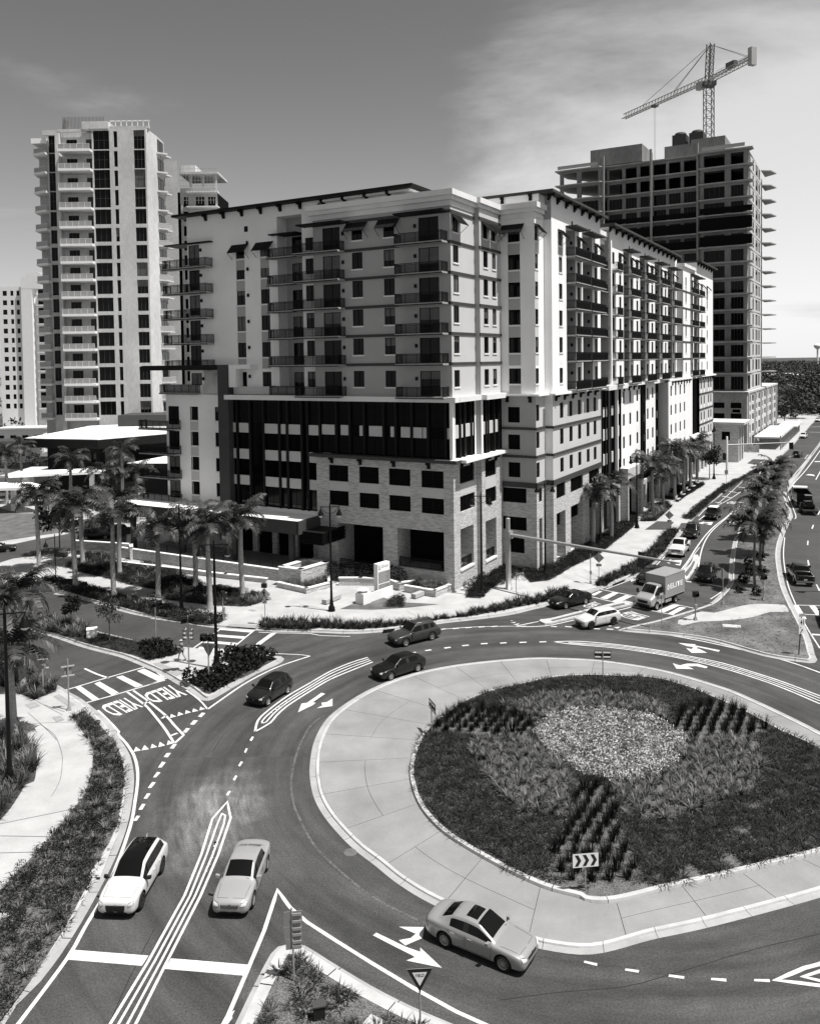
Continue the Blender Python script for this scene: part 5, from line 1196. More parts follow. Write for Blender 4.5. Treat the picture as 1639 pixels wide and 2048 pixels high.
# low dark restaurant building with broad white roofs
rs = thing("restaurant_building", "low dark building with broad flat white roof in front of the left tower", "restaurant")
m = MB(); RP = [(-58.9, 155), (-47, 168.5), (-38, 186), (-52, 200), (-74, 190), (-75.2, 160)]; m.prism(RP, 9.6, 11.3, "trim_dark", "trim_dark", True); m.obj("roof_fascia", rs)
m = MB(); m.prism([(p[0] * 0.985 - 0.9, p[1] * 0.99 + 1.75) for p in RP], 11.3, 11.42, "roof_white"); m.obj("roof_deck", rs)
m = MB(); m.prism([(-60, 158.5), (-49, 170.5), (-41, 186), (-52, 198), (-71, 190), (-71.5, 162)], 0, 9.62, "frame_grey", "trim_dark"); m.obj("wall", rs)
def quadwin(parent, p, q, z0, z1, n, gm="glass"):
    p, q = Vector((p[0], p[1], 0)), Vector((q[0], q[1], 0)); d = q - p; L = d.length; rz = math.atan2(d.y, d.x)
    f = put("window", frame_mesh(L, z1 - z0, n, 1, "frame_grey"), parent, ((p.x + q.x) / 2, (p.y + q.y) / 2, z0), rz); put("pane", pane_mesh(L - 0.1, z1 - z0, gm), f, (0, 0.05, 0))
quadwin(rs, (-64.5, 159.8), (-60.6, 158.55), 6.6, 8.9, 3); quadwin(rs, (-59.2, 159.3), (-56.4, 162.2), 5.6, 9.0, 4, "glass_blind"); quadwin(rs, (-71, 161.9), (-67, 160.6), 6.2, 8.4, 3)
m = MB(); m.prism([(-52.5, 152), (-36, 150), (-30, 166), (-47, 168)], 6.3, 7.2, "roof_white", "trim_dark", True); m.obj("lower_roof", rs)
m = MB(); m.prism([(-50, 154.5), (-36, 152.5), (-31, 165), (-47, 166)], 0, 6.3, "trim_dark", "trim_dark"); m.obj("lower_wall", rs)
m = MB(); m.box(-77, -72, 168, 180, 0, 3.2, "stucco_mid"); m.box(-82, -76, 164, 178, 3.2, 3.6, "stucco_mid"); m.obj("terrace", rs)
m = MB(); m.box(-66, -34, 186, 196, 11.42, 14.0, "frame_grey"); m.obj("plant_screen", rs)
for k, (nm, P, z) in enumerate((("white flat entrance canopy on two white posts behind the palms", [(-71.5, 146), (-56, 150), (-57.5, 155), (-72, 152)], 5.6), ("white flat entrance canopy reaching the left edge behind the palms", [(-95, 138), (-62, 141), (-68, 147), (-97, 148)], 4.2))):
    cn = thing("entrance_canopy", nm, "canopy", group=None)
    m = MB(); m.prism(P, z, z + 0.45, "roof_white", "white_paint", True); m.obj("roof", cn)
    for a, b in ((0.12, 0.5), (0.85, 0.5)):
        c = Vector(P[0] + (0,)).lerp(Vector(P[1] + (0,)), a).lerp(Vector(P[3] + (0,)).lerp(Vector(P[2] + (0,)), a), b); m = MB(); m.box(c.x - 0.35, c.x + 0.35, c.y - 0.35, c.y + 0.35, 0, z, "white_paint"); m.obj("post", cn)
# covered patio at the foot of the apartment block
pc = thing("patio_canopy", "flat white roofed patio canopy on dark posts beside the stone base", "canopy", C0, YAW)
m = MB(); m.box(-4.0, 3.2, 18.2, 50, 5.6, 7.0, "trim_dark", "t"); m.face([(-4.0, 18.2, 7.0), (3.2, 18.2, 7.0), (3.2, 50, 7.0), (-4.0, 50, 7.0)], "roof_white"); m.obj("roof", pc)
for a in (19.6, 28.3, 37, 46): m = MB(); m.box(-3.6, -3.1, a - 0.3, a + 0.3, 0.2, 5.6, "frame_grey"); m.obj("post", pc)
for a in range(9): m = MB(); m.box(-3.6, 1.2, 15.0, 18.2, 4.4 + a * 0.17, 4.46 + a * 0.17, "trim_dark"); m.obj("slat", pc)
m = MB(); m.box(-4.3, -4.0, 18.0, 50, 5.5, 7.02, "frame_grey"); m.box(-4.3, 3.2, 17.85, 18.2, 5.5, 7.02, "frame_grey"); m.obj("fascia", pc)
pt = put("patio", None, None, C0, YAW)
m = MB(); m.box(-4.8, 1.3, 19.3, 44, 0.0, 1.3, "slab_concrete"); structure(m.obj("patio_floor", None, C0, YAW))
bpy.data.objects.remove(pt)

# stone planters, plinths and their walls around the plaza front
def stone_wall(label, P, z0, z1, cap=True, t=0.35, cat="wall"):
    """low stone wall along a polyline in building axes, pale cap proud of it"""
    root = thing("garden_wall", label, cat, C0, YAW); m = MB(); c = MB()
    for (a, b), (d, e) in zip(P, P[1:]):
        p, q = Vector((a, b, 0)), Vector((d, e, 0)); dd = (q - p).normalized(); s = Vector((-dd.y, dd.x, 0)); mid = (p + q) / 2; L = (q - p).length / 2
        m.obox(mid + Vector((0, 0, (z0 + z1) / 2)), dd * (L + t / 2), s * t / 2, (0, 0, (z1 - z0) / 2), "stone")
        if cap: c.obox(mid + Vector((0, 0, z1 + 0.05)), dd * (L + t / 2 + 0.06), s * (t / 2 + 0.06), (0, 0, 0.05), "cornice")
    m.obj("stone_courses", root)
    if cap: c.obj("coping", root)
stone_wall("long stone retaining wall with pale coping in front of the patio", [(-5.3, 46), (-5.2, 19.2)], 0.15, 1.4)
stone_wall("stone block plinth with pale top at the patio corner", [(-6.5, 18.6), (-6.5, 16.0), (-2.6, 15.4), (-2.0, 18.2), (-6.2, 18.6)], 0.15, 2.2, t=0.6)
stone_wall("low stone planter wall beside the plaza sign", [(-7.4, 18.4), (-8.0, 14.1), (-4.8, 13.2), (-2.2, 15.3)], 0.15, 0.65)
stone_wall("low stone planter wall behind the plaza sign", [(-3.6, 12.6), (-2.6, 10.6), (-1.7, 8.0), (-2.4, 5.6), (-1.0, 4.6)], 0.15, 0.95)
stone_wall("low stone planter against the stone corner pier", [(-2.6, 4.6), (-2.9, 0.9), (-0.3, 0.6)], 0.15, 0.8)
stone_wall("stone wall with pale coping beside the driveway planting", [(-6.5, 54), (-4.6, 45.2), (-5.6, 44)], 0.15, 1.8)
stone_wall("long low planter kerb wall between lawn and palms", [(-8.6, 44), (-7.2, 26.5), (-6.6, 21.0)], 0.15, 0.6)
def fence(label, p, q, z):
    p, q = C0 + E1 * p[0] + E2 * p[1], C0 + E1 * q[0] + E2 * q[1]; d = q - p
    r_ = thing("metal_fence", label, "fence", (p.x, p.y, z), math.atan2(d.y, d.x)); L = d.length
    n = int(L / 1.8)
    for i in range(n + 1): m = MB(); x = L * i / n; m.box(x - 0.03, x + 0.03, -0.03, 0.03, 0, 1.08, "black_metal"); m.obj("post", r_)
    m = MB(); m.box(0, L, -0.025, 0.025, 1.02, 1.07, "black_metal"); m.obj("rail", r_); m = MB(); m.box(0, L, -0.02, 0.02, 0.1, 0.14, "black_metal"); m.obj("rail", r_)
    m = MB()
    for i in range(int(L / 0.16)): x = i * 0.16; m.box(x - 0.01, x + 0.01, -0.01, 0.01, 0.14, 1.02, "black_metal")
    o = m.obj("picket", r_); o["kind"] = "stuff"
fence("black metal fence along the patio edge", (-4.9, 44), (-4.9, 19.4), 1.35)
fence("black metal fence sloping beside the entrance ramp", (-2.4, 15.6), (-0.4, 8.6), 1.0)

# pavilion, shed and site objects beyond the far end of the block
pv = thing("stone_pavilion", "small stone pavilion with flat pale roof past the far end of the stucco block", "pavilion", C0, YAW)
T = Walls(pv); T.panel('u', 128, -11.5, -3, 0, 9.2, "stone", [(-9.6, -7.7, 5.4, 7.4)], depth=0.4); T.panel('w', -11.5, 128, 137, 0, 9.2, "stone", [(129.5, 131.5, 0.2, 8.3), (133.2, 135.4, 0.2, 8.3)], depth=0.6); T.box(128.7, 136.5, -10.8, -4, 0.1, 8.9, "interior", "dark_interior")
T.box(126.6, 138.5, -13, -2, 9.2, 9.75, "pale_concrete", "roof"); T.done(pv)
sh = thing("walkway_shed", "long flat covered walkway beside the unfinished tower's street side", "shed", C0, YAW)
m = MB(); m.box(160, 200, -17.5, -11, 3.1, 3.5, "pale_concrete"); m.obj("roof", sh)
m = MB(); m.box(200.4, 222, -18.5, -13, 3.0, 3.4, "pale_concrete"); m.obj("roof", sh)
for a in range(160, 224, 4): m = MB(); m.box(a, a + 0.25, -17.8, -17.5, 0, 4.0, "galvanised"); m.obj("post", sh)
m = MB(); m.box(160, 222, -17.75, -17.6, 3.3, 4.0, "white_paint"); m.obj("parapet", sh)
sf = thing("site_fence", "sagging pale site fence screen beside the pavilion", "fence", C0, YAW)
m = MB()
rows = []
for i in range(25): x = -13.5 + i * 0.55; rows.append([(150 + 0.25 * math.sin(i * 1.3), x, 0.3), (150.2 + 0.3 * math.sin(i * 1.9), x, 1.4), (150, x, 2.6 - 0.5 * abs(math.sin(i * 0.55)))])
m.grid(rows, "sign_pale"); m.obj("screen", sf)
for i in range(6): m = MB(); m.box(149.9, 150.0, -13.5 + i * 2.6, -13.4 + i * 2.6, 0, 2.8, "galvanised"); m.obj("post", sf)
wt = thing("water_tower", "white water tower on the far horizon at the right", "water tower", (at_depth(1634, 720, 1700).x, 1700, 0))
m = MB(); m.lathe((0, 0, 0), [(2.2, 0), (1.6, 20), (1.6, 36), (6, 40), (7.5, 43), (6.5, 46), (2, 48), (0.01, 48.2)], "white_paint", 16); m.obj("tank", wt)
# water and far shore on the left horizon
w = MB(); w.face([(-3500, 420, -0.03), (-120, 420, -0.03), (-60, 700, -0.03), (200, 7400, -0.03), (-3500, 7400, -0.03)], "glass"); structure(w.obj("water"))
# ------------------------------------------------------------------ vegetation
def np_mesh(name, V, F, mats, mi=None, smooth=False):
    me = bpy.data.meshes.new(name); V = np.asarray(V, np.float32); F = np.asarray(F, np.int32); n, k = F.shape
    me.vertices.add(len(V)); me.vertices.foreach_set("co", V.ravel()); me.loops.add(n * k); me.loops.foreach_set("vertex_index", F.ravel())
    me.polygons.add(n); me.polygons.foreach_set("loop_start", np.arange(0, n * k, k, dtype=np.int32)); me.polygons.foreach_set("loop_total", np.full(n, k, np.int32))
    for m in mats: me.materials.append(M[m])
    if mi is not None: me.polygons.foreach_set("material_index", np.asarray(mi, np.int32))
    if smooth: me.polygons.foreach_set("use_smooth", np.ones(n, bool))
    me.update(calc_edges=True); return me
def blades(n, length, width, rise, droop, spread=0.05, seed=0, segs=2, lo=0.6):
    """a clump of arching strap leaves: quads"""
    g = np.random.default_rng(seed); V, F = [], []
    for i in range(n):
        a = g.uniform(0, 2 * math.pi); L = length * g.uniform(lo, 1.1); e = g.uniform(*rise); b = np.array([math.cos(a), math.sin(a), 0]); s = np.array([-b[1], b[0], 0]) * width * g.uniform(0.7, 1.2)
        p = b * g.uniform(0, spread); i0 = len(V)
        for k in range(segs + 1):
            t = k / segs; ang = e - droop * t * g.uniform(0.8, 1.2); w = s * (1 - 0.85 * t ** 1.5)
            V += [p - w, p + w]; p = p + (b * math.cos(ang) + np.array([0, 0, 1]) * math.sin(ang)) * L / segs
        for k in range(segs): F.append((i0 + 2 * k, i0 + 2 * k + 1, i0 + 2 * k + 3, i0 + 2 * k + 2))
    return np.array(V), np.array(F)
def leaf_ball(n, rx, rz, size, seed=0, shell=0.55, base=0.0):
    """leaves spread through a rounded crown: quads"""
    g = np.random.default_rng(seed); V, F = [], []
    for i in range(n):
        d = g.normal(size=3); d /= np.linalg.norm(d); r = g.uniform(shell, 1.0) ** 0.7
        c = np.array([d[0] * rx * r, d[1] * rx * r, d[2] * rz * r + base]); u = g.normal(size=3); u /= np.linalg.norm(u); v = np.cross(u, g.normal(size=3)); v /= np.linalg.norm(v)
        s = size * g.uniform(0.6, 1.3); i0 = len(V); V += [c - u * s, c - v * s * .5, c + u * s, c + v * s * .5]; F.append((i0, i0 + 1, i0 + 2, i0 + 3))
    return np.array(V), np.array(F)
def mask_in(X, Y, poly):
    c = np.zeros(X.shape, bool); n = len(poly); j = n - 1
    for i in range(n):
        yi, yj, xi, xj = poly[i].y, poly[j].y, poly[i].x, poly[j].x
        if yi != yj: c ^= ((yi > Y) != (yj > Y)) & (X < (xj - xi) * (Y - yi) / (yj - yi) + xi)
        j = i
    return c
def points_in(poly, spacing, jitter=0.4, seed=1, avoid=()):
    g = np.random.default_rng(seed); xs = [p.x for p in poly]; ys = [p.y for p in poly]
    X, Y = np.meshgrid(np.arange(min(xs), max(xs), spacing), np.arange(max(min(ys), 20), max(ys), spacing * 0.87)); X = X + (np.arange(len(Y)) % 2)[:, None] * spacing / 2
    X = (X + g.uniform(-jitter, jitter, X.shape) * spacing).ravel(); Y = (Y + g.uniform(-jitter, jitter, Y.shape) * spacing if False else Y.ravel() + g.uniform(-jitter, jitter, Y.size) * spacing)
    k = mask_in(X, Y, poly)
    for a in avoid: k &= ~mask_in(X, Y, a)
    return list(zip(X[k], Y[k]))
def scatter(name, label, cat, pts, bases, mats, z, smin=0.8, smax=1.2, seed=3, tilt=0.0):
    """one object of plants nobody could count"""
    g = np.random.default_rng(seed); VV, FF, MI = [], [], []; off = 0
    for x, y in pts:
        V, F = bases[g.integers(len(bases))]; s = g.uniform(smin, smax); a = g.uniform(0, 2 * math.pi); c, d = math.cos(a), math.sin(a)
        W = V * s; W = np.stack([W[:, 0] * c - W[:, 1] * d, W[:, 0] * d + W[:, 1] * c, W[:, 2] * g.uniform(0.85, 1.2)], 1) + np.array([x, y, z])
        VV.append(W); FF.append(F + off); MI.append(np.full(len(F), g.integers(len(mats)))); off += len(V)
    if not VV: return None
    return tag(put(name, np_mesh(name, np.vstack(VV), np.vstack(FF), mats, np.concatenate(MI))), label, cat, None, "stuff")
def each(name, label, cat, group, pts, meshes, z, smin=0.85, smax=1.15, seed=5):
    g = np.random.default_rng(seed); out = []
    for x, y in pts:
        o = put(name, meshes[g.integers(len(meshes))], None, (x, y, z), g.uniform(0, 6.28)); s = g.uniform(smin, smax); o.scale = (s, s, s * g.uniform(0.9, 1.15)); tag(o, label, cat, group); out.append(o)
    return out
FLAX = [blades(30, 0.62, 0.028, (0.5, 1.45), 0.9, 0.08, s) for s in range(4)]
TUFT = [blades(80, 0.72, 0.014, (1.1, 1.55), 0.4, 0.22, s + 10) for s in range(3)]
SPRIG = [blades(26, 0.40, 0.017, (0.15, 0.95), 0.5, 0.25, s + 20, 2, 0.45) for s in range(4)]
COVER = [blades(18, 0.26, 0.016, (0.3, 1.2), 0.8, 0.24, s + 30, 2) for s in range(4)]
BUSHY = [leaf_ball(110, 0.44, 0.28, 0.055, s + 40, 0.3, 0.22) for s in range(4)]
BLOOM = [leaf_ball(26, 0.28, 0.16, 0.065, s + 50, 0.5, 0.30) for s in range(4)]
TALL = [blades(34, 1.15, 0.035, (0.75, 1.5), 0.9, 0.12, s + 60, 3) for s in range(4)]
BIGLEAF = [leaf_ball(120, 0.62, 0.46, 0.15, s + 70, 0.35, 0.45) for s in range(3)]
def Q(bases, m, nm): return [np_mesh(nm, V, F, [m]) for V, F in bases]
# ---- roundabout island
ZI = 0.2
I = lambda t: sv("i " + t, ZI)
bloom = I("525,370 560,320 640,290 800,280 950,300 1040,340 1110,400 1100,460 1060,510 980,545 850,560 720,530 640,480 560,420")
flx = [I("400,265 560,222 760,212 950,235 1065,270 1040,322 950,292 800,275 640,285 535,318 470,290"), I("285,400 420,375 525,395 640,500 668,560 655,690 500,690 400,615 330,520 275,440"), I("1115,405 1250,375 1395,385 1415,480 1390,590 1200,650 1050,700 885,700 825,585 1000,555 1100,480")]
tft = [I("130,355 180,300 240,258 400,285 505,305 520,350 480,395 300,372"), I("1040,318 1120,270 1240,238 1340,285 1440,345 1350,382 1130,395"), I("680,545 830,590 850,720 950,900 900,960 830,975 640,940 565,915 620,790 655,690")]
bare = I("480,1015 535,925 640,945 830,975 990,930 1000,985 850,1020 700,1015")
scatter("flower_bed", "bright mound of small pale leaves at the middle of the roundabout island", "flower bed", points_in(bloom, 0.27, 0.45, 2), BLOOM, ["leaf_bright", "leaf_bright", "leaf_pale"], ZI, 0.8, 1.25)
n_ = 0
for k, P in enumerate(flx): 
    each("flax_plant", "arching strap-leaved clump in the ring around the bright island mound", "plant", "strap-leaved clumps around the island mound", points_in(P, 0.74, 0.3, 4 + k), Q(FLAX, "leaf_pale", "flax_plant"), ZI, 0.85, 1.3, 8 + k)
    scatter("ground_cover", "short strap leaves filling between the island clumps", "ground cover", points_in(P, 0.5, 0.45, 14 + k), FLAX, ["leaf", "leaf_pale"], ZI, 0.5, 0.9, 18 + k)
for k, P in enumerate(tft):
    each("grass_tuft", "upright dark tuft of ornamental grass in the planted rows of the island", "grass tuft", "ornamental grass tufts in rows on the island", points_in(P, 0.88, 0.12, 24 + k), Q(TUFT, "leaf_dark", "grass_tuft"), ZI, 0.95, 1.35, 28 + k)
jp = points_in(INB, 0.31, 0.5, 9, avoid=[bloom] + flx + tft + [bare])
gj = np.random.default_rng(3); holes = [(-1.0, 43.4, 0.5), (15.8, 40.6, 0.6), (17.2, 43.0, 0.5), (13.4, 39.6, 0.5), (19, 45.5, .4)]
jp = [p for p in jp if not any(math.hypot(p[0] - h[0], p[1] - h[1]) < h[2] for h in holes) and (offset and True)]
scatter("juniper_cover", "dark creeping juniper covering the outer ring of the island", "ground cover", jp, SPRIG, ["leaf_dark", "leaf_dark", "leaf"], ZI, 0.8, 1.25, 4)
# ---- bottom traffic island
h4 = [p for p in points_in(m4_in, 0.42, 0.5, 5) if gj.random() < 0.85 and p[1] > 25]
cl4 = [p for p in h4 if math.sin(p[0] * 2.1 + p[1] * 1.3) + math.sin(p[1] * 2.7 - p[0]) > -0.45]
scatter("juniper_cover", "dark creeping juniper in patches on the gravel of the bottom island", "ground cover", cl4, SPRIG, ["leaf_dark", "leaf"], 0.14, 0.8, 1.3, 6)
# ---- kerbside beds
def cover(P, label, sp, bases, mats, seed, smin=0.7, smax=1.3, z=0.155, keep=1.0):
    g = np.random.default_rng(seed); pts = [p for p in points_in(P, sp, 0.5, seed) if g.random() < keep and p[1] > 22]
    return scatter("ground_cover", label, "ground cover", pts, bases, mats, z, smin, smax, seed)
cover(A1, "patchy dark ground cover in the bed along the left kerb", 0.33, COVER, ["leaf", "leaf_dark"], 31, 0.8, 1.7, keep=0.62)
cover(A1, "rounded low shrubs scattered in the bed along the left kerb", 0.62, BUSHY, ["leaf_dark", "leaf"], 32, 0.5, 1.0, keep=0.55)
each("flax_plant", "strap-leaved clump in the bed between left sidewalk and kerb", "plant", "strap-leaved clumps in the left kerb bed", [p for p in points_in(A1, 1.9, 0.45, 33) if p[1] > 26][:110], Q(FLAX, "leaf_pale", "flax_plant"), 0.155, 0.7, 1.15, 34)
for P, nm in ((A2, "palm bed at the left edge"), (A3, "bed behind the two sign posts on the left corner")):
    cover(P, "tall strap leaves filling the " + nm, 0.5, TALL, ["leaf", "leaf_pale"], 35, 0.6, 1.0)
# west median: bright clumps on the left, dark low cover on the right
left = [p for p in points_in(B1, 0.55, 0.45, 36) if p[0] < -31]; right = [p for p in points_in(B1, 0.3, 0.45, 37) if p[0] >= -31]
scatter("ground_cover", "tall pale strap leaves at the far end of the left median", "ground cover", left, TALL, ["leaf_pale", "leaf_pale", "leaf"], 0.155, 0.7, 1.1, 38)
scatter("ground_cover", "low dark cover along the left median", "ground cover", right, SPRIG, ["leaf_dark", "leaf"], 0.155, 0.6, 1.0, 39)
shr = points_in(B2, 1.02, 0.22, 40)
ref = sv("b 230,470 300,540 200,600 60,630 a 1500,850 1380,790 1420,720 1560,700", 0.15)
shr2 = points_in(ref, 1.0, 0.22, 41)
for k, o in enumerate(each("shrub", "glossy round-leaved shrub in the planted corner of the pedestrian island", "shrub", "round-leaved shrubs on the pedestrian island", shr, Q(BIGLEAF, "leaf_dark", "shrub"), 0.15, 0.95, 1.3, 42)): pass
each("shrub", "glossy round-leaved shrub at the nose of the left median by the walker", "shrub", "round-leaved shrubs at the median nose", shr2, Q(BIGLEAF, "leaf_dark", "shrub"), 0.15, 0.75, 1.05, 43)
cover(C1, "dense dark shrubs in the strip between street and sidewalk under the palms", 0.42, BUSHY, ["leaf_dark", "leaf"], 44, 0.8, 1.35)
cover(C1, "strap leaves among the dark shrubs under the palms", 0.9, TALL, ["leaf", "leaf_pale"], 45, 0.5, 0.8)
each("flax_plant", "spiky strap-leaved plant in the long bed along the plaza kerb", "plant", "spiky plants along the plaza kerb", points_in(C2, 0.78, 0.25, 46)[:250], Q(FLAX, "leaf", "flax_plant"), 0.155, 1.1, 1.6, 47)
cover(C2, "low leaves between the spiky plants on the plaza kerb", 0.5, FLAX, ["leaf", "leaf_dark"], 48, 0.6, 1.0)
cover(C3, "long grass-like planting between street and sidewalk on the right", 0.5, FLAX, ["leaf", "leaf_dark"], 49, 0.9, 1.5)
cover(C4, "clipped dark hedge strip along the street farther up", 0.5, BUSHY, ["leaf_dark", "leaf"], 50, 0.7, 1.1)
cover(C5, "mixed dark planting between the sidewalk and the patio wall", 0.5, BUSHY, ["leaf_dark", "leaf"], 51, 0.7, 1.2)
cover(C5, "pale strap leaves among the planting before the patio wall", 1.0, TALL, ["leaf_pale", "leaf"], 52, 0.5, 0.9, keep=0.6)
cover(C6, "dense dark hedge at the foot of the stone street front", 0.42, BUSHY, ["leaf_dark", "leaf_dark", "leaf"], 53, 0.7, 1.15)
cover(C7, "leafy bed around the first street palms by the garage", 0.5, TALL, ["leaf", "leaf_pale"], 54, 0.5, 0.9); cover(C8, "dark planting under the row of street palms", 0.5, BUSHY, ["leaf_dark"], 55, 0.8, 1.3)
cover(sv("k 610,280 650,240 690,250 680,285", 0.15), "low shrub behind the plaza sign pedestal", 0.4, BUSHY, ["leaf_dark", "leaf"], 56, 0.8, 1.2)
def loc_pt(u, w): p = C0 + E1 * u + E2 * w; return (p.x, p.y)
def bpoly(*uw): return [Vector(loc_pt(u, w) + (0,)) for u, w in uw]
cover(bpoly((-7.2, 18), (-7.7, 14.5), (-5, 13.6), (-2.5, 15), (-6.5, 15.8)), "spiky leaves in the planter below the patio plinth", 0.45, TALL, ["leaf", "leaf_pale"], 57, 0.5, 0.8, z=0.5)
cover(bpoly((-2.4, 4.3), (-2.6, 1.2), (-0.3, 0.9), (-0.3, 4.6)), "strap leaves in the planter against the corner pier", 0.45, FLAX, ["leaf", "leaf_pale"], 58, 0.9, 1.3, z=0.7)
for k, (u, w) in enumerate(((-2.5, 14.2), (-1.6, 12.6), (-0.9, 11.2), (-1.4, 6.3), (-0.7, 7.6))):
    V, F = leaf_ball(420, 1.15, 1.05, 0.11, 80 + k, 0.6, 1.2); p = loc_pt(u, w)
    tag(put("round_bush", np_mesh("round_bush", V, F, ["leaf_dark"]), None, (p[0], p[1], 0.15)), "clipped round bush behind the plaza sign, " + ("leftmost of five", "second from the left", "middle of five", "second from the right", "rightmost beside the opening")[k], "bush", "round bushes behind the plaza sign")
V, F = leaf_ball(160, 0.36, 0.5, 0.08, 90, 0.5, 0.55); bm_ = np_mesh("hedge_bush", V, F, ["leaf_dark"])
for k in range(9):
    p = loc_pt(0.9 + k * 1.15, -0.9 - (0.65 if k > 4 else 0)); tag(put("hedge_bush", bm_, None, (p[0], p[1], 0.15), k), "small clipped upright bush in the row along the stone street pier", "bush", "clipped bushes along the stone pier")
cover(bpoly((0.4, -1.3), (11.5, -2.0), (11.5, -4.2), (3, -3.4), (0.6, -2.6)), "low dark planting beside the stone street pier", 0.4, BUSHY, ["leaf_dark", "leaf"], 59, 0.6, 0.9)
cover(bpoly((15.5, -6.2), (34, -6.2), (34, -8.2), (15.5, -7.6)), "dark climbing growth against the stone street front", 0.5, BUSHY, ["leaf_dark", "leaf"], 60, 0.9, 1.5)
scatter("dry_grass", "short dry grass on the right median", "grass", [p for p in points_in(m2_in, 0.55, 0.5, 61, avoid=[sv("n -180,1600 10,1528 110,1538 400,1470 640,1470 722,1530 560,1535 150,1605 -150,1640", 0.14)]) if p[1] < 130], COVER, ["leaf", "leaf_pale"], 0.13, 0.3, 0.55, 62)

# ---- palms: tapered trunk, crown shaft, each frond a part
def frond_mesh(L, rise, droop, nl, leaf, seed):
    g = np.random.default_rng(seed); V, F = [], []; pts = []; p = np.zeros(3)
    N = 10
    for k in range(N + 1):
        t = k / N; a = rise - droop * t ** 1.3; pts.append(p.copy()); p = p + np.array([math.cos(a), 0, math.sin(a)]) * L / N
    for k in range(N):                                                   # rib
        w0, w1 = 0.045 * (1 - k / N) + 0.008, 0.045 * (1 - (k + 1) / N) + 0.008; i = len(V); a, b = pts[k], pts[k + 1]
        V += [a + (0, -w0, 0), a + (0, w0, 0), b + (0, w1, 0), b + (0, -w1, 0)]; F.append((i, i + 1, i + 2, i + 3))
    for j in range(nl):
        t = 0.10 + 0.9 * (j + 0.5) / nl; q = t * N; k = min(int(q), N - 1); c = pts[k] + (pts[k + 1] - pts[k]) * (q - k); d = pts[k + 1] - pts[k]; d /= np.linalg.norm(d)
        for s in (-1, 1):
            l = leaf * (0.55 + 0.6 * math.sin(math.pi * min(1, t * 0.95 + 0.05))) * g.uniform(0.8, 1.15); o = np.array([0, s, 0]) * 0.80 + d * 0.5 + np.array([0, 0, g.uniform(-0.05, 0.35)]); o /= np.linalg.norm(o)
            w = d * 0.05; m = c + o * l * 0.55; e = c + o * l + np.array([0, 0, -0.42 * l * g.uniform(0.6, 1.3)])
            i = len(V); V += [c - w, c + w, m + w * 1.1, m - w * 1.1]; F.append((i, i + 1, i + 2, i + 3)); i = len(V); V += [m - w * 1.1, m + w * 1.1, e + w * .2, e - w * .2]; F.append((i, i + 1, i + 2, i + 3))
    return np_mesh("frond", np.array(V), np.array(F), ["frond"])
ROYAL = [[frond_mesh(3.1, 0.95, 0.9, 26, 0.85, 1), frond_mesh(3.2, 0.9, 1.2, 26, 0.9, 2)], [frond_mesh(3.2, 0.55, 1.35, 26, 0.95, 3), frond_mesh(3.0, 0.45, 1.5, 24, 0.9, 4)], [frond_mesh(2.9, 0.05, 1.35, 24, 0.9, 5), frond_mesh(2.8, -0.15, 1.2, 24, 0.85, 6)]]
FOX = [[frond_mesh(2.5, 1.0, 1.2, 26, 0.6, 7)], [frond_mesh(2.5, 0.7, 1.9, 26, 0.62, 8)], [frond_mesh(2.4, 0.3, 2.0, 26, 0.6, 9)]]
def palm(label, group, base, H_, sets, r0=0.26, scale=1.0, nf=17, lean=(0, 0), props=False, seed=0, mt="tree_trunk"):
    g = np.random.default_rng(seed + 500); root = thing("palm_tree", label, "palm", (base.x, base.y, 0.14), 0, group)
    top = Vector((lean[0], lean[1], H_)); m = MB(); ts = [0, .04, .12, .3, .5, .75, 1.0]; rr = [1.5, 1.25, 1.05, 1.0, 1.08, 0.92, 0.72]
    m.tube([Vector((0, 0, 0)).lerp(top, t) + Vector((0.06 * math.sin(t * 5 + seed), 0, 0)) for t in ts], [r0 * r for r in rr], mt, 10)
    m.obj("trunk", root)
    m = MB(); m.tube([top - Vector((0, 0, 0.05)), top + Vector((0, 0, 0.5)), top + Vector((0, 0, 1.05 * scale))], [r0 * 0.78, r0 * 0.72, r0 * 0.35], "crown_shaft", 9); m.obj("crown_shaft", root)
    tip = top + Vector((0, 0, 0.95 * scale))
    for i in range(nf):
        t = i / nf; s = sets[0 if t < 0.28 else (1 if t < 0.66 else 2)]; me = s[g.integers(len(s))]
        o = put("frond", me, root, tip, i * 2.39996 + g.uniform(-.2, .2)); o.rotation_euler = (g.uniform(-.15, .15), g.uniform(-.18, .18), o.rotation_euler[2]); k = scale * g.uniform(0.88, 1.12); o.scale = (k, k, k)
    if props:
        for a in range(3): m = MB(); q = Vector((1.0 * math.cos(a * 2.1), 1.0 * math.sin(a * 2.1), 0)); m.bar(q, Vector((0.12 * math.cos(a * 2.1), 0.12 * math.sin(a * 2.1), 1.9)), 0.07, "bark"); m.obj("prop", root)
    return root
def hgt(bx, by, tx_, ty):
    """height above the ground of a point seen at (tx, ty) and standing over the ground point seen at (bx, by)"""
    b = at(bx, by, 0.14); d = (tx_ - PCX) / FOC * RIGHT - (ty - PCY) / FOC * UPV + FWD; t = math.hypot(b.x, b.y) / math.hypot(d.x, d.y); return EYE.z + d.z * t - 0.14
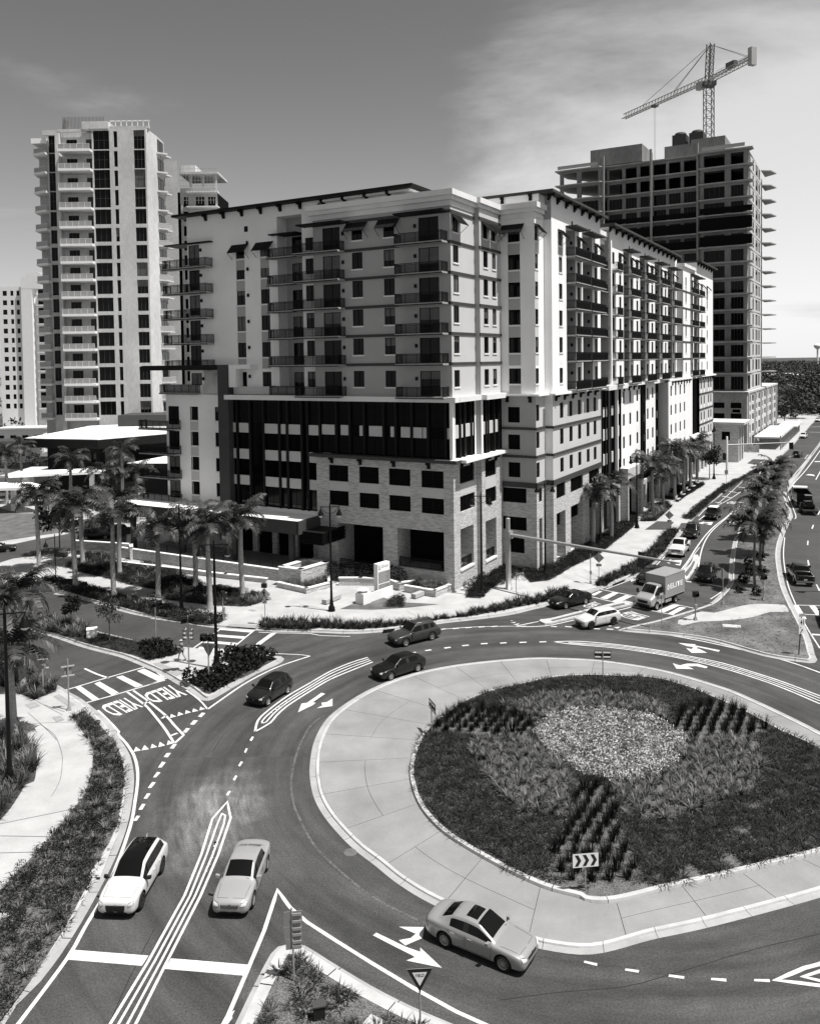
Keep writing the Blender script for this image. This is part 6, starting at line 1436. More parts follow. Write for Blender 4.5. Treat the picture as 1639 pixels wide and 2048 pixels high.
LP = [(77.5, 1146, 69.5, 1000, "royal palm at the far left by the driveway mouth, dark slim trunk"), (150, 1177, 145, 1027, "tall royal palm in the kerb strip nearest the dark street lamp on the left"), (165, 1129, 155, 1010, "royal palm behind the sidewalk, left of the parked dark pickup"),
      (228, 1196, 223, 1040, "royal palm in the kerb strip, second of the street row from the left"), (240, 1149, 233, 1012, "royal palm behind the sidewalk in front of the parked pickups"), (317, 1194, 310, 1063, "royal palm in the kerb strip left of the tall black lamp"),
      (391, 1176, 387, 1050, "royal palm in the bed before the patio fence, left of two"), (419, 1219, 420, 1064, "royal palm in the kerb strip right of the tall black lamp"), (484, 1192, 480, 1046, "royal palm closest to the patio's stone plinth")]
for k, (bx, by, cx2, cy2, lb) in enumerate(LP):
    palm(lb, "royal palms along the left street", at(bx, by, 0.14), hgt(bx, by, cx2, cy2 + 8), ROYAL, 0.27 if k != 0 else 0.24, 1.08, 18, seed=k)
palm("large royal palm trunk beside the black lamp post at the left edge", "royal palms on the left corner", at(27, 1480, 0.14), hgt(27, 1480, 16, 1322), ROYAL, 0.25, 1.0, 19, props=True, seed=20)
palm("leafy royal palm behind the two sign posts at the left edge", "royal palms on the left corner", at(45, 1378, 0.14), hgt(45, 1378, 38, 1205), ROYAL, 0.24, 0.95, 19, seed=21)
palm("royal palm cut by the picture's left edge above the kerb bed", "royal palms on the left corner", at(-38, 1400, 0.14), 6.5, ROYAL, 0.24, 1.0, 18, seed=22)
RP_ = [(1186, 1092, 1190, 1000), (1222, 1078, 1228, 980), (1304, 1029, 1303, 938), (1325, 1012, 1326, 946), (1349, 999, 1346, 906), (1367, 987, 1364, 910), (1380, 977, 1378, 908), (1393, 966, 1394, 898)]
RL = ["dark royal palm nearest the traffic mast on the right sidewalk", "royal palm just before the garage portal on the right sidewalk", "royal palm just past the tall lamp by the garage portal", "royal palm second past the garage portal lamp", "royal palm third past the garage portal, first beside the benches", "royal palm fourth past the garage portal beside the benches", "royal palm fifth past the garage portal beside the benches", "last royal palm of the right sidewalk row before the pavilion"]
for k, (bx, by, cx2, cy2) in enumerate(RP_): palm(RL[k], "royal palms along the right sidewalk", at(bx, by, 0.14), hgt(bx, by, cx2, cy2 + 4), ROYAL, 0.28, 1.18, 17, seed=30 + k)
MP = [(1508, 1172, 5.3, "bushy foxtail palm nearest the camera on the right median, propped by stakes"), (1520, 1140, 4.8, "second foxtail palm of the right median"), (1526, 1110, 5.0, "third foxtail palm of the right median"), (1530, 1078, 5.2, "fourth foxtail palm of the right median"), (1535, 1052, 5.0, "fifth foxtail palm of the right median"), (1541, 1034, 5.3, "sixth foxtail palm of the right median"), (1551, 1018, 5.6, "farthest foxtail palm at the tip of the right median")]
for k, (bx, by, h_, lb) in enumerate(MP): palm(lb, "foxtail palms on the right median", at(bx, by, 0.14), h_, FOX, 0.14, 1.4, 17, props=k == 0, seed=40 + k, mt="bark")
bp = [(1485, 1165, .9), (1495, 1130, .8), (1478, 1185, .7), (1512, 1190, .8), (1500, 1150, 1.0), (1523, 1150, .9), (1520, 1120, .9)]
for bx, by, s in bp: o = put("round_bush", Q(BIGLEAF[:1], "leaf_dark", "round_bush")[0], None, at(bx, by, 0.14)); o.scale = (1.3 * s,) * 3; tag(o, "dark low bush under the foxtail palms of the right median", "bush", "dark bushes under the median palms")
FARP = [(143, 1040, 9.0, "palm standing behind the white canopies on the left"), (246, 1020, 9.5, "tall palm in front of the restaurant's lower white roof"), (14, 1010, 8.5, "palm left of the canopies, beside the restaurant"), (45, 1000, 9.0, "palm at the restaurant's left corner"), (208, 1050, 7.5, "palm in shade between the parked cars and canopy"), (275, 1045, 7.0, "palm at the patio canopy's left end")]
for k, (bx, by, h_, lb) in enumerate(FARP): palm(lb, "palms around the restaurant", at(bx, by, 0.0), h_, ROYAL, 0.26, 1.05, 14, seed=60 + k)

# ---- small broadleaf trees: trunk, limbs, uneven leafy crown
def tree(label, base, H_, rad, dens, seed, mt="leaf_dark", group=None, name="small_tree", size=0.13, clear=0.45):
    g = np.random.default_rng(seed); root = thing(name, label, "tree", (base.x, base.y, 0.14), g.uniform(0, 6), group); m = MB(); hub = Vector((0, 0, H_ * clear))
    m.tube([(0, 0, 0), (0.02, 0.02, H_ * clear * 0.6), hub], [0.05 * H_ / 3, 0.04 * H_ / 3, 0.033 * H_ / 3], "bark", 7); m.obj("trunk", root)
    VV, FF, off = [], [], 0; mb = MB()
    for i in range(11):
        a = i * 2.4; r = rad * g.uniform(0.35, 0.75); c = Vector((r * math.cos(a), r * math.sin(a), H_ * (clear + 0.05 + (1 - clear) * g.uniform(0.1, 0.85)))); mb.tube([hub, hub.lerp(c, .5) + Vector((0, 0, .1)), c], [0.02 * H_ / 3, 0.014 * H_ / 3, 0.006], "bark", 5)
        V, F = leaf_ball(dens, rad * 0.48, rad * 0.36, size, seed * 31 + i, 0.3); VV.append(V + np.array(c)); FF.append(F + off); off += len(V)
    mb.obj("limb", root); put("crown", np_mesh("crown", np.vstack(VV), np.vstack(FF), [mt]), root); return root
tree("small round dense tree on the left median", at(143, 1258, 0.14), hgt(143, 1258, 143, 1192), 0.95, 90, 3)
tree("slender loose tree on the left median, right of the round one", at(219, 1281, 0.14), hgt(219, 1281, 219, 1207), 1.3, 55, 4, "leaf")
tree("broad dark tree beside the lamp at the pavilion", at(1418, 958, 0.14), 6.5, 2.6, 120, 5, size=0.25)
tree("leafy tree in shade over the parked cars", at(120, 1110, 0.14), 7.5, 3.4, 130, 6, size=0.28)
tree("dark tree over the driveway behind the parked cars", at(205, 1062, 0.14), 7.0, 3.2, 130, 7, size=0.28)
# ---- far woods: the nearest crowns as trees of their own, the rest one mass
g = np.random.default_rng(77); k = 0
for (px, py, yy, hh) in ((1568, 838, 300, 11), (1590, 825, 330, 12), (1612, 800, 380, 13), (1634, 785, 420, 15), (1560, 815, 360, 12), (1580, 790, 420, 13), (1602, 775, 470, 14), (1625, 760, 520, 15), (1557, 790, 430, 13), (1570, 768, 520, 13), (1640, 815, 360, 13), (1650, 790, 400, 15)):
    b = at_depth(px, py, yy); b.z = 0; tree(("large dark tree in the wooded suburb beyond the far junction", "rounded dark tree in the wooded suburb beyond the far junction")[k % 2], b, hh, hh * 0.62, 70, 200 + k, "far_leaf", "trees beyond the far junction", "far_tree", 0.75, 0.3); k += 1
pts = []
for i in range(2600):
    y = 320 + 1900 * g.random() ** 1.5; x = y * g.uniform(0.40, 0.62) if g.random() < 0.75 else y * g.uniform(-0.62, 0.45)
    if y < 430 and x < 170: continue
    if x < -0.1 * y + 60 and y > 380 and g.random() < .8: continue
    pts.append((x, y))
CR = [leaf_ball(60, 6.5, 5.0, 1.3, s + 300, 0.45, 5.0) for s in range(5)]
scatter("far_woods", "far dark woods spreading to the horizon", "woods", pts, CR, ["far_leaf", "far_leaf", "leaf"], 0, 0.6, 1.25, 78)
pts = [(x, y) for x, y in zip(g.uniform(-175, -80, 70), g.uniform(172, 300, 70)) if not (-92 < x < -54 and y > 190) and not (x > -90 and y > 150 and y < 200 and x > -80)]
scatter("far_woods", "dark trees behind the restaurant at the left edge", "woods", pts, [leaf_ball(120, 2.6, 2.2, 0.42, s + 330, 0.4, 2.6) for s in range(3)], ["leaf_dark", "leaf"], 0, 0.7, 1.5, 79)
k = 0
for (px, py, yy, w_, h_) in ((1600, 745, 420, 14, 4), (1575, 770, 360, 10, 4), (1614, 737, 560, 30, 6), (1590, 722, 760, 40, 8), (1560, 733, 520, 18, 5), (1630, 726, 700, 60, 8), (8, 845, 215, 12, 5.5), (38, 838, 240, 14, 7)):
    b = at_depth(px, py, yy); hs_ = thing("house", ("low pale house roof among the far trees", "small white house left of the concrete tower")[k > 5] + ("", ", nearest the road", ", long and flat", ", near the horizon", ", beside the unfinished tower", ", under the water tower", ", at the picture edge", ", next to the tower podium")[k], "house", (b.x, b.y, 0))
    m = MB(); m.box(-w_ / 2, w_ / 2, 0, w_ * .6, 0, h_, "white_paint"); m.obj("wall", hs_); m = MB(); m.box(-w_ / 2 - .5, w_ / 2 + .5, -.5, w_ * .6 + .5, h_, h_ + .4, "pale_concrete"); m.obj("roof", hs_)
    for i in range(4): x = -w_ * .38 + i * w_ * .25; quadwin(hs_, (x - w_ * .06, -0.1), (x + w_ * .06, -0.1), h_ * .35, h_ * .75, 2)
    k += 1
# ------------------------------------------------------------------ vehicles (local axes: x forward, y left, z up)
def paint_mat(nm, col, metal=0.0, rough=0.28, coat=0.35): M[nm] = mat(nm, col, rough, spec=0.3, metal=metal, coat=coat); return nm
paint_mat("car_white", 0.50); paint_mat("car_silver", 0.37, 0.35, 0.32); paint_mat("car_champagne", 0.31, 0.35, 0.32); paint_mat("car_black", 0.004); paint_mat("car_charcoal", 0.013, 0.2); paint_mat("car_grey", 0.055, 0.4, 0.3); paint_mat("car_dark", 0.008, 0.1); paint_mat("truck_grey", 0.24, 0.0, 0.45, 0.2); paint_mat("cab_silver", 0.36, 0.4, 0.35)
for a in ("windscreen_glass", "rear_glass", "side_glass", "roof_glass"): M[a] = mat(a, 0.004, 0.03, spec=0.35)
mk("tyre", 0.012, 0.85); mk("rim_silver", 0.42, 0.35, metal=0.7); mk("rim_dark", 0.04, 0.4, metal=0.5); mk("car_trim", 0.012, 0.6); mk("head_lamp", 0.5, 0.12, spec=0.8, coat=1.0); mk("tail_lamp", 0.05, 0.15, coat=1.0); mk("chrome", 0.6, 0.12, metal=1.0); mk("plate", 0.5, 0.5); mk("white_roof", 0.75, 0.4)

def body_mesh(st, roofmat, paint):
    """lofted body; station = x, z bottom, z belt, z roof, half width low, half width belt, half width roof, kind (h hood, w windscreen, c cabin, p pillar, r rear glass, d deck)"""
    m = MB(); rows = []
    slots = [paint, "windscreen_glass", "rear_glass", "side_glass", "car_trim"] + ([roofmat] if roofmat != paint else [])
    for x, zb, ze, zr, w, we, wr, kd in st:
        half = [(w * 0.84, zb), (w * 0.985, zb + 0.10), (w, (zb * 0.45 + ze * 0.55)), (w * 0.985, ze - 0.07), (we, ze), (wr, zr - 0.045 if zr - ze > 0.15 else max(ze + .004, zr - 0.02)), (wr * 0.94, zr), (wr * 0.45, zr + 0.025)]
        rows.append([(x, 0, zb)] + [(x, y, z) for y, z in half] + [(x, 0, zr + 0.035)] + [(x, -y, z) for y, z in reversed(half)])
    n = len(rows[0]); me = bpy.data.meshes.new("body"); V = [p for r in rows for p in r]; F = []; MI = []
    for a in range(len(rows) - 1):
        kd = st[a][7]
        for b in range(n):
            c = (b + 1) % n; F.append((a * n + b, (a + 1) * n + b, (a + 1) * n + c, a * n + c))
            s = b if b < 9 else n - 1 - b
            k = 0
            if s == 0: k = 4
            if kd == 'w' and s in (7, 8): k = 1
            if kd == 'r' and s in (7, 8): k = 2
            if kd in 'cg' and s == 5: k = 3
            if kd == 'w' and s == 5: k = 3
            if kd == 'p' and s == 5: k = 4
            if kd in 'cp' and s in (7, 8) and roofmat != paint: k = 5
            MI.append(k)
    F.append(tuple(range(n))); MI.append(0); F.append(tuple(reversed([(len(rows) - 1) * n + b for b in range(n)]))); MI.append(0)
    me.from_pydata(V, [], F)
    for s in slots: me.materials.append(M[s])
    me.polygons.foreach_set("material_index", MI); me.polygons.foreach_set("use_smooth", [True] * len(F)); me.update(); return me
def finished(me, cuts):
    """subdivide, cut wheel wells (and a cargo bed) and return the evaluated mesh"""
    o = put("work", me); md = o.modifiers.new("s", 'SUBSURF'); md.levels = 2; md.render_levels = 2; tmp = []
    for cme in cuts:
        c = put("cut", cme); tmp.append(c); b = o.modifiers.new("b", 'BOOLEAN'); b.operation = 'DIFFERENCE'; b.solver = 'EXACT'; b.object = c
        try: b.material_mode = 'TRANSFER'
        except Exception: pass
    dg = bpy.context.evaluated_depsgraph_get(); dg.update(); out = bpy.data.meshes.new_from_object(o.evaluated_get(dg))
    if len(out.polygons) < 250:
        for b in o.modifiers:
            if b.type == 'BOOLEAN': b.solver = 'FAST'
        dg = bpy.context.evaluated_depsgraph_get(); dg.update(); out = bpy.data.meshes.new_from_object(o.evaluated_get(dg)); print('fast solver', len(out.polygons))
    for c in tmp: bpy.data.objects.remove(c)
    bpy.data.objects.remove(o); return out
def cyl_cut(x, r, w, z):
    m = MB(); k = 28; rows = [[(x + r * math.cos(2 * math.pi * i / k), y, z + r * math.sin(2 * math.pi * i / k)) for i in range(k)] for y in (-w, w)]
    m.grid(rows, "car_trim", True, False); m.face(list(reversed(rows[0])), "car_trim"); m.face(rows[1], "car_trim")
    me = m.mesh("cut"); bm = bmesh.new(); bm.from_mesh(me); bmesh.ops.remove_doubles(bm, verts=bm.verts, dist=1e-5); bmesh.ops.recalc_face_normals(bm, faces=bm.faces); bm.to_mesh(me); bm.free(); return me
def box_cut(*a):
    m = MB(); m.box(*a, "car_trim"); return m.mesh("cut")
def split_parts(me, root, names):
    """the body shell stays one part; each pane of glass becomes its own part"""
    bm = bmesh.new(); bm.from_mesh(me); mats = list(me.materials)
    def sub(name, keep, parent):
        b = bm.copy(); dele = [f for f in b.faces if not keep(f)]; bmesh.ops.delete(b, geom=dele, context='FACES')
        if not b.faces: b.free(); return None
        q = bpy.data.meshes.new(name); b.to_mesh(q); b.free()
        for x in mats: q.materials.append(x)
        return put(name, q, parent)
    gl = {mats.index(M[n]): nm for n, nm in names.items() if M[n] in mats}
    body = sub("body", lambda f: f.material_index not in gl, root)
    for i, nm in gl.items():
        if nm == "side_window":
            for s in (-1, 1): sub(nm, lambda f: f.material_index == i and f.calc_center_median().y * s > 0, root)
        else: sub(nm, lambda f: f.material_index == i, root)
    bm.free(); return body
def wheel(r, w, rim, spokes=10):
    def tyre():
        m = MB(); k = 26
        prof = [(r * 0.66, -w / 2), (r * 0.93, -w / 2), (r, -w * 0.3), (r, w * 0.3), (r * 0.93, w / 2), (r * 0.66, w / 2)]
        m.grid([[(a * math.cos(2 * math.pi * i / k), y, a * math.sin(2 * math.pi * i / k)) for i in range(k)] for a, y in prof], "tyre", True)
        return m.mesh("tyre")
    def rimm():
        m = MB(); k = 26
        m.grid([[(a * math.cos(2 * math.pi * i / k), y, a * math.sin(2 * math.pi * i / k)) for i in range(k)] for a, y in ((r * 0.68, w * .46), (r * 0.62, w * .5), (r * 0.58, w * .3))], rim, True)
        m.face([(r * 0.6 * math.cos(2 * math.pi * i / k), w * 0.12, r * 0.6 * math.sin(2 * math.pi * i / k)) for i in range(k)][::-1], "car_trim")
        for i in range(spokes):
            a = 2 * math.pi * i / spokes; d = Vector((math.cos(a), 0, math.sin(a))); t = Vector((-math.sin(a), 0, math.cos(a)))
            m.obox(d * r * 0.33 + Vector((0, w * 0.36, 0)), d * r * 0.28, t * r * 0.055, (0, w * 0.06, 0), rim)
        m.lathe((0, 0, 0), [(0.01, 0)], rim) if False else None
        m.obox((0, w * 0.4, 0), (r * 0.11, 0, 0), (0, w * 0.07, 0), (0, 0, r * 0.11), rim)
        return m.mesh("rim")
    return cached(("ty", r, w), tyre), cached(("ri", r, w, rim, spokes), rimm)
class Skin:
    """lays lamps, grilles, seams and badges on a curved body"""
    def __init__(s, me):
        bm = bmesh.new(); bm.from_mesh(me); s.t = BVHTree.FromBMesh(bm); bm.free()
    def hit(s, o, d, off=0.008):
        h = s.t.ray_cast(Vector(o), Vector(d))
        return None if h[0] is None else h[0] - Vector(d) * off
    def patch(s, name, quad, side, material, root, n=6, off=0.008, mb=None):
        """quad of 4 (a, b) pairs seen from 'front','back','left','right','top'"""
        dirs = dict(front=(-1, 0, 0), back=(1, 0, 0), left=(0, -1, 0), right=(0, 1, 0), top=(0, 0, -1)); d = Vector(dirs[side]); rows = []
        q = [Vector((a, b, 0)) for a, b in quad]
        for i in range(n + 1):
            row = []
            for j in range(n + 1):
                p = q[0].lerp(q[1], i / n).lerp(q[3].lerp(q[2], i / n), j / n)
                o = {'front': (6, p.x, p.y), 'back': (-8, p.x, p.y), 'left': (p.x, 4, p.y), 'right': (p.x, -4, p.y), 'top': (p.x, p.y, 5)}[side]
                h = s.hit(o, d, off)
                if h is None: return None
                row.append(h)
            rows.append(row)
        m = mb or MB(); m.grid(rows, material)
        return m.obj(name, root) if mb is None else None
    def seam(s, pts, side, root, w=0.012):
        m = MB(); d = Vector(dict(left=(0, -1, 0), right=(0, 1, 0), top=(0, 0, -1))[side]); P = []
        for (a, b), (c, e) in zip(pts, pts[1:]):
            for k in range(6):
                x, z = a + (c - a) * k / 6, b + (e - b) * k / 6; h = s.hit((x, 4 * -d.y, z) if side != 'top' else (x, z, 5), d, 0.004)
                if h: P.append(h)
        for p, q in zip(P, P[1:]): m.bar(p, q, w, "car_trim", 0.006)
        if m.f: m.obj("door_seam", root)
SEDAN = dict(L=4.83, W=1.82, hood=0.95, cowl=1.0, wt=0.24, rt=-1.0, rb=-1.72, roof=1.46, belt=0.93, deck=1.06, wb=2.78, r=0.335, gc=0.17, tail='sedan')
SUV = dict(L=4.65, W=1.90, hood=1.03, cowl=0.98, wt=0.30, rt=-1.75, rb=-2.18, roof=1.64, belt=1.02, deck=1.06, wb=2.70, r=0.37, gc=0.2, tail='suv')
HATCH = dict(L=3.95, W=1.74, hood=0.99, cowl=0.92, wt=0.32, rt=-1.62, rb=-1.86, roof=1.53, belt=0.98, deck=1.0, wb=2.46, r=0.32, gc=0.16, tail='suv')
def stations(d):
    L, W, b, rf = d['L'] / 2, d['W'] / 2, d['belt'], d['roof']; wr = W * d.get('tuck', 0.69); g = d['gc']; hd = d['hood']; wc = W * 0.93
    S = [(L, g + .18, hd - .34, hd - .31, W * .70, W * .64, W * .52, 'h'), (L - .05, g + .07, hd - .24, hd - .21, W * .86, W * .80, W * .64, 'h'), (L - .22, g + .02, hd - .15, hd - .11, W * .95, W * .88, W * .72, 'h'), (L - .62, g, hd - .07, hd - .04, W * .99, W * .92, W * .75, 'h'),
         (L - 1.1, g, hd - .03, hd + .0, W, wc, W * .78, 'h'), (d['cowl'] + .04, g, b - .01, hd + .03, W, W * .94, W * .80, 'h'), (d['cowl'], g, b, hd + .05, W, W * .94, W * .80, 'w'),
         (d['wt'] + .04, g, b + .01, rf - .06, W, W * .94, wr * 1.03, 'w'), (d['wt'], g, b + .01, rf - .04, W, W * .94, wr * 1.02, 'c')]
    xb = -0.32 if d['tail'] != 'suv' else -0.38
    S += [(xb + .05, g, b + .015, rf, W, W * .945, wr, 'p'), (xb - .05, g, b + .015, rf, W, W * .945, wr, 'c')]
    if d['tail'] == 'sedan':
        S += [(d['rt'] + .05, g, b + .04, rf - .05, W, W * .94, wr * .98, 'c'), (d['rt'], g, b + .045, rf - .07, W, W * .94, wr * .97, 'r'), (d['rb'], g, d['deck'] - .04, d['deck'], W * .985, W * .90, W * .70, 'd'), (d['rb'] - .06, g, d['deck'] - .04, d['deck'] - .0, W * .98, W * .9, W * .7, 'd'),
              (-L + .28, g + .04, d['deck'] - .07, d['deck'] - .01, W * .94, W * .85, W * .66, 'd'), (-L + .06, g + .10, d['deck'] - .16, d['deck'] - .10, W * .84, W * .76, W * .58, 'd'), (-L, g + .22, .72, .76, W * .68, W * .62, W * .5, 'd')]
    else:
        S += [(-1.12, g, b + .04, rf - .01, W, W * .94, wr * .99, 'p'), (-1.2, g, b + .045, rf - .015, W, W * .94, wr * .985, 'c'), (d['rt'] + .06, g, b + .08, rf - .07, W * .985, W * .92, wr * .94, 'p'), (d['rt'], g, b + .09, rf - .10, W * .98, W * .91, wr * .93, 'r'),
              (d['rb'], g + .03, d['deck'], d['deck'] + .05, W * .95, W * .87, W * .76, 'd'), (d['rb'] - .04, g + .05, d['deck'] - .06, d['deck'] - .02, W * .93, W * .85, W * .74, 'd'), (-L + .03, g + .10, .80, .84, W * .88, W * .80, W * .66, 'd'), (-L, g + .22, .66, .70, W * .74, W * .68, W * .55, 'd')]
    return S
def place(rear, front, side, half, wb):
    """from two photographed tyre contact points on one side -> centre on the ground and heading; side +1 when it is the car's left"""
    a, b = at(*rear), at(*front); d = (b - a).normalized(); n = Vector((-d.y, d.x, 0)); c = (a + b) / 2 - n * side * half; return c, math.atan2(d.y, d.x)
def car(name, label, kind, paint, rear=None, front=None, side=1, at_=None, rz=None, roofmat=None, rim="rim_silver", spokes=10, sunroof=False, rails=False, grille=(0.42, 0.36, 0.62), dims=None, lamps=(0.45, 0.62, 0.60, 0.72), chrome=False, group=None, cat="car", mirror=None, spare=False, lower=False, **kw):
    d = dict(kind); d.update(kw)
    if at_ is None: c, ang = place(rear, front, side, d['W'] / 2 - 0.1, d['wb'])
    else: c, ang = at(*at_), rz
    root = thing(name, label, cat, (c.x, c.y, 0.006), ang, group)
    L, W = d['L'] / 2, d['W'] / 2
    key = ("car", tuple(sorted((k, v) for k, v in d.items())), roofmat, paint)
    ax = d.get('ax', 0.06)
    if key not in CACHE:
        CACHE[key] = finished(body_mesh(stations(d), roofmat or paint, paint), [cyl_cut(ax + s * d['wb'] / 2, d['r'] + 0.065, W + .2, d['r'] + .01) for s in (-1, 1)])
    me = CACHE[key]
    split_parts(me, root, dict(windscreen_glass="windscreen", rear_glass="rear_window", side_glass="side_window")); sk = Skin(me)
    ty, ri = wheel(d['r'], 0.23, rim, spokes)
    for sx in (-1, 1):
        for sy in (-1, 1):
            w = put("wheel", ty, root, (ax + sx * d['wb'] / 2, sy * (W - 0.125), d['r']), 0 if sy > 0 else math.pi); put("rim", ri, w)
    fin(sk, root, d, grille, lamps, paint, sunroof, rails, chrome, mirror, lower); return root
def fin(sk, root, d, grille, lamps, paint, sunroof, rails, chrome, mirror, lower=False):
    L, W = d['L'] / 2, d['W'] / 2; hd = d['hood']
    y0, y1, z0, z1 = lamps
    for s in (1, -1):
        sk.patch("lamp_housing", [(s * W * y0 * 1.22, z0 - .012), (s * W * .872, z0 + .028), (s * W * .852, z1 + .072), (s * W * y0 * 1.27, z1 + .012)], 'front', "car_trim", root)
        sk.seam([(L - .3, s * W * .70), (d['cowl'] + .12, s * W * .80)], 'top', root); sk.seam([(L - .28, s * W * .70), (L - .24, 0)], 'top', root)
    for s in (1, -1): sk.patch("headlight", [(s * W * y0 * 1.25, z0), (s * W * .86, z0 + .04), (s * W * .84, z1 + .06), (s * W * y0 * 1.3, z1)], 'front', "head_lamp", root, off=0.016)
    gy, gz0, gz1 = grille
    if not sk.patch("grille", [(-W * gy, gz0), (W * gy, gz0), (W * gy * 1.1, gz1), (-W * gy * 1.1, gz1)], 'front', "car_trim", root): pass
    if chrome:
        for k in range(4): z = gz0 + (gz1 - gz0) * (k + .5) / 4; sk.patch("grille_bar", [(-W * gy, z - .012), (W * gy, z - .012), (W * gy, z + .012), (-W * gy, z + .012)], 'front', "chrome", root, off=0.016)
    sk.patch("bumper_intake", [(-W * .6, d['gc'] + .10), (W * .6, d['gc'] + .10), (W * .55, d['gc'] + .18), (-W * .55, d['gc'] + .18)], 'front', "car_trim", root)
    m = MB(); m.box(L - .03, L + .012, -.07, .07, gz1 - .02, gz1 + .03, "chrome"); m.obj("badge", root)
    zt = d['deck'] - .22 if d['tail'] == 'sedan' else .86
    for s in (1, -1): sk.patch("tail_light", [(s * W * .45, zt - .05), (s * W * .80, zt - .05), (s * W * .80, zt + .10), (s * W * .45, zt + .08)], 'back', "tail_lamp", root)
    sk.patch("licence_plate", [(-.17, zt - .08), (.17, zt - .08), (.17, zt + .06), (-.17, zt + .06)], 'back', "plate", root)
    xb = -0.32 if d['tail'] != 'suv' else -0.38
    for sd, s in (('left', 1), ('right', -1)):
        zb = d['belt'] - .02; zl = d['gc'] + .16
        sk.seam([(d['cowl'] - .06, zb), (d['cowl'] - .10, zl), (d['wt'] - 1.3 + .1, zl)], sd, root); sk.seam([(xb, zb), (xb, zl)], sd, root); sk.seam([(-1.15, zb), (-1.12, .62), (-.98, zl + .1)], sd, root)
        for x in (xb + .22, -.92):
            h = sk.hit((x, 4 * s, zb - .10), (0, -s, 0), 0.012)
            if h: m = MB(); m.obox(h, (.10, 0, 0), (0, .016, 0), (0, 0, .018), paint if not chrome else "chrome"); m.obj("door_handle", root)
        m = MB(); m.obox((d['cowl'] - .16, s * (W + .085), d['belt'] + .10), (.07, 0, .0), (.03 * -1, s * .10, 0), (0, 0, .065), mirror or paint); m.bar((d['cowl'] - .16, s * (W * .93), d['belt'] + .03), (d['cowl'] - .16, s * (W + .06), d['belt'] + .08), .05, "car_trim"); m.obj("mirror", root)
        if lower: sk.patch("sill_trim", [(L - .5, d['gc'] + .03), (-L + .5, d['gc'] + .03), (-L + .5, d['gc'] + .16), (L - .5, d['gc'] + .16)], sd, "car_trim", root, n=10)
        if rails:
            m = MB(); y = s * W * .62; m.tube([(d['wt'] - .15, y, d['roof'] - .02), (d['wt'] - .3, y, d['roof'] + .05), (d['rt'] + .3, y, d['roof'] + .04), (d['rt'] + .12, y, d['roof'] - .06)], .022, "chrome", 6); m.obj("roof_rail", root)
    for sy in (.3, -.25): m = MB(); m.bar((d['cowl'] - .02, sy + .25, hd + .075), (d['cowl'] - .12, sy - .25, hd + .12), .018, "car_trim"); m.obj("wiper", root)
    if sunroof: sk.patch("sunroof", [(d['wt'] - .18, -.42), (d['wt'] - .18, .42), (d['wt'] - .72, .42), (d['wt'] - .72, -.42)], 'top', "roof_glass", root)
    m = MB(); m.tube([(d['rt'] + .1, 0, d['roof'] - .08), (d['rt'] - .02, 0, d['roof'] + .08)], [.022, .008], paint, 6); m.obj("antenna", root)

car("parked_car", "x", SUV, "car_white") if False else None
car("crossover", "white crossover with black roof driving towards the camera at lower left", SUV, "car_white", (323, 1745), (283, 1815), 1, roofmat="roof_glass", rim="rim_dark", grille=(0.44, 0.42, 0.70), L=4.60, lamps=(.5, .68, .66, .78), mirror="car_trim", lower=True)
car("sedan", "silver sedan with chrome grille driving towards the camera beside the triple lane lines", SEDAN, "car_silver", (533, 1739), (505, 1812), 1, rim="rim_silver", grille=(0.42, 0.52, 0.68), chrome=True)
car("sedan", "pale metallic sedan with dark sunroof turning right around the roundabout apron", SEDAN, "car_champagne", (887, 1893), (1003.5, 1942), -1, sunroof=True, grille=(0.40, 0.56, 0.68))
car("hatchback", "dark boxy hatchback driving left around the circle, below the pedestrian island", HATCH, "car_charcoal", (574, 1388), (537, 1411), 1, grille=(0.4, 0.5, 0.58))
car("sedan", "dark hatch-backed sedan hugging the roundabout kerb, behind the boxy hatchback", SEDAN, "car_dark", (837, 1343), (781, 1361), 1, rt=-1.25, rb=-1.95, L=4.7, roof=1.47)
car("suv", "mid grey three-row sport utility car with roof rails passing the plaza kerb", SUV, "car_grey", (865.5, 1280), (812, 1293), 1, rails=True, L=4.95, wb=2.85, W=1.93, roof=1.70, ax=0.1)
car("sedan", "black sedan with glossy curved roof leaving by the right exit past the crosswalk", SEDAN, "car_black", (1171, 1208.5), (1131, 1218), 1, L=4.9, roof=1.43, rt=-1.1, rb=-1.95, roofmat="roof_glass")
car("crossover", "small white crossover entering the circle from the right arm", SUV, "car_white", (1225, 1250), (1183.5, 1258.5), 1, L=4.42, W=1.80, roof=1.52, rim="rim_dark", lower=True)
car("sedan", "black car in the left lane behind the box truck", SUV, "car_black", at_=(1300, 1163), rz=R(-128), L=4.6, roof=1.62, chrome=True)
car("suv", "black sport utility car waiting in the right lane beside the box truck", SUV, "car_black", (1431.5, 1153), (1422, 1166.5), 1, L=4.8, rails=False)
car("suv", "black sport utility car in the left lane between white pickup and white-topped off-roader", SUV, "car_black", (1399.6, 1068), (1392, 1078), 1, L=4.9, W=1.95, roof=1.78, rails=True, chrome=True)
car("off_roader", "black boxy off-roader with white roof in the left lane", SUV, "car_black", (1441.7, 1033.5), (1431, 1042), 1, L=4.3, W=1.86, roof=1.84, hood=1.14, belt=1.15, tuck=0.84, wt=0.62, cowl=.80, rt=-1.85, rb=-1.96, r=.41, gc=.3, roofmat="white_roof")
car("sedan", "black car farthest back in the queue beside the hatched lane", SUV, "car_black", at_=(1508, 975), rz=R(-118), L=4.7, chrome=True)
car("suv", "dark sport utility car driving away on the far road", SUV, "car_dark", at_=(1594, 914), rz=R(56), L=4.8, roof=1.75)
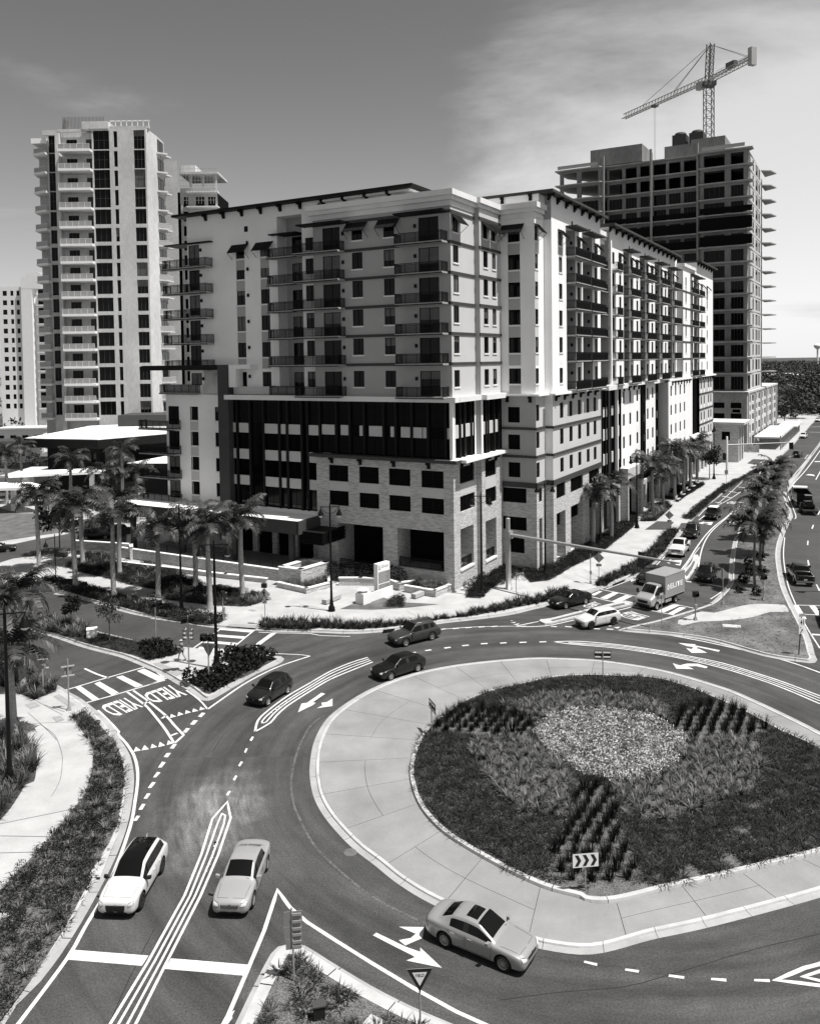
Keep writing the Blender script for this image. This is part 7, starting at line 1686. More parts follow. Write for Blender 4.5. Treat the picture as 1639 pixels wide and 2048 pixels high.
car("suv", "white sport utility car coming from the far junction beside the covered walkway", SUV, "car_white", at_=(1606, 876), rz=R(-124), L=4.8)
car("sedan", "pale car farthest up the road at the right picture edge", SEDAN, "car_white", at_=(1635, 843), rz=R(-124))
car("suv", "dark car half hidden under the left trees, parked on the driveway", SUV, "car_black", at_=(193, 1078), rz=R(10), L=5.0)
car("suv", "silver car parked behind the dark car under the left trees", SUV, "car_silver", at_=(196, 1058), rz=R(15), L=4.8, chrome=True)
car("suv", "dark car parked nearest the stone wall under the left trees", SUV, "car_dark", at_=(240, 1072), rz=R(73), L=5.0, roof=1.8)
car("sedan", "dark car nose at the left picture edge on the driveway", SEDAN, "car_black", at_=(-6, 1106), rz=R(20))
car("sedan", "dark car at the right picture edge beyond the painted crosswalk", SEDAN, "car_black", at_=(1662, 1248), rz=R(70))

def pickup(name, label, paint, c, ang, grille_chrome=True, L=5.8, white=False):
    root = thing(name, label, "pickup truck", (c.x, c.y, 0.006), ang); W = 1.0; g = .34; b = 1.16; rf = 1.92; h = L / 2
    S = [(h, g + .15, 1.02, 1.06, W * .86, W * .82, W * .7, 'h'), (h - .05, g + .02, 1.10, 1.15, W * .95, W * .90, W * .76, 'h'), (h - .5, g, 1.15, 1.2, W, W * .92, W * .8, 'h'), (1.18, g, 1.17, 1.24, W, W * .94, W * .82, 'h'), (1.12, g, 1.18, 1.25, W, W * .94, W * .82, 'w'), (.56, g, 1.19, rf - .05, W, W * .94, W * .76, 'w'), (.5, g, 1.19, rf - .02, W, W * .94, W * .75, 'c'),
         (-.1, g, 1.2, rf, W, W * .94, W * .74, 'p'), (-.2, g, 1.2, rf, W, W * .94, W * .74, 'c'), (-.85, g, 1.2, rf - .03, W, W * .94, W * .74, 'p'), (-.92, g, 1.2, rf - .06, W, W * .94, W * .74, 'r'), (-1.08, g, 1.2, 1.24, W, W * .95, W * .84, 'd'), (-1.12, g, 1.2, 1.22, W, W * .97, W * .88, 'd'), (-h + .08, g, 1.2, 1.22, W, W * .97, W * .88, 'd'), (-h, g + .06, 1.16, 1.18, W * .97, W * .94, W * .86, 'd')]
    me = finished(body_mesh(S, paint, paint), [cyl_cut(x, .47, 1.3, .43) for x in (h - .95, -h + 1.25)] + [box_cut(-h + .12, -1.2, -.78, .78, .75, 1.6)])
    split_parts(me, root, dict(windscreen_glass="windscreen", rear_glass="rear_window", side_glass="side_window")); sk = Skin(me); ty, ri = wheel(.41, .28, "rim_silver", 6)
    for x in (h - .95, -h + 1.25):
        for sy in (-1, 1): w = put("wheel", ty, root, (x, sy * .87, .41), 0 if sy > 0 else math.pi); put("rim", ri, w)
    sk.patch("grille", [(-.55, .72), (.55, .72), (.58, 1.02), (-.58, 1.02)], 'front', "car_trim", root)
    for k in range(3): z = .78 + k * .09; sk.patch("grille_bar", [(-.55, z - .015), (.55, z - .015), (.55, z + .015), (-.55, z + .015)], 'front', "chrome", root, off=.02)
    for s in (1, -1): sk.patch("headlight", [(s * .60, .80), (s * .82, .82), (s * .82, 1.0), (s * .61, 1.0)], 'front', "head_lamp", root); sk.patch("tail_light", [(s * .74, .78), (s * .90, .78), (s * .90, 1.08), (s * .74, 1.08)], 'back', "tail_lamp", root)
    m = MB(); m.box(h - .04, h + .09, -.94, .94, .46, .64, "chrome"); m.obj("front_bumper", root); m = MB(); m.box(-h - .12, -h + .04, -.92, .92, .48, .66, "chrome"); m.obj("rear_bumper", root)
    sk.patch("licence_plate", [(-.17, .7), (.17, .7), (.17, .84), (-.17, .84)], 'back', "plate", root)
    for s, sd in ((1, 'left'), (-1, 'right')):
        m = MB(); m.obox((.92, s * 1.18, 1.36), (.05, 0, 0), (0, .13, 0), (0, 0, .13), "car_trim"); m.bar((.92, s * .93, 1.26), (.92, s * 1.1, 1.33), .05, "car_trim"); m.obj("mirror", root)
        sk.seam([(1.05, 1.15), (1.0, .55), (-1.0, .55), (-1.02, 1.15)], sd, root); sk.seam([(-.15, 1.15), (-.15, .55)], sd, root)
    return root, sk
c_, a_ = place((1377, 1101), (1367.5, 1114), 1, .9, 3.7); pickup("pickup_truck", "white pickup truck with chrome grille in the left lane", "car_white", c_, a_)
c_ = at(1599, 1160); rt_, sk_ = pickup("pickup_truck", "black pickup truck with roof bars driving away at the right edge", "car_black", c_, R(76))
for k in range(3): m = MB(); m.box(-.7 + k * .5, -.66 + k * .5, -.75, .75, 1.96, 2.0, "chrome"); m.obj("roof_bar", rt_)

# box truck
c_, a_ = place((1353, 1204), (1313.5, 1219.5), 1, 0.95, 3.6); bt = thing("box_truck", "grey box truck with white lettering on its side, stopped at the right crosswalk", "box truck", (c_.x, c_.y, 0.006), a_)
S = [(3.05, .55, .95, 1.0, .80, .76, .62, 'h'), (2.98, .40, 1.12, 1.18, .92, .86, .72, 'h'), (2.7, .36, 1.26, 1.33, .98, .92, .78, 'h'), (2.36, .35, 1.36, 1.45, 1.0, .95, .84, 'h'), (2.30, .35, 1.37, 1.47, 1.0, .95, .84, 'w'), (1.55, .35, 1.40, 2.24, 1.0, .95, .78, 'w'), (1.45, .35, 1.40, 2.28, 1.0, .95, .77, 'c'), (.85, .35, 1.40, 2.30, 1.0, .95, .77, 'p'), (.5, .35, 1.40, 2.30, 1.0, .95, .77, 'p'), (.45, .4, 1.38, 2.26, .98, .93, .75, 'd')]
me = finished(body_mesh(S, "cab_silver", "cab_silver"), [cyl_cut(2.0, .46, 1.3, .40)]); split_parts(me, bt, dict(windscreen_glass="windscreen", side_glass="side_window")); sk = Skin(me)
sk.patch("grille", [(-.5, .72), (.5, .72), (.58, 1.02), (-.58, 1.02)], 'front', "car_trim", bt); sk.patch("bumper", [(-.75, .48), (.75, .48), (.78, .66), (-.78, .66)], 'front', "car_trim", bt)
for s in (1, -1):
    sk.patch("headlight", [(s * .60, .86), (s * .82, .90), (s * .80, 1.08), (s * .64, 1.06)], 'front', "head_lamp", bt); m = MB(); m.obox((2.05, s * 1.2, 1.62), (.05, 0, 0), (0, .11, 0), (0, 0, .2), "car_trim"); m.bar((2.0, s * .93, 1.45), (2.05, s * 1.15, 1.55), .05, "car_trim"); m.obj("mirror", bt)
m = MB(); m.box(-3.15, .62, -1.13, 1.13, .95, 3.15, "truck_grey"); m.obj("cargo_box", bt)
m = MB()
for x in (-3.16, .60):
    for y in (-1.14, 1.10): m.box(x, x + .05, y, y + .04, .95, 3.16, "cab_silver")
for y in (-1.15, 1.11): m.box(-3.17, .66, y, y + .04, 3.12, 3.18, "cab_silver"); m.box(-3.17, .66, y, y + .04, .93, .99, "cab_silver")
m.obj("box_edge", bt); m = MB(); m.box(-3.1, 2.4, -.4, .4, .5, .75, "car_trim"); m.box(-3.1, -.1, -1.05, 1.05, .72, .94, "car_trim"); m.obj("chassis", bt); m = MB(); m.box(-.6, .5, 1.0, 1.08, .45, .75, "cab_silver"); m.box(-.6, .5, -1.08, -1.0, .45, .75, "cab_silver"); m.obj("side_guard", bt)
for i in range(5): m = MB(); m.box(1.35, 1.5, -.5 + i * .25 - .04, -.5 + i * .25 + .04, 2.29, 2.36, "head_lamp"); m.obj("marker_lamp", bt)
ty, ri = wheel(.37, .26, "rim_silver", 8)
for x in (2.0, -1.6):
    for sy in (-1, 1): w = put("wheel", ty, bt, (x, sy * .88, .37), 0 if sy > 0 else math.pi); put("rim", ri, w)
for s in (1, -1):
    y = s * 1.136; x0, x1 = (-.25, -2.75) if s > 0 else (-2.3, .2)
    lettering("ELITE", [(x0 + (-.05 if s > 0 else 0.05), y, 1.72), (x1, y, 1.72), (x1, y, 2.24), (x0, y, 2.24)], "lettering", material="sign_white", parent=bt, bold=0.02)
    dx = 1 if s > 0 else -1; cx = x0 + .33 * dx
    m = MB(); P = [(cx + .20 * math.sin(t) * (1 - .45 * max(0, math.cos(t))), y, 1.98 + .30 * math.cos(t)) for t in np.linspace(0, 2 * math.pi, 22, endpoint=False)]
    m.face(P if s < 0 else P[::-1], "sign_white"); m.obj("emblem", bt); m = MB(); P = [(p[0] * .45 + cx * .55, y + .003 * s, p[2] * .45 + 1.95 * .55) for p in P]; m.face(P if s < 0 else P[::-1], "truck_grey"); m.obj("emblem_heart", bt)
# truck and trailer with a compact loader
c_ = at(1603, 1012); fl = thing("dump_truck", "dark truck with pale roof bar towing a trailer at the right edge", "truck", (c_.x, c_.y, 0.006), R(73))
m = MB(); m.box(-2.4, 1.6, -1.15, 1.15, 1.0, 2.5, "car_dark", "t"); m.face([(-2.3, -1.05, 1.3), (1.5, -1.05, 1.3), (1.5, 1.05, 1.3), (-2.3, 1.05, 1.3)], "car_trim"); m.obj("dump_body", fl); m = MB(); m.box(1.7, 3.4, -1.1, 1.1, .7, 2.75, "car_black"); m.obj("cab", fl); m = MB(); m.box(1.5, 3.2, -1.15, 1.15, 2.76, 2.95, "white_roof"); m.obj("cab_roof", fl); m = MB(); m.box(3.41, 5.2, -.8, .8, .7, 1.7, "car_black"); m.obj("bonnet", fl)
m = MB(); m.box(1.66, 1.69, -.8, .8, 1.8, 2.5, "roof_glass"); m.obj("rear_window", fl); m = MB(); m.tube([(1.6, -1.2, 1), (1.6, -1.2, 3.6)], .09, "chrome", 8); m.obj("exhaust", fl)
for sy in (-1, 1): m = MB(); m.box(2.6, 2.8, sy * 1.5 - .1, sy * 1.5 + .1, 1.7, 2.2, "car_trim"); m.bar((2.7, sy * 1.1, 2.1), (2.7, sy * 1.5, 2.1), .05, "car_trim"); m.obj("mirror", fl)
ty, ri = wheel(.5, .32, "rim_silver", 8)
for x in (4.2, -.2, -1.4):
    for sy in (-1, 1): w = put("wheel", ty, fl, (x, sy * .95, .5), 0 if sy > 0 else math.pi); put("rim", ri, w)
c2 = Vector((c_.x, c_.y, 0)) - Vector((math.cos(R(73)), math.sin(R(73)), 0)) * 6.2
tr = thing("trailer", "low flat trailer behind the dark truck", "trailer", (c2.x, c2.y, 0.006), R(73)); m = MB(); m.box(-2.8, 2.4, -1.1, 1.1, .62, .75, "car_trim"); m.bar((2.4, .8, .65), (3.7, 0, .65), .12, "car_trim"); m.bar((2.4, -.8, .65), (3.7, 0, .65), .12, "car_trim"); m.obj("deck", tr)
ty, ri = wheel(.34, .22, "rim_dark", 8)
for x in (-.6, .3):
    for sy in (-1, 1): w = put("wheel", ty, tr, (x, sy * 1.2, .34), 0 if sy > 0 else math.pi); put("rim", ri, w)
for sy in (-1, 1): m = MB(); m.box(-2.85, -2.8, sy * .9 - .12, sy * .9 + .12, .5, .62, "tail_lamp"); m.obj("tail_light", tr)
ld = thing("compact_loader", "dark compact loader with open cage riding on the trailer", "loader", (c2.x, c2.y, 0.76), R(73))
m = MB(); m.box(-1.2, .9, -.45, .45, .25, 1.0, "car_dark"); m.box(-1.3, -.6, -.5, .5, .8, 1.3, "car_dark"); m.obj("body", ld)
for sy in (-1, 1): m = MB(); m.tube([(-1.1, sy * .68, .32), (-1.3, sy * .68, .5), (-1.0, sy * .68, .72), (.9, sy * .68, .62), (1.1, sy * .68, .38), (.9, sy * .68, .2), (-.9, sy * .68, .2), (-1.1, sy * .68, .32)], .17, "tyre", 8); m.obj("track", ld); m = MB(); m.bar((-1.0, sy * .55, 1.35), (1.1, sy * .55, .9), .14, "car_grey"); m.bar((1.1, sy * .55, .9), (1.5, sy * .5, .2), .14, "car_grey"); m.obj("lift_arm", ld)
m = MB()
for x in (-.6, .5):
    for y in (-.45, .45): m.bar((x, y, .95), (x, y, 2.0), .08, "car_trim")
m.box(-.75, .65, -.52, .52, 2.0, 2.1, "car_dark"); m.obj("cage", ld); m = MB(); m.prism([(1.3, -.9), (1.9, -.9), (1.9, .9), (1.3, .9)], .05, .6, "car_grey"); m.obj("bucket", ld)
# ------------------------------------------------------------------ street furniture
def lamp_post(H_=10.9):
    root = thing("street_lamp", "x", "street lamp", (0, 0, 0))
    m = MB(); m.lathe((0, 0, 0), [(.34, 0), (.36, .12), (.30, .2), (.33, .32), (.27, .45), (.20, .6), (.17, .9), (.19, 1.0), (.13, 1.15), (.105, 2.5), (.09, 6), (.075, H_ - .5), (.09, H_ - .45), (.05, H_ - .1), (.06, H_), (.01, H_ + .25)], "black_metal", 14); m.obj("pole", root)
    m = MB(); m.bar((-.95, 0, H_ - .25), (.95, 0, H_ - .25), .07, "black_metal"); m.tube([(-.1, 0, H_ - 1.0), (-.5, 0, H_ - .75), (-.8, 0, H_ - .27)], .025, "black_metal", 6); m.tube([(.1, 0, H_ - 1.0), (.5, 0, H_ - .75), (.8, 0, H_ - .27)], .025, "black_metal", 6); m.obj("crossarm", root)
    for s in (-.88, .88):
        m = MB(); m.lathe((s, 0, H_ - 1.12), [(.30, 0), (.28, .12), (.17, .38), (.15, .5), (.10, .58), (.05, .68), (.03, .85)], "black_metal", 12); h = m.obj("lamp_head", root)
        m = MB(); m.lathe((s, 0, H_ - 1.36), [(.01, 0), (.12, .05), (.19, .14), (.22, .24)], "lamp_glass", 12); m.obj("lamp_globe", h)
    return root
lamp0 = lamp_post(); LAMPS = [(433, 1337, 10.6, 5, "black double lamp post with heavy fluted base on the pedestrian island"), (363, 1225, 11.0, 25, "black double lamp post in the kerb strip between royal palms"), (663, 1222, 10.9, 0, "black double lamp post on the plaza, left of the white sign"), (963, 1192, 11.0, 0, "black double lamp post in front of the stone corner pier"),
    (1090, 1150, 10.9, 5, "black double lamp post before the second stone pier, right of the signal mast"), (1273, 1056, 10.8, 10, "black double lamp post beside the garage portal"), (1427, 958, 10.9, 60, "black double lamp post beside the small stone pavilion"), (1200, 1087, 9.2, 75, "black double lamp post half hidden by the first street palms"), (20, 1575, 10.8, 15, "tall black lamp post at the left edge beside the large palm trunk")]
for k, (x, y, h_, rz, lb) in enumerate(LAMPS):
    p = at(x, y, 0.15); o = lamp0 if k == 0 else copy_tree(lamp0, p, R(rz)); o.location = p; o.rotation_euler = (0, 0, R(rz)); o.scale = (1.25 if k in (0, 8) else 1.05,) * 2 + (h_ / 10.9,); o["label"] = lb; o["group"] = "black double street lamps"
sl = thing("street_lamp", "slim black single-arm lamp post beside the left driveway", "street lamp", at(111.7, 1159, 0.15)); m = MB(); m.lathe((0, 0, 0), [(.12, 0), (.12, .3), (.06, .4), (.05, 5.4)], "black_metal", 10); m.obj("pole", sl); m = MB(); m.bar((0, 0, 5.0), (-1.1, 0, 4.7), .05, "black_metal"); m.obj("arm", sl); m = MB(); m.lathe((-1.1, 0, 3.9), [(.30, 0), (.2, .3), (.06, .5), (.03, .8)], "black_metal", 12); m.obj("lamp_head", sl)

def signal_box(parent, p, rz=0.0, n=3, plate=True):
    h = put("signal_head", None, parent, p, rz)
    m = MB(); 
    if plate: m.box(-.42, .42, .10, .13, -.75, .75, "sign_black")
    m.box(-.2, .2, -.12, .1, -.6, .6, "sign_black"); m.obj("housing", h)
    for i in range(n): m = MB(); z = -.38 + i * .38; m.tube([(0, -.12, z), (0, -.32, z)], .14, "sign_black", 10, False); m.obj("visor", h)
    return h
ms = thing("signal_mast", "thick grey traffic signal mast with long arm reaching over the right road", "traffic signal", at(1016.5, 1178, 0.15))
m = MB(); m.lathe((0, 0, 0), [(.42, 0), (.42, .06), (.30, .07), (.29, 2), (.24, 7.8), (.245, 7.85), (.01, 7.9)], "galvanised", 18); m.obj("pole", ms)
ad = Vector((math.cos(R(-46.2)), math.sin(R(-46.2)), 0)); m = MB(); m.tube([Vector((0, 0, 6.05)) + ad * t + Vector((0, 0, .012 * t)) for t in (0.2, 6, 13, 20.3)], [.19, .17, .14, .10], "galvanised", 12); m.obj("mast_arm", ms)
m = MB(); m.obox(ad * .35 + Vector((0, 0, 6.05)), ad * .12, ad.cross(Vector((0, 0, 1))) * .3, (0, 0, .42), "galvanised"); m.obj("arm_flange", ms)
signal_box(ms, ad * 16.4 + Vector((.15, .3, 5.9)), R(-60) + math.pi)
m = MB()
for i in range(6): a = i * math.pi / 3; m.box(.36 * math.cos(a) - .04, .36 * math.cos(a) + .04, .36 * math.sin(a) - .04, .36 * math.sin(a) + .04, .06, .16, "galvanised")
m.obj("anchor_bolt", ms)
m2_ = thing("signal_mast", "grey signal mast with straight arm beside the pavilion far up the right road", "traffic signal", at(1453, 950, 0.15)); m = MB(); m.lathe((0, 0, 0), [(.36, 0), (.26, .1), (.22, 8.2), (.01, 8.3)], "galvanised", 14); m.obj("pole", m2_); m = MB(); m.tube([(.1, 0, 6.4), (13.4, -1.2, 6.9)], [.16, .08], "galvanised", 10); m.obj("mast_arm", m2_); signal_box(m2_, (13.2, -1.0, 6.2), R(150)); signal_box(m2_, (-.6, -.3, 4.0), R(120))
b_ = at(1622, 1183, 0) + Vector((2.4, -1.1, 0)); m3_ = thing("signal_mast", "signal arm entering from the right edge with a black signal box and pale sign", "traffic signal", (b_.x + 11, b_.y - .6, 0.15)); m = MB(); m.lathe((0, 0, 0), [(.36, 0), (.26, .1), (.22, 7.6), (.01, 7.7)], "galvanised", 14); m.obj("pole", m3_); m = MB(); m.tube([(-.1, 0, 6.1), (-12.6, .7, 6.1)], [.16, .09], "galvanised", 10); m.obj("mast_arm", m3_)
signal_box(m3_, (-12.3, .45, 6.0), 0); m = MB(); m.box(-9.9, -8.9, .3, .33, 5.4, 6.9, "sign_pale"); m.box(-9.8, -9.0, .29, .3, 6.3, 6.36, "sign_grey"); m.box(-9.8, -9.0, .29, .3, 5.9, 5.96, "sign_grey"); m.obj("sign_panel", m3_)
b_ = at_depth(1648, 826, 300); m4m = thing("signal_mast", "dark signal arm across the far junction at the right edge", "traffic signal", (b_.x, b_.y, 0)); m = MB(); m.lathe((0, 0, 0), [(.3, 0), (.2, 7)], "frame_grey", 10); m.obj("pole", m4m); m = MB(); m.bar((0, 0, 6.4), (-10, 0, 6.4), .22, "frame_grey"); m.obj("mast_arm", m4m); signal_box(m4m, (-6, -.2, 6.0)); signal_box(m4m, (-9.4, -.2, 6.0))

def post(root, h, r=.035, m_="galvanised", base=True):
    m = MB(); m.lathe((0, 0, 0), [(r, 0), (r, h)], m_, 8); m.obj("post", root)
    if base: m = MB(); m.box(-.16, .16, -.16, .16, 0, .12, m_); m.box(-.10, .10, -.10, .10, .12, .3, m_); m.obj("footing", root)
def board(root, name, pts, z, face, back="sign_grey", t=.02, y=-.05):
    """flat board from an outline in x, z (about height z): front faces -y"""
    m = MB(); P = [(x, y - t, z + q) for x, q in pts]; B = [(x, y, z + q) for x, q in pts]; n = len(P)
    m.face(P, face); m.face(B[::-1], back)
    for i in range(n): j = (i + 1) % n; m.face([P[i], B[i], B[j], P[j]], back)
    return m.obj(name, root)
def rect(w, h): return [(-w / 2, -h / 2), (w / 2, -h / 2), (w / 2, h / 2), (-w / 2, h / 2)]
def dia(s): return [(0, -s), (s, 0), (0, s), (-s, 0)]
TRI = lambda s: [(0, -s), (s * .9, s * .55), (-s * .9, s * .55)]
# yield sign, lettered
ys = thing("yield_sign", "dark-bordered triangular yield sign on a pole in the bottom island", "sign", (.05, 29.4, .14), R(3)); post(ys, 3.1, base=False); t_ = [(0, -.50), (.47, .38), (-.47, .38)]; board(ys, "board", t_, 2.78, "sign_black"); board(ys, "white_field", [(x * .58, q * .58 + .03) for x, q in t_], 2.78, "sign_white", y=-.072, t=.004)
lettering("YIELD", [(-.17, -.079, 2.86), (.17, -.079, 2.86), (.17, -.079, 2.97), (-.17, -.079, 2.97)], "lettering", material="sign_black", parent=ys, bold=.02)
# stacked guide signs seen from behind
gs = thing("guide_sign", "leaning pole with stacked sign panels seen from behind, bottom island", "sign", at(588, 1962, .14), R(8)); m = MB(); m.tube([(0, 0, 0), (-.06, .1, 3.0)], .04, "galvanised", 8); m.obj("post", gs)
board(gs, "sign_panel", rect(.75, .62), 2.55, "sign_grey", y=.1); board(gs, "sign_panel", rect(.75, .52), 1.97, "sign_grey", y=.09); board(gs, "sign_panel", rect(.62, .42), 1.49, "sign_grey", y=.08)
for z in (2.75, 2.45, 2.15, 1.9, 1.6, 1.4): m = MB(); m.box(-.02, .34, .0, .05, z - .05, z + .05, "aluminium"); m.obj("bracket", gs)
# chevron boards
cv = thing("chevron_sign", "white board with three black chevrons facing the camera on the island", "sign", at(1170, 1782, .2), R(6)); post(cv, 1.75, base=False); board(cv, "board", rect(1.25, .66), 1.52, "sign_white")
for k in (-1, 0, 1): x = k * .38; board(cv, "chevron", [(x - .15, -.27), (x + .02, -.27), (x + .17, 0), (x + .02, .27), (x - .15, .27), (x, 0)], 1.52, "sign_black", y=-.071, t=.003)
for lb, px, rz in (("dark chevron board seen from behind with pale brackets, far side of the island", (1205, 1355), 175), ("narrow chevron board turned almost edge-on at the island's left kerb", (863, 1465), 108)):
    s_ = thing("chevron_sign", lb, "sign", at(*px, .2), R(rz)); post(s_, 2.1, .04, base=False); board(s_, "board", rect(1.3, .66), 1.8, "sign_white" if rz < 120 else "sign_pale", back="frame_grey")
    for x0, x1 in ((-.6, -.05), (.05, .6)):
        for z in (1.98, 1.62): m = MB(); m.box(x0, x1, -.048, -.01, z - .05, z + .05, "sign_white"); m.obj("bracket", s_)
    for k in (-1, 0, 1): x = k * .38; board(s_, "chevron", [(x - .15, -.27), (x + .02, -.27), (x + .17, 0), (x + .02, .27), (x - .15, .27), (x, 0)], 1.8, "sign_black", y=-.071, t=.003)
# pedestrian crossing sign with walking figure
pd = thing("pedestrian_sign", "pale diamond sign with black walking figure beside the plaza crosswalk", "sign", at(530, 1250, .15), R(-12)); post(pd, 4.0); board(pd, "diamond", dia(.62), 3.0, "sign_pale"); board(pd, "arrow_plate", rect(.5, .3), 2.25, "sign_pale")
m = MB(); y = -.078
for P in ([(-.09, .28), (.02, .28), (.02, .38), (-.09, .38)], [(-.10, .0), (.04, .0), (.06, .26), (-.12, .26)], [(-.08, 0), (.0, 0), (-.10, -.36), (-.17, -.36)], [(-.02, 0), (.05, .02), (.19, -.34), (.12, -.36)], [(-.12, .24), (-.1, .16), (-.24, .05), (-.26, .10)], [(.04, .24), (.05, .15), (.18, .06), (.2, .1)]): m.face([(x, y, 3.0 + z) for x, z in P], "sign_black")
m.face([(-.15, y, 2.2), (-.1, y, 2.17), (.12, y, 2.3), (.08, y, 2.34)], "sign_black"); m.face([(.02, y, 2.35), (.16, y, 2.36), (.14, y, 2.22)], "sign_black"); m.obj("walking_figure", pd); m = MB(); m.box(-.25, .25, -.2, .1, 3.65, 4.05, "sign_black"); m.obj("beacon", pd)
def beacon(lb, px, h, heads=2, rz=0, r=.055, box=None):
    f_ = thing("beacon_pole", lb, "beacon", at(*px, .15), R(rz)); post(f_, h, r)
    for k in range(heads):
        x = (-.32, .32)[k] if heads == 2 else 0; m = MB(); m.box(x - .26, x + .26, -.2, .12, h - .55, h, "sign_black"); m.obj("signal_head", f_)
        m = MB(); m.tube([(x, -.2, h - .27), (x, -.42, h - .27)], .19, "sign_black", 12, False); m.obj("visor", f_)
    if box: m = MB(); m.box(-.12, .12, -.22, -.05, box - .2, box + .2, "galvanised"); m.obj("push_button", f_)
    return f_
beacon("pale beacon pole with clustered lamp heads by the walker on the pedestrian island", (378, 1345), 4.7, 2, 20)
o = scene.objects[-1] if False else None
st_ = beacon("pale beacon pole in the left median nose before the tree", (312, 1290), 4.0, 2, 40)
ty_ = beacon("slim pole with twin black beacon heads above the back of a triangular sign", (418, 1374), 4.2, 2, -10); board(ty_, "triangle_back", [(x * 1.3, q * 1.3) for x, q in TRI(.5)], 3.0, "sign_grey", back="sign_grey", y=.08)
ck = thing("flasher_cluster", "bracketed crossing lamps on the pale pole beside the walker", "beacon", at(378, 1345, .15)); m = MB()
for s in (-1, 1):
    for z in (2.9, 3.25, 3.6): m.tube([(s * .12, -.02, z), (s * .34, -.05, z)], .11, "sign_pale", 8); m.box(s * .34 - .1, s * .34 + .1, -.1, .08, z - .16, z - .1, "sign_black")
m.obj("lamp", ck)
beacon("low black beacon on a short post beside the right walkway", (1390, 1240), 2.8, 1, 10, .07, 1.3); beacon("black beacon post on the right median near the propped palm", (1526, 1200), 2.7, 1, 10, .07, 1.2); beacon("slim beacon post beside the right crosswalk ramp", (1180.5, 1167), 4.0, 1, 160, .05, 1.2); beacon("thin pedestrian button post at the plaza ramp", (446, 1241), 2.9, 1, 120, .05, 1.1)
for lb, px, h, s, rz in (("back of a diamond sign in the grassy bed before the right crosswalk", (1197, 1160), 3.2, .6, 165), ("diamond warning sign beside the driveway across the right sidewalk", (1338, 1064), 3.1, .62, 170), ("diamond sign on a tall post at the edge of the right median", (1445, 1208), 3.7, .62, 185)):
    s_ = thing("warning_sign", lb, "sign", at(*px, .15), R(rz)); post(s_, h); board(s_, "diamond", dia(s), h - .65, "sign_pale", back="sign_grey"); 
    if rz != 185: board(s_, "plate", rect(.6, .3), h - 1.5, "sign_pale", back="sign_grey")
for lb, px, h, w_, hh, rz in (("thin sign post with flat board edge standing behind the white crossover", (1322.6, 1254), 3.0, .95, .35, 200), ("thin signpost rising from the plaza kerb planting near the mast", (1032, 1206), 3.2, .45, .6, 80), ("small square sign back in front of the far signal mast", (1452, 966), 2.6, .75, .8, 190)):
    s_ = thing("sign_post", lb, "sign", at(*px, .15), R(rz)); post(s_, h, base=False); board(s_, "board", rect(w_, hh), h - hh / 2, "sign_pale", back="sign_grey")
for lb, px, h, rz in (("left of two pale pole signs seen edge-on at the left corner", (86.5, 1387), 3.2, 30), ("right of two pale pole signs seen edge-on beside the left crosswalk ramp", (138, 1420), 3.8, 25)):
    s_ = thing("crossing_sign", lb, "sign", at(*px, .15), R(rz)); post(s_, h, .05)
    for z in (h - .55, h - 1.25): m = MB(); m.box(-.45, .45, -.03, .03, z - .04, z + .04, "sign_pale"); m.obj("crossbar", s_)
    board(s_, "board", rect(.5, .7), h - .9, "sign_grey", y=.09)
# route shield 41 with arrow
rs_ = thing("route_sign", "white route shield numbered 41 above an arrow plate at the tip of the right median", "sign", at(1596.5, 1309, .15), R(12)); m = MB(); m.bar((0, 0, 0), (.28, 0, 3.4), .07, "frame_grey"); m.obj("post", rs_)
board(rs_, "shield", [(-.3 + .25, -.36), (.25, -.44), (.3 + .25, -.36), (.3 + .25, .25), (.2 + .25, .36), (.05, .36), (-.05, .25)], 2.75, "sign_white"); lettering("41", [(.08, -.079, 2.55), (.42, -.079, 2.55), (.42, -.079, 2.98), (.08, -.079, 2.98)], "lettering", material="sign_black", parent=rs_, bold=.02)
board(rs_, "direction_plate", [(x + .28, z) for x, z in rect(.6, .3)], 3.36, "sign_pale"); lettering("SOUTH", [(.05, -.079, 3.29), (.51, -.079, 3.29), (.51, -.079, 3.43), (.05, -.079, 3.43)], "lettering", material="sign_grey", parent=rs_)
board(rs_, "arrow_plate", [(x + .2, z) for x, z in rect(.5, .5)], 2.02, "sign_white"); m = MB(); m.face([(.05, -.08, 1.86), (.10, -.08, 1.82), (.26, -.08, 2.04), (.22, -.08, 2.08)], "sign_black"); m.face([(.18, -.08, 2.12), (.34, -.08, 2.18), (.30, -.08, 2.0)], "sign_black"); m.obj("arrow", rs_)
# monument sign of the plaza
mo = thing("monument_sign", "tall white directory sign on the plaza with dark panels and logo", "sign", at(764, 1189, .15), R(-4)); A = R(52)
ux, uy = Vector((math.cos(A), math.sin(A), 0)), Vector((-math.sin(A), math.cos(A), 0))
m = MB(); m.obox((0, 0, 1.85), ux * .95, uy * .28, (0, 0, 1.65), "white_paint"); m.obox((0, 0, .1), ux * 1.0, uy * .36, (0, 0, .1), "pale_concrete"); m.obj("pylon", mo)
def on(u, z, d=.285): return ux * u - uy * d + Vector((0, 0, z))
for z0, z1 in ((.45, 1.25), (1.36, 2.6)): m = MB(); m.face([on(-.82, z0), on(.92, z0), on(.92, z1), on(-.82, z1)], "sign_grey"); p_ = m.obj("directory_panel", mo); q_ = MB(); [q_.face([on(-.7, z, .29), on(.2 + .5 * ((i * 37) % 10) / 10, z, .29), on(.2 + .5 * ((i * 37) % 10) / 10, z + .05, .29), on(-.7, z + .05, .29)], "sign_pale") for i, z in enumerate(np.arange(z0 + .12, z1 - .08, .16))]; q_.obj("listing_line", p_)
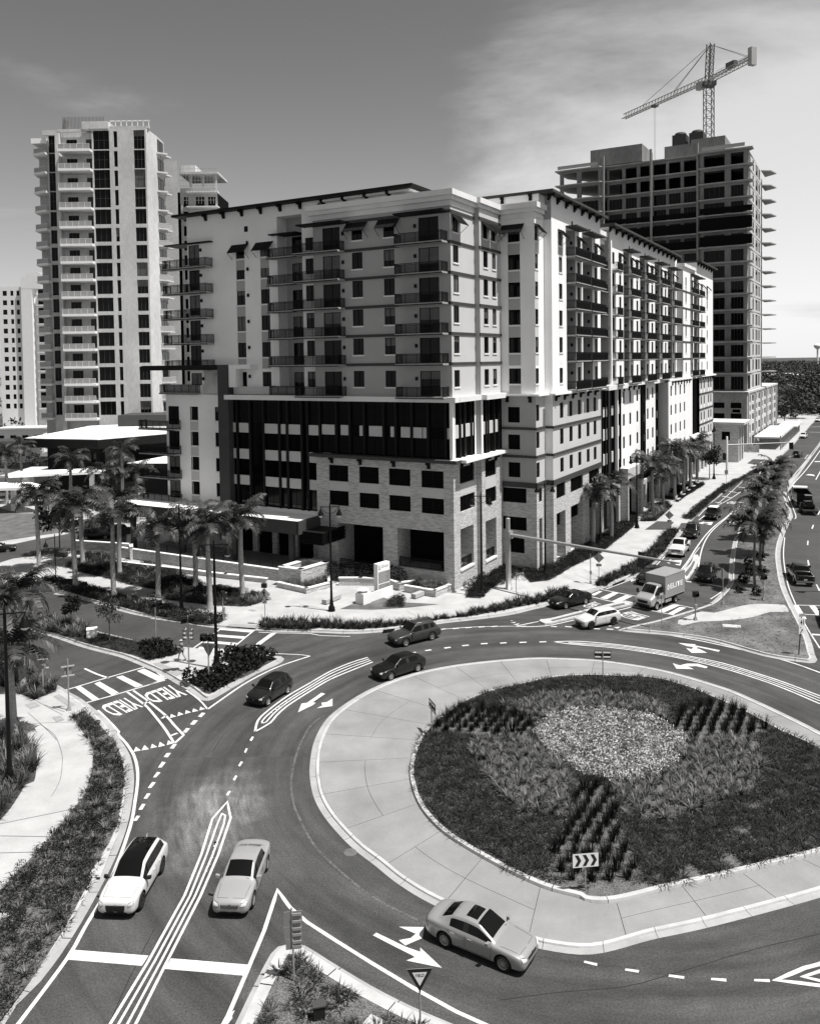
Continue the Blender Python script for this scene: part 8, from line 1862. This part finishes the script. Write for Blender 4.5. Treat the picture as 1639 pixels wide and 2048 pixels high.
lettering("Quay", [on(-.35, 2.95, .29), on(.75, 2.95, .29), on(.75, 3.3, .29), on(-.35, 3.3, .29)], "lettering", material="sign_grey", parent=mo)
m = MB(); m.face([on(-.78, 2.85, .29), on(-.70, 2.85, .29), on(-.70, 3.35, .29), on(-.78, 3.35, .29)], "sign_grey"); m.face([on(-.70, 2.85, .29), on(-.55, 2.85, .29), on(-.55, 2.93, .29), on(-.70, 2.93, .29)], "sign_grey"); m.face([on(-.55, 2.85, .29), on(-.48, 2.85, .29), on(-.48, 3.2, .29), on(-.55, 3.2, .29)], "sign_grey"); m.obj("logo", mo)
wl = thing("low_wall", "white plaza wall stepping down to a pedestal before the sign", "wall", at(757, 1195, .15), A); m = MB(); m.box(-3.1, -1.9, -.55, .55, 0, 1.15, "white_paint"); m.box(-1.9, 1.9, -.42, -.30, 0, .95, "white_paint"); m.obj("wall", wl)
bw = thing("fountain_bowl", "shallow white bowl on the plaza pedestal", "bowl", at(757, 1195, .15) - Vector((ux.x, ux.y, 0)) * 2.5 + Vector((0, 0, 1.15))); m = MB(); m.lathe((0, 0, 0), [(.25, 0), (.3, .06), (.55, .22), (.62, .30), (.58, .30), (.3, .14), (.01, .12)], "cornice", 18); m.obj("bowl", bw)
for lb, px, rz in (("grey block bench right of the plaza sign", (841, 1192), 52), ("grey block bench left of the plaza lawn", (663, 1203), 58)):
    b_ = thing("block_bench", lb, "bench", at(*px, .15), R(rz)); m = MB(); m.box(-1.3, 1.3, -.3, .3, .08, .5, "stucco_grey"); m.obj("seat", b_); m = MB(); m.box(-1.2, 1.2, -.22, .22, 0, .08, "frame_grey"); m.obj("plinth", b_)
BL = [(1352, 1002), (1362, 993), (1373, 984), (1383, 976), (1392, 969)]
for k, (x, y) in enumerate(BL):
    b_ = thing("street_bench", "pale sidewalk bench under the palms, " + ("nearest the garage", "second from the garage", "middle of the row", "fourth from the garage", "nearest the pavilion")[k], "bench", at(x, y, .15), YAW, "benches along the right sidewalk"); 
    for i in range(4): m = MB(); m.box(-.9, .9, -.6 + i * .13, -.5 + i * .13, .42, .46, "sign_pale"); m.obj("seat_slat", b_)
    for i in range(3): m = MB(); m.box(-.9, .9, -.02, .02, .55 + i * .13, .65 + i * .13, "sign_pale"); m.obj("back_slat", b_)
    for s in (-.8, .8): m = MB(); m.box(s - .03, s + .03, -.6, .0, 0, .42, "frame_grey"); m.bar((s, 0, .42), (s, .02, .92), .05, "frame_grey"); m.obj("leg", b_)
ub = thing("utility_box", "small white utility box in the left median planting", "utility box", at(184, 1274, .15), R(20)); m = MB(); m.box(-.45, .45, -.35, .35, 0, .75, "white_paint"); m.obj("cabinet", ub); m = MB(); m.box(-.48, .48, -.38, .38, .75, .82, "white_paint"); m.obj("lid", ub)
tb_ = thing("parking_sign", "leaning dark square board in the kerb strip between palms", "sign", at(168, 1184, .15), R(30)); post(tb_, 1.1, base=False); board(tb_, "board", rect(.7, .5), .9, "sign_black")
for k, (px, w_) in enumerate((((122, 1113), 1.6), ((157, 1108), 1.2))):
    pl = thing("street_planter", ("long box planter of flowers on the driveway corner", "square box planter beside the palm trunk")[k], "planter", at(*px, .15), R(-15)); m = MB(); m.box(-w_ / 2, w_ / 2, -.4, .4, 0, .6, "frame_grey"); m.obj("box", pl); V, F = leaf_ball(90, w_ * .45, .2, .09, 700 + k, .3, .68); put("flower", np_mesh("flower", V, F, ["leaf_pale"]), pl)
for px, lb in (((655, 1600), "a"),): pass
pb = thing("junction_box", "small dark control box standing in the bottom island juniper", "utility box", at(638, 2036, .14), R(12)); m = MB(); m.box(-.22, .22, -.16, .16, 0, .52, "sign_black"); m.obj("cabinet", pb); m = MB(); m.box(-.25, .25, -.19, .19, .52, .57, "frame_grey"); m.obj("lid", pb)
cs = sheet("utility_pad", sv("h 760,1166 800,1120 850,1145 860,1200 760,1200", .14), "kerb", .15, .5, False); sheet("utility_pad", sv("n 180,1630 330,1640 332,1662 182,1655", .14), "kerb", .15, .5, False); sheet("kerb_inlet", sv("g 510,892 588,892 640,760 692,640 690,625 660,660 590,770", .16), "kerb", .168, .5, False)
for t in ("k 600,378 650,372 648,380 600,386", "c 835,200 940,158 945,165 840,207", "e 300,1262 345,1250 350,1262 310,1275"): sheet("drain_slot", sv(t, .16), "interior", .168, .5, False)
# manhole covers and pavement repairs
for px in ((236, 1598), (700, 1705), (1420, 1128), (468, 1212), (1070, 1205)):
    m = MB(); p = at(*px); m.lathe((p.x, p.y, .002), [(.36, 0), (.36, .006), (.32, .007), (.01, .007)], "cobble", 20); structure(m.obj("manhole_cover"))
rm = MB()
for t, n in (("g 1260,690 1240,780 1190,890", 7), ("b 1215,1180 1290,1125 1420,1020 1520,955", 7), ("q 640,62 1000,120 1300,200", 12)):
    P = resample(sv(t), .5, False); L_ = len(P)
    for i in range(n): p = P[int((L_ - 1) * i / n)]; rm.box(p.x - .06, p.x + .06, p.y - .05, p.y + .05, .006, .03, "paint")
o = rm.obj("road_stud"); structure(o)

# ------------------------------------------------------------------ bicycle leaning beyond the mast, and the walker
bi = thing("bicycle", "bicycle parked on the pavement right of the signal mast", "bicycle", at(1039, 1160, .15), R(-20))
for x in (-.52, .52):
    m = MB(); m.tube([(x + .34 * math.cos(t), 0, .35 + .34 * math.sin(t)) for t in np.linspace(0, 2 * math.pi, 21)], .022, "tyre", 6, False); w = m.obj("wheel", bi); m = MB()
    for i in range(8): a = i * math.pi / 4; m.bar((x, 0, .35), (x + .33 * math.cos(a), 0, .35 + .33 * math.sin(a)), .006, "chrome")
    m.obj("spoke", w)
m = MB()
for p, q in (((-.52, 0, .35), (-.12, 0, .35)), ((-.12, 0, .35), (-.2, 0, .85)), ((-.52, 0, .35), (-.18, 0, .75)), ((-.12, 0, .35), (.4, 0, .8)), ((-.18, 0, .75), (.38, 0, .85)), ((.36, 0, .95), (.52, 0, .35))): m.bar(p, q, .035, "sign_white")
m.obj("frame", bi); m = MB(); m.box(-.32, -.08, -.06, .06, .86, .92, "tyre"); m.obj("saddle", bi); m = MB(); m.bar((.34, -.28, 1.0), (.34, .28, 1.0), .03, "tyre"); m.obj("handlebar", bi)

def skin_mesh(name, V, E, rad, material, sub=1, root=0):
    me = bpy.data.meshes.new(name); me.from_pydata(V, E, []); o = bpy.data.objects.new("work", me); COL.objects.link(o)
    sk_ = o.modifiers.new("k", 'SKIN'); sk_.use_smooth_shade = True
    for i, r in enumerate(rad): d = me.skin_vertices[0].data[i]; d.radius = r if isinstance(r, tuple) else (r, r); d.use_root = i == root
    s_ = o.modifiers.new("s", 'SUBSURF'); s_.levels = sub; s_.render_levels = sub
    dg = bpy.context.evaluated_depsgraph_get(); out = bpy.data.meshes.new_from_object(o.evaluated_get(dg)); bpy.data.objects.remove(o); out.materials.clear(); out.materials.append(M[material]); out.name = name; return out
def walker(label, p, rz):
    """mid-stride adult: x is the walking direction"""
    root = thing("person", label, "person", p, rz)
    hip, lk, la, lt = (0, .09, .93), (.20, .10, .52), (.30, .10, .09), (.46, .11, .04); rk, ra, rt = (-.04, -.09, .50), (-.30, -.10, .16), (-.19, -.10, .04); hr = (0, -.09, .93)
    V = [(0, 0, .98), hip, lk, la, lt, hr, rk, ra, rt, (.02, 0, 1.20), (.03, 0, 1.42), (.03, 0, 1.52), (.05, 0, 1.60), (.06, 0, 1.70), (.03, .20, 1.42), (-.10, .25, 1.14), (-.02, .26, .90), (.03, -.20, 1.42), (.14, -.26, 1.16), (.32, -.22, 1.02)]
    E = [(0, 1), (1, 2), (2, 3), (3, 4), (0, 5), (5, 6), (6, 7), (7, 8), (0, 9), (9, 10), (10, 11), (11, 12), (12, 13), (10, 14), (14, 15), (15, 16), (10, 17), (17, 18), (18, 19)]
    rad = [(.15, .11), .09, .058, .042, .035, .09, .058, .042, .035, (.14, .10), (.16, .11), .055, .085, .08, .055, .042, .03, .055, .042, .03]
    body = put("body", skin_mesh("body", V, E, rad, "skin", 2), root)
    m = MB()
    for w_, d in (((-.02, .26, .90), (.25, .1, -1)), ((.32, -.22, 1.02), (1, .1, -.35))):
        w_ = Vector(w_); d = Vector(d).normalized(); s = d.cross(Vector((0, 0, 1))).normalized()
        m.tube([w_, w_ + d * .05, w_ + d * .09], [.028, .036, .030], "skin", 8)
        for i, l in enumerate((.06, .075, .08, .07)): o_ = s * (-.024 + .016 * i); m.tube([w_ + d * .085 + o_, w_ + d * (.085 + l * .55) + o_, w_ + d * (.085 + l) + o_ * .9 + Vector((.012, 0, -.006))], [.0085, .008, .006], "skin", 5)
        m.tube([w_ + d * .03 + s * .028, w_ + d * .07 + s * .05, w_ + d * .095 + s * .048], [.011, .010, .007], "skin", 5)
    m.obj("hand", root)
    m = MB(); m.tube([(.13, 0, 1.665), (.155, 0, 1.63), (.14, 0, 1.615)], [.008, .015, .008], "skin", 6); m.obj("nose", root)
    m = MB()
    for s in (-1, 1): m.tube([(.128, s * .032, 1.675), (.134, s * .032, 1.675)], .010, "cloth_dark", 6)
    m.tube([(.130, -.022, 1.585), (.135, 0, 1.583), (.130, .022, 1.585)], .006, "cloth_dark", 5); m.obj("face", root)
    put("shirt", skin_mesh("shirt", [(0, 0, .96), (.02, 0, 1.20), (.03, 0, 1.44), (.03, .20, 1.43), (-.06, .24, 1.22), (.03, -.20, 1.43), (.11, -.245, 1.23)], [(0, 1), (1, 2), (2, 3), (3, 4), (2, 5), (5, 6)], [(.17, .125), (.165, .12), (.165, .12), .075, .06, .075, .06], "cloth_dark"), root)
    put("shorts", skin_mesh("shorts", [(0, 0, .98), (0, .09, .92), (.14, .10, .64), (0, -.09, .92), (-.02, -.09, .62)], [(0, 1), (1, 2), (0, 3), (3, 4)], [(.165, .125), .11, .085, .11, .085], "cloth_grey"), root)
    m = MB(); m.lathe((.05, 0, 1.70), [(.098, 0), (.095, .05), (.06, .09), (.01, .10)], "cloth_pale", 12); m.obox((.16, 0, 1.71), (.07, 0, 0), (0, .07, 0), (0, 0, .008), "cloth_pale"); m.obj("cap", root)
    m = MB(); m.lathe((.02, 0, 1.60), [(.075, 0), (.092, .05), (.094, .10)], "cloth_dark", 12); m.obj("hair", root)
    for q in (lt, rt): m = MB(); m.obox((q[0] - .05, q[1], .05), (.13, 0, 0), (0, .045, 0), (0, 0, .045), "cloth_pale"); m.obj("shoe", root)
    return root
walker("person in white cap, dark shirt and grey shorts walking across the pedestrian island", at(364, 1321, .15), R(160))
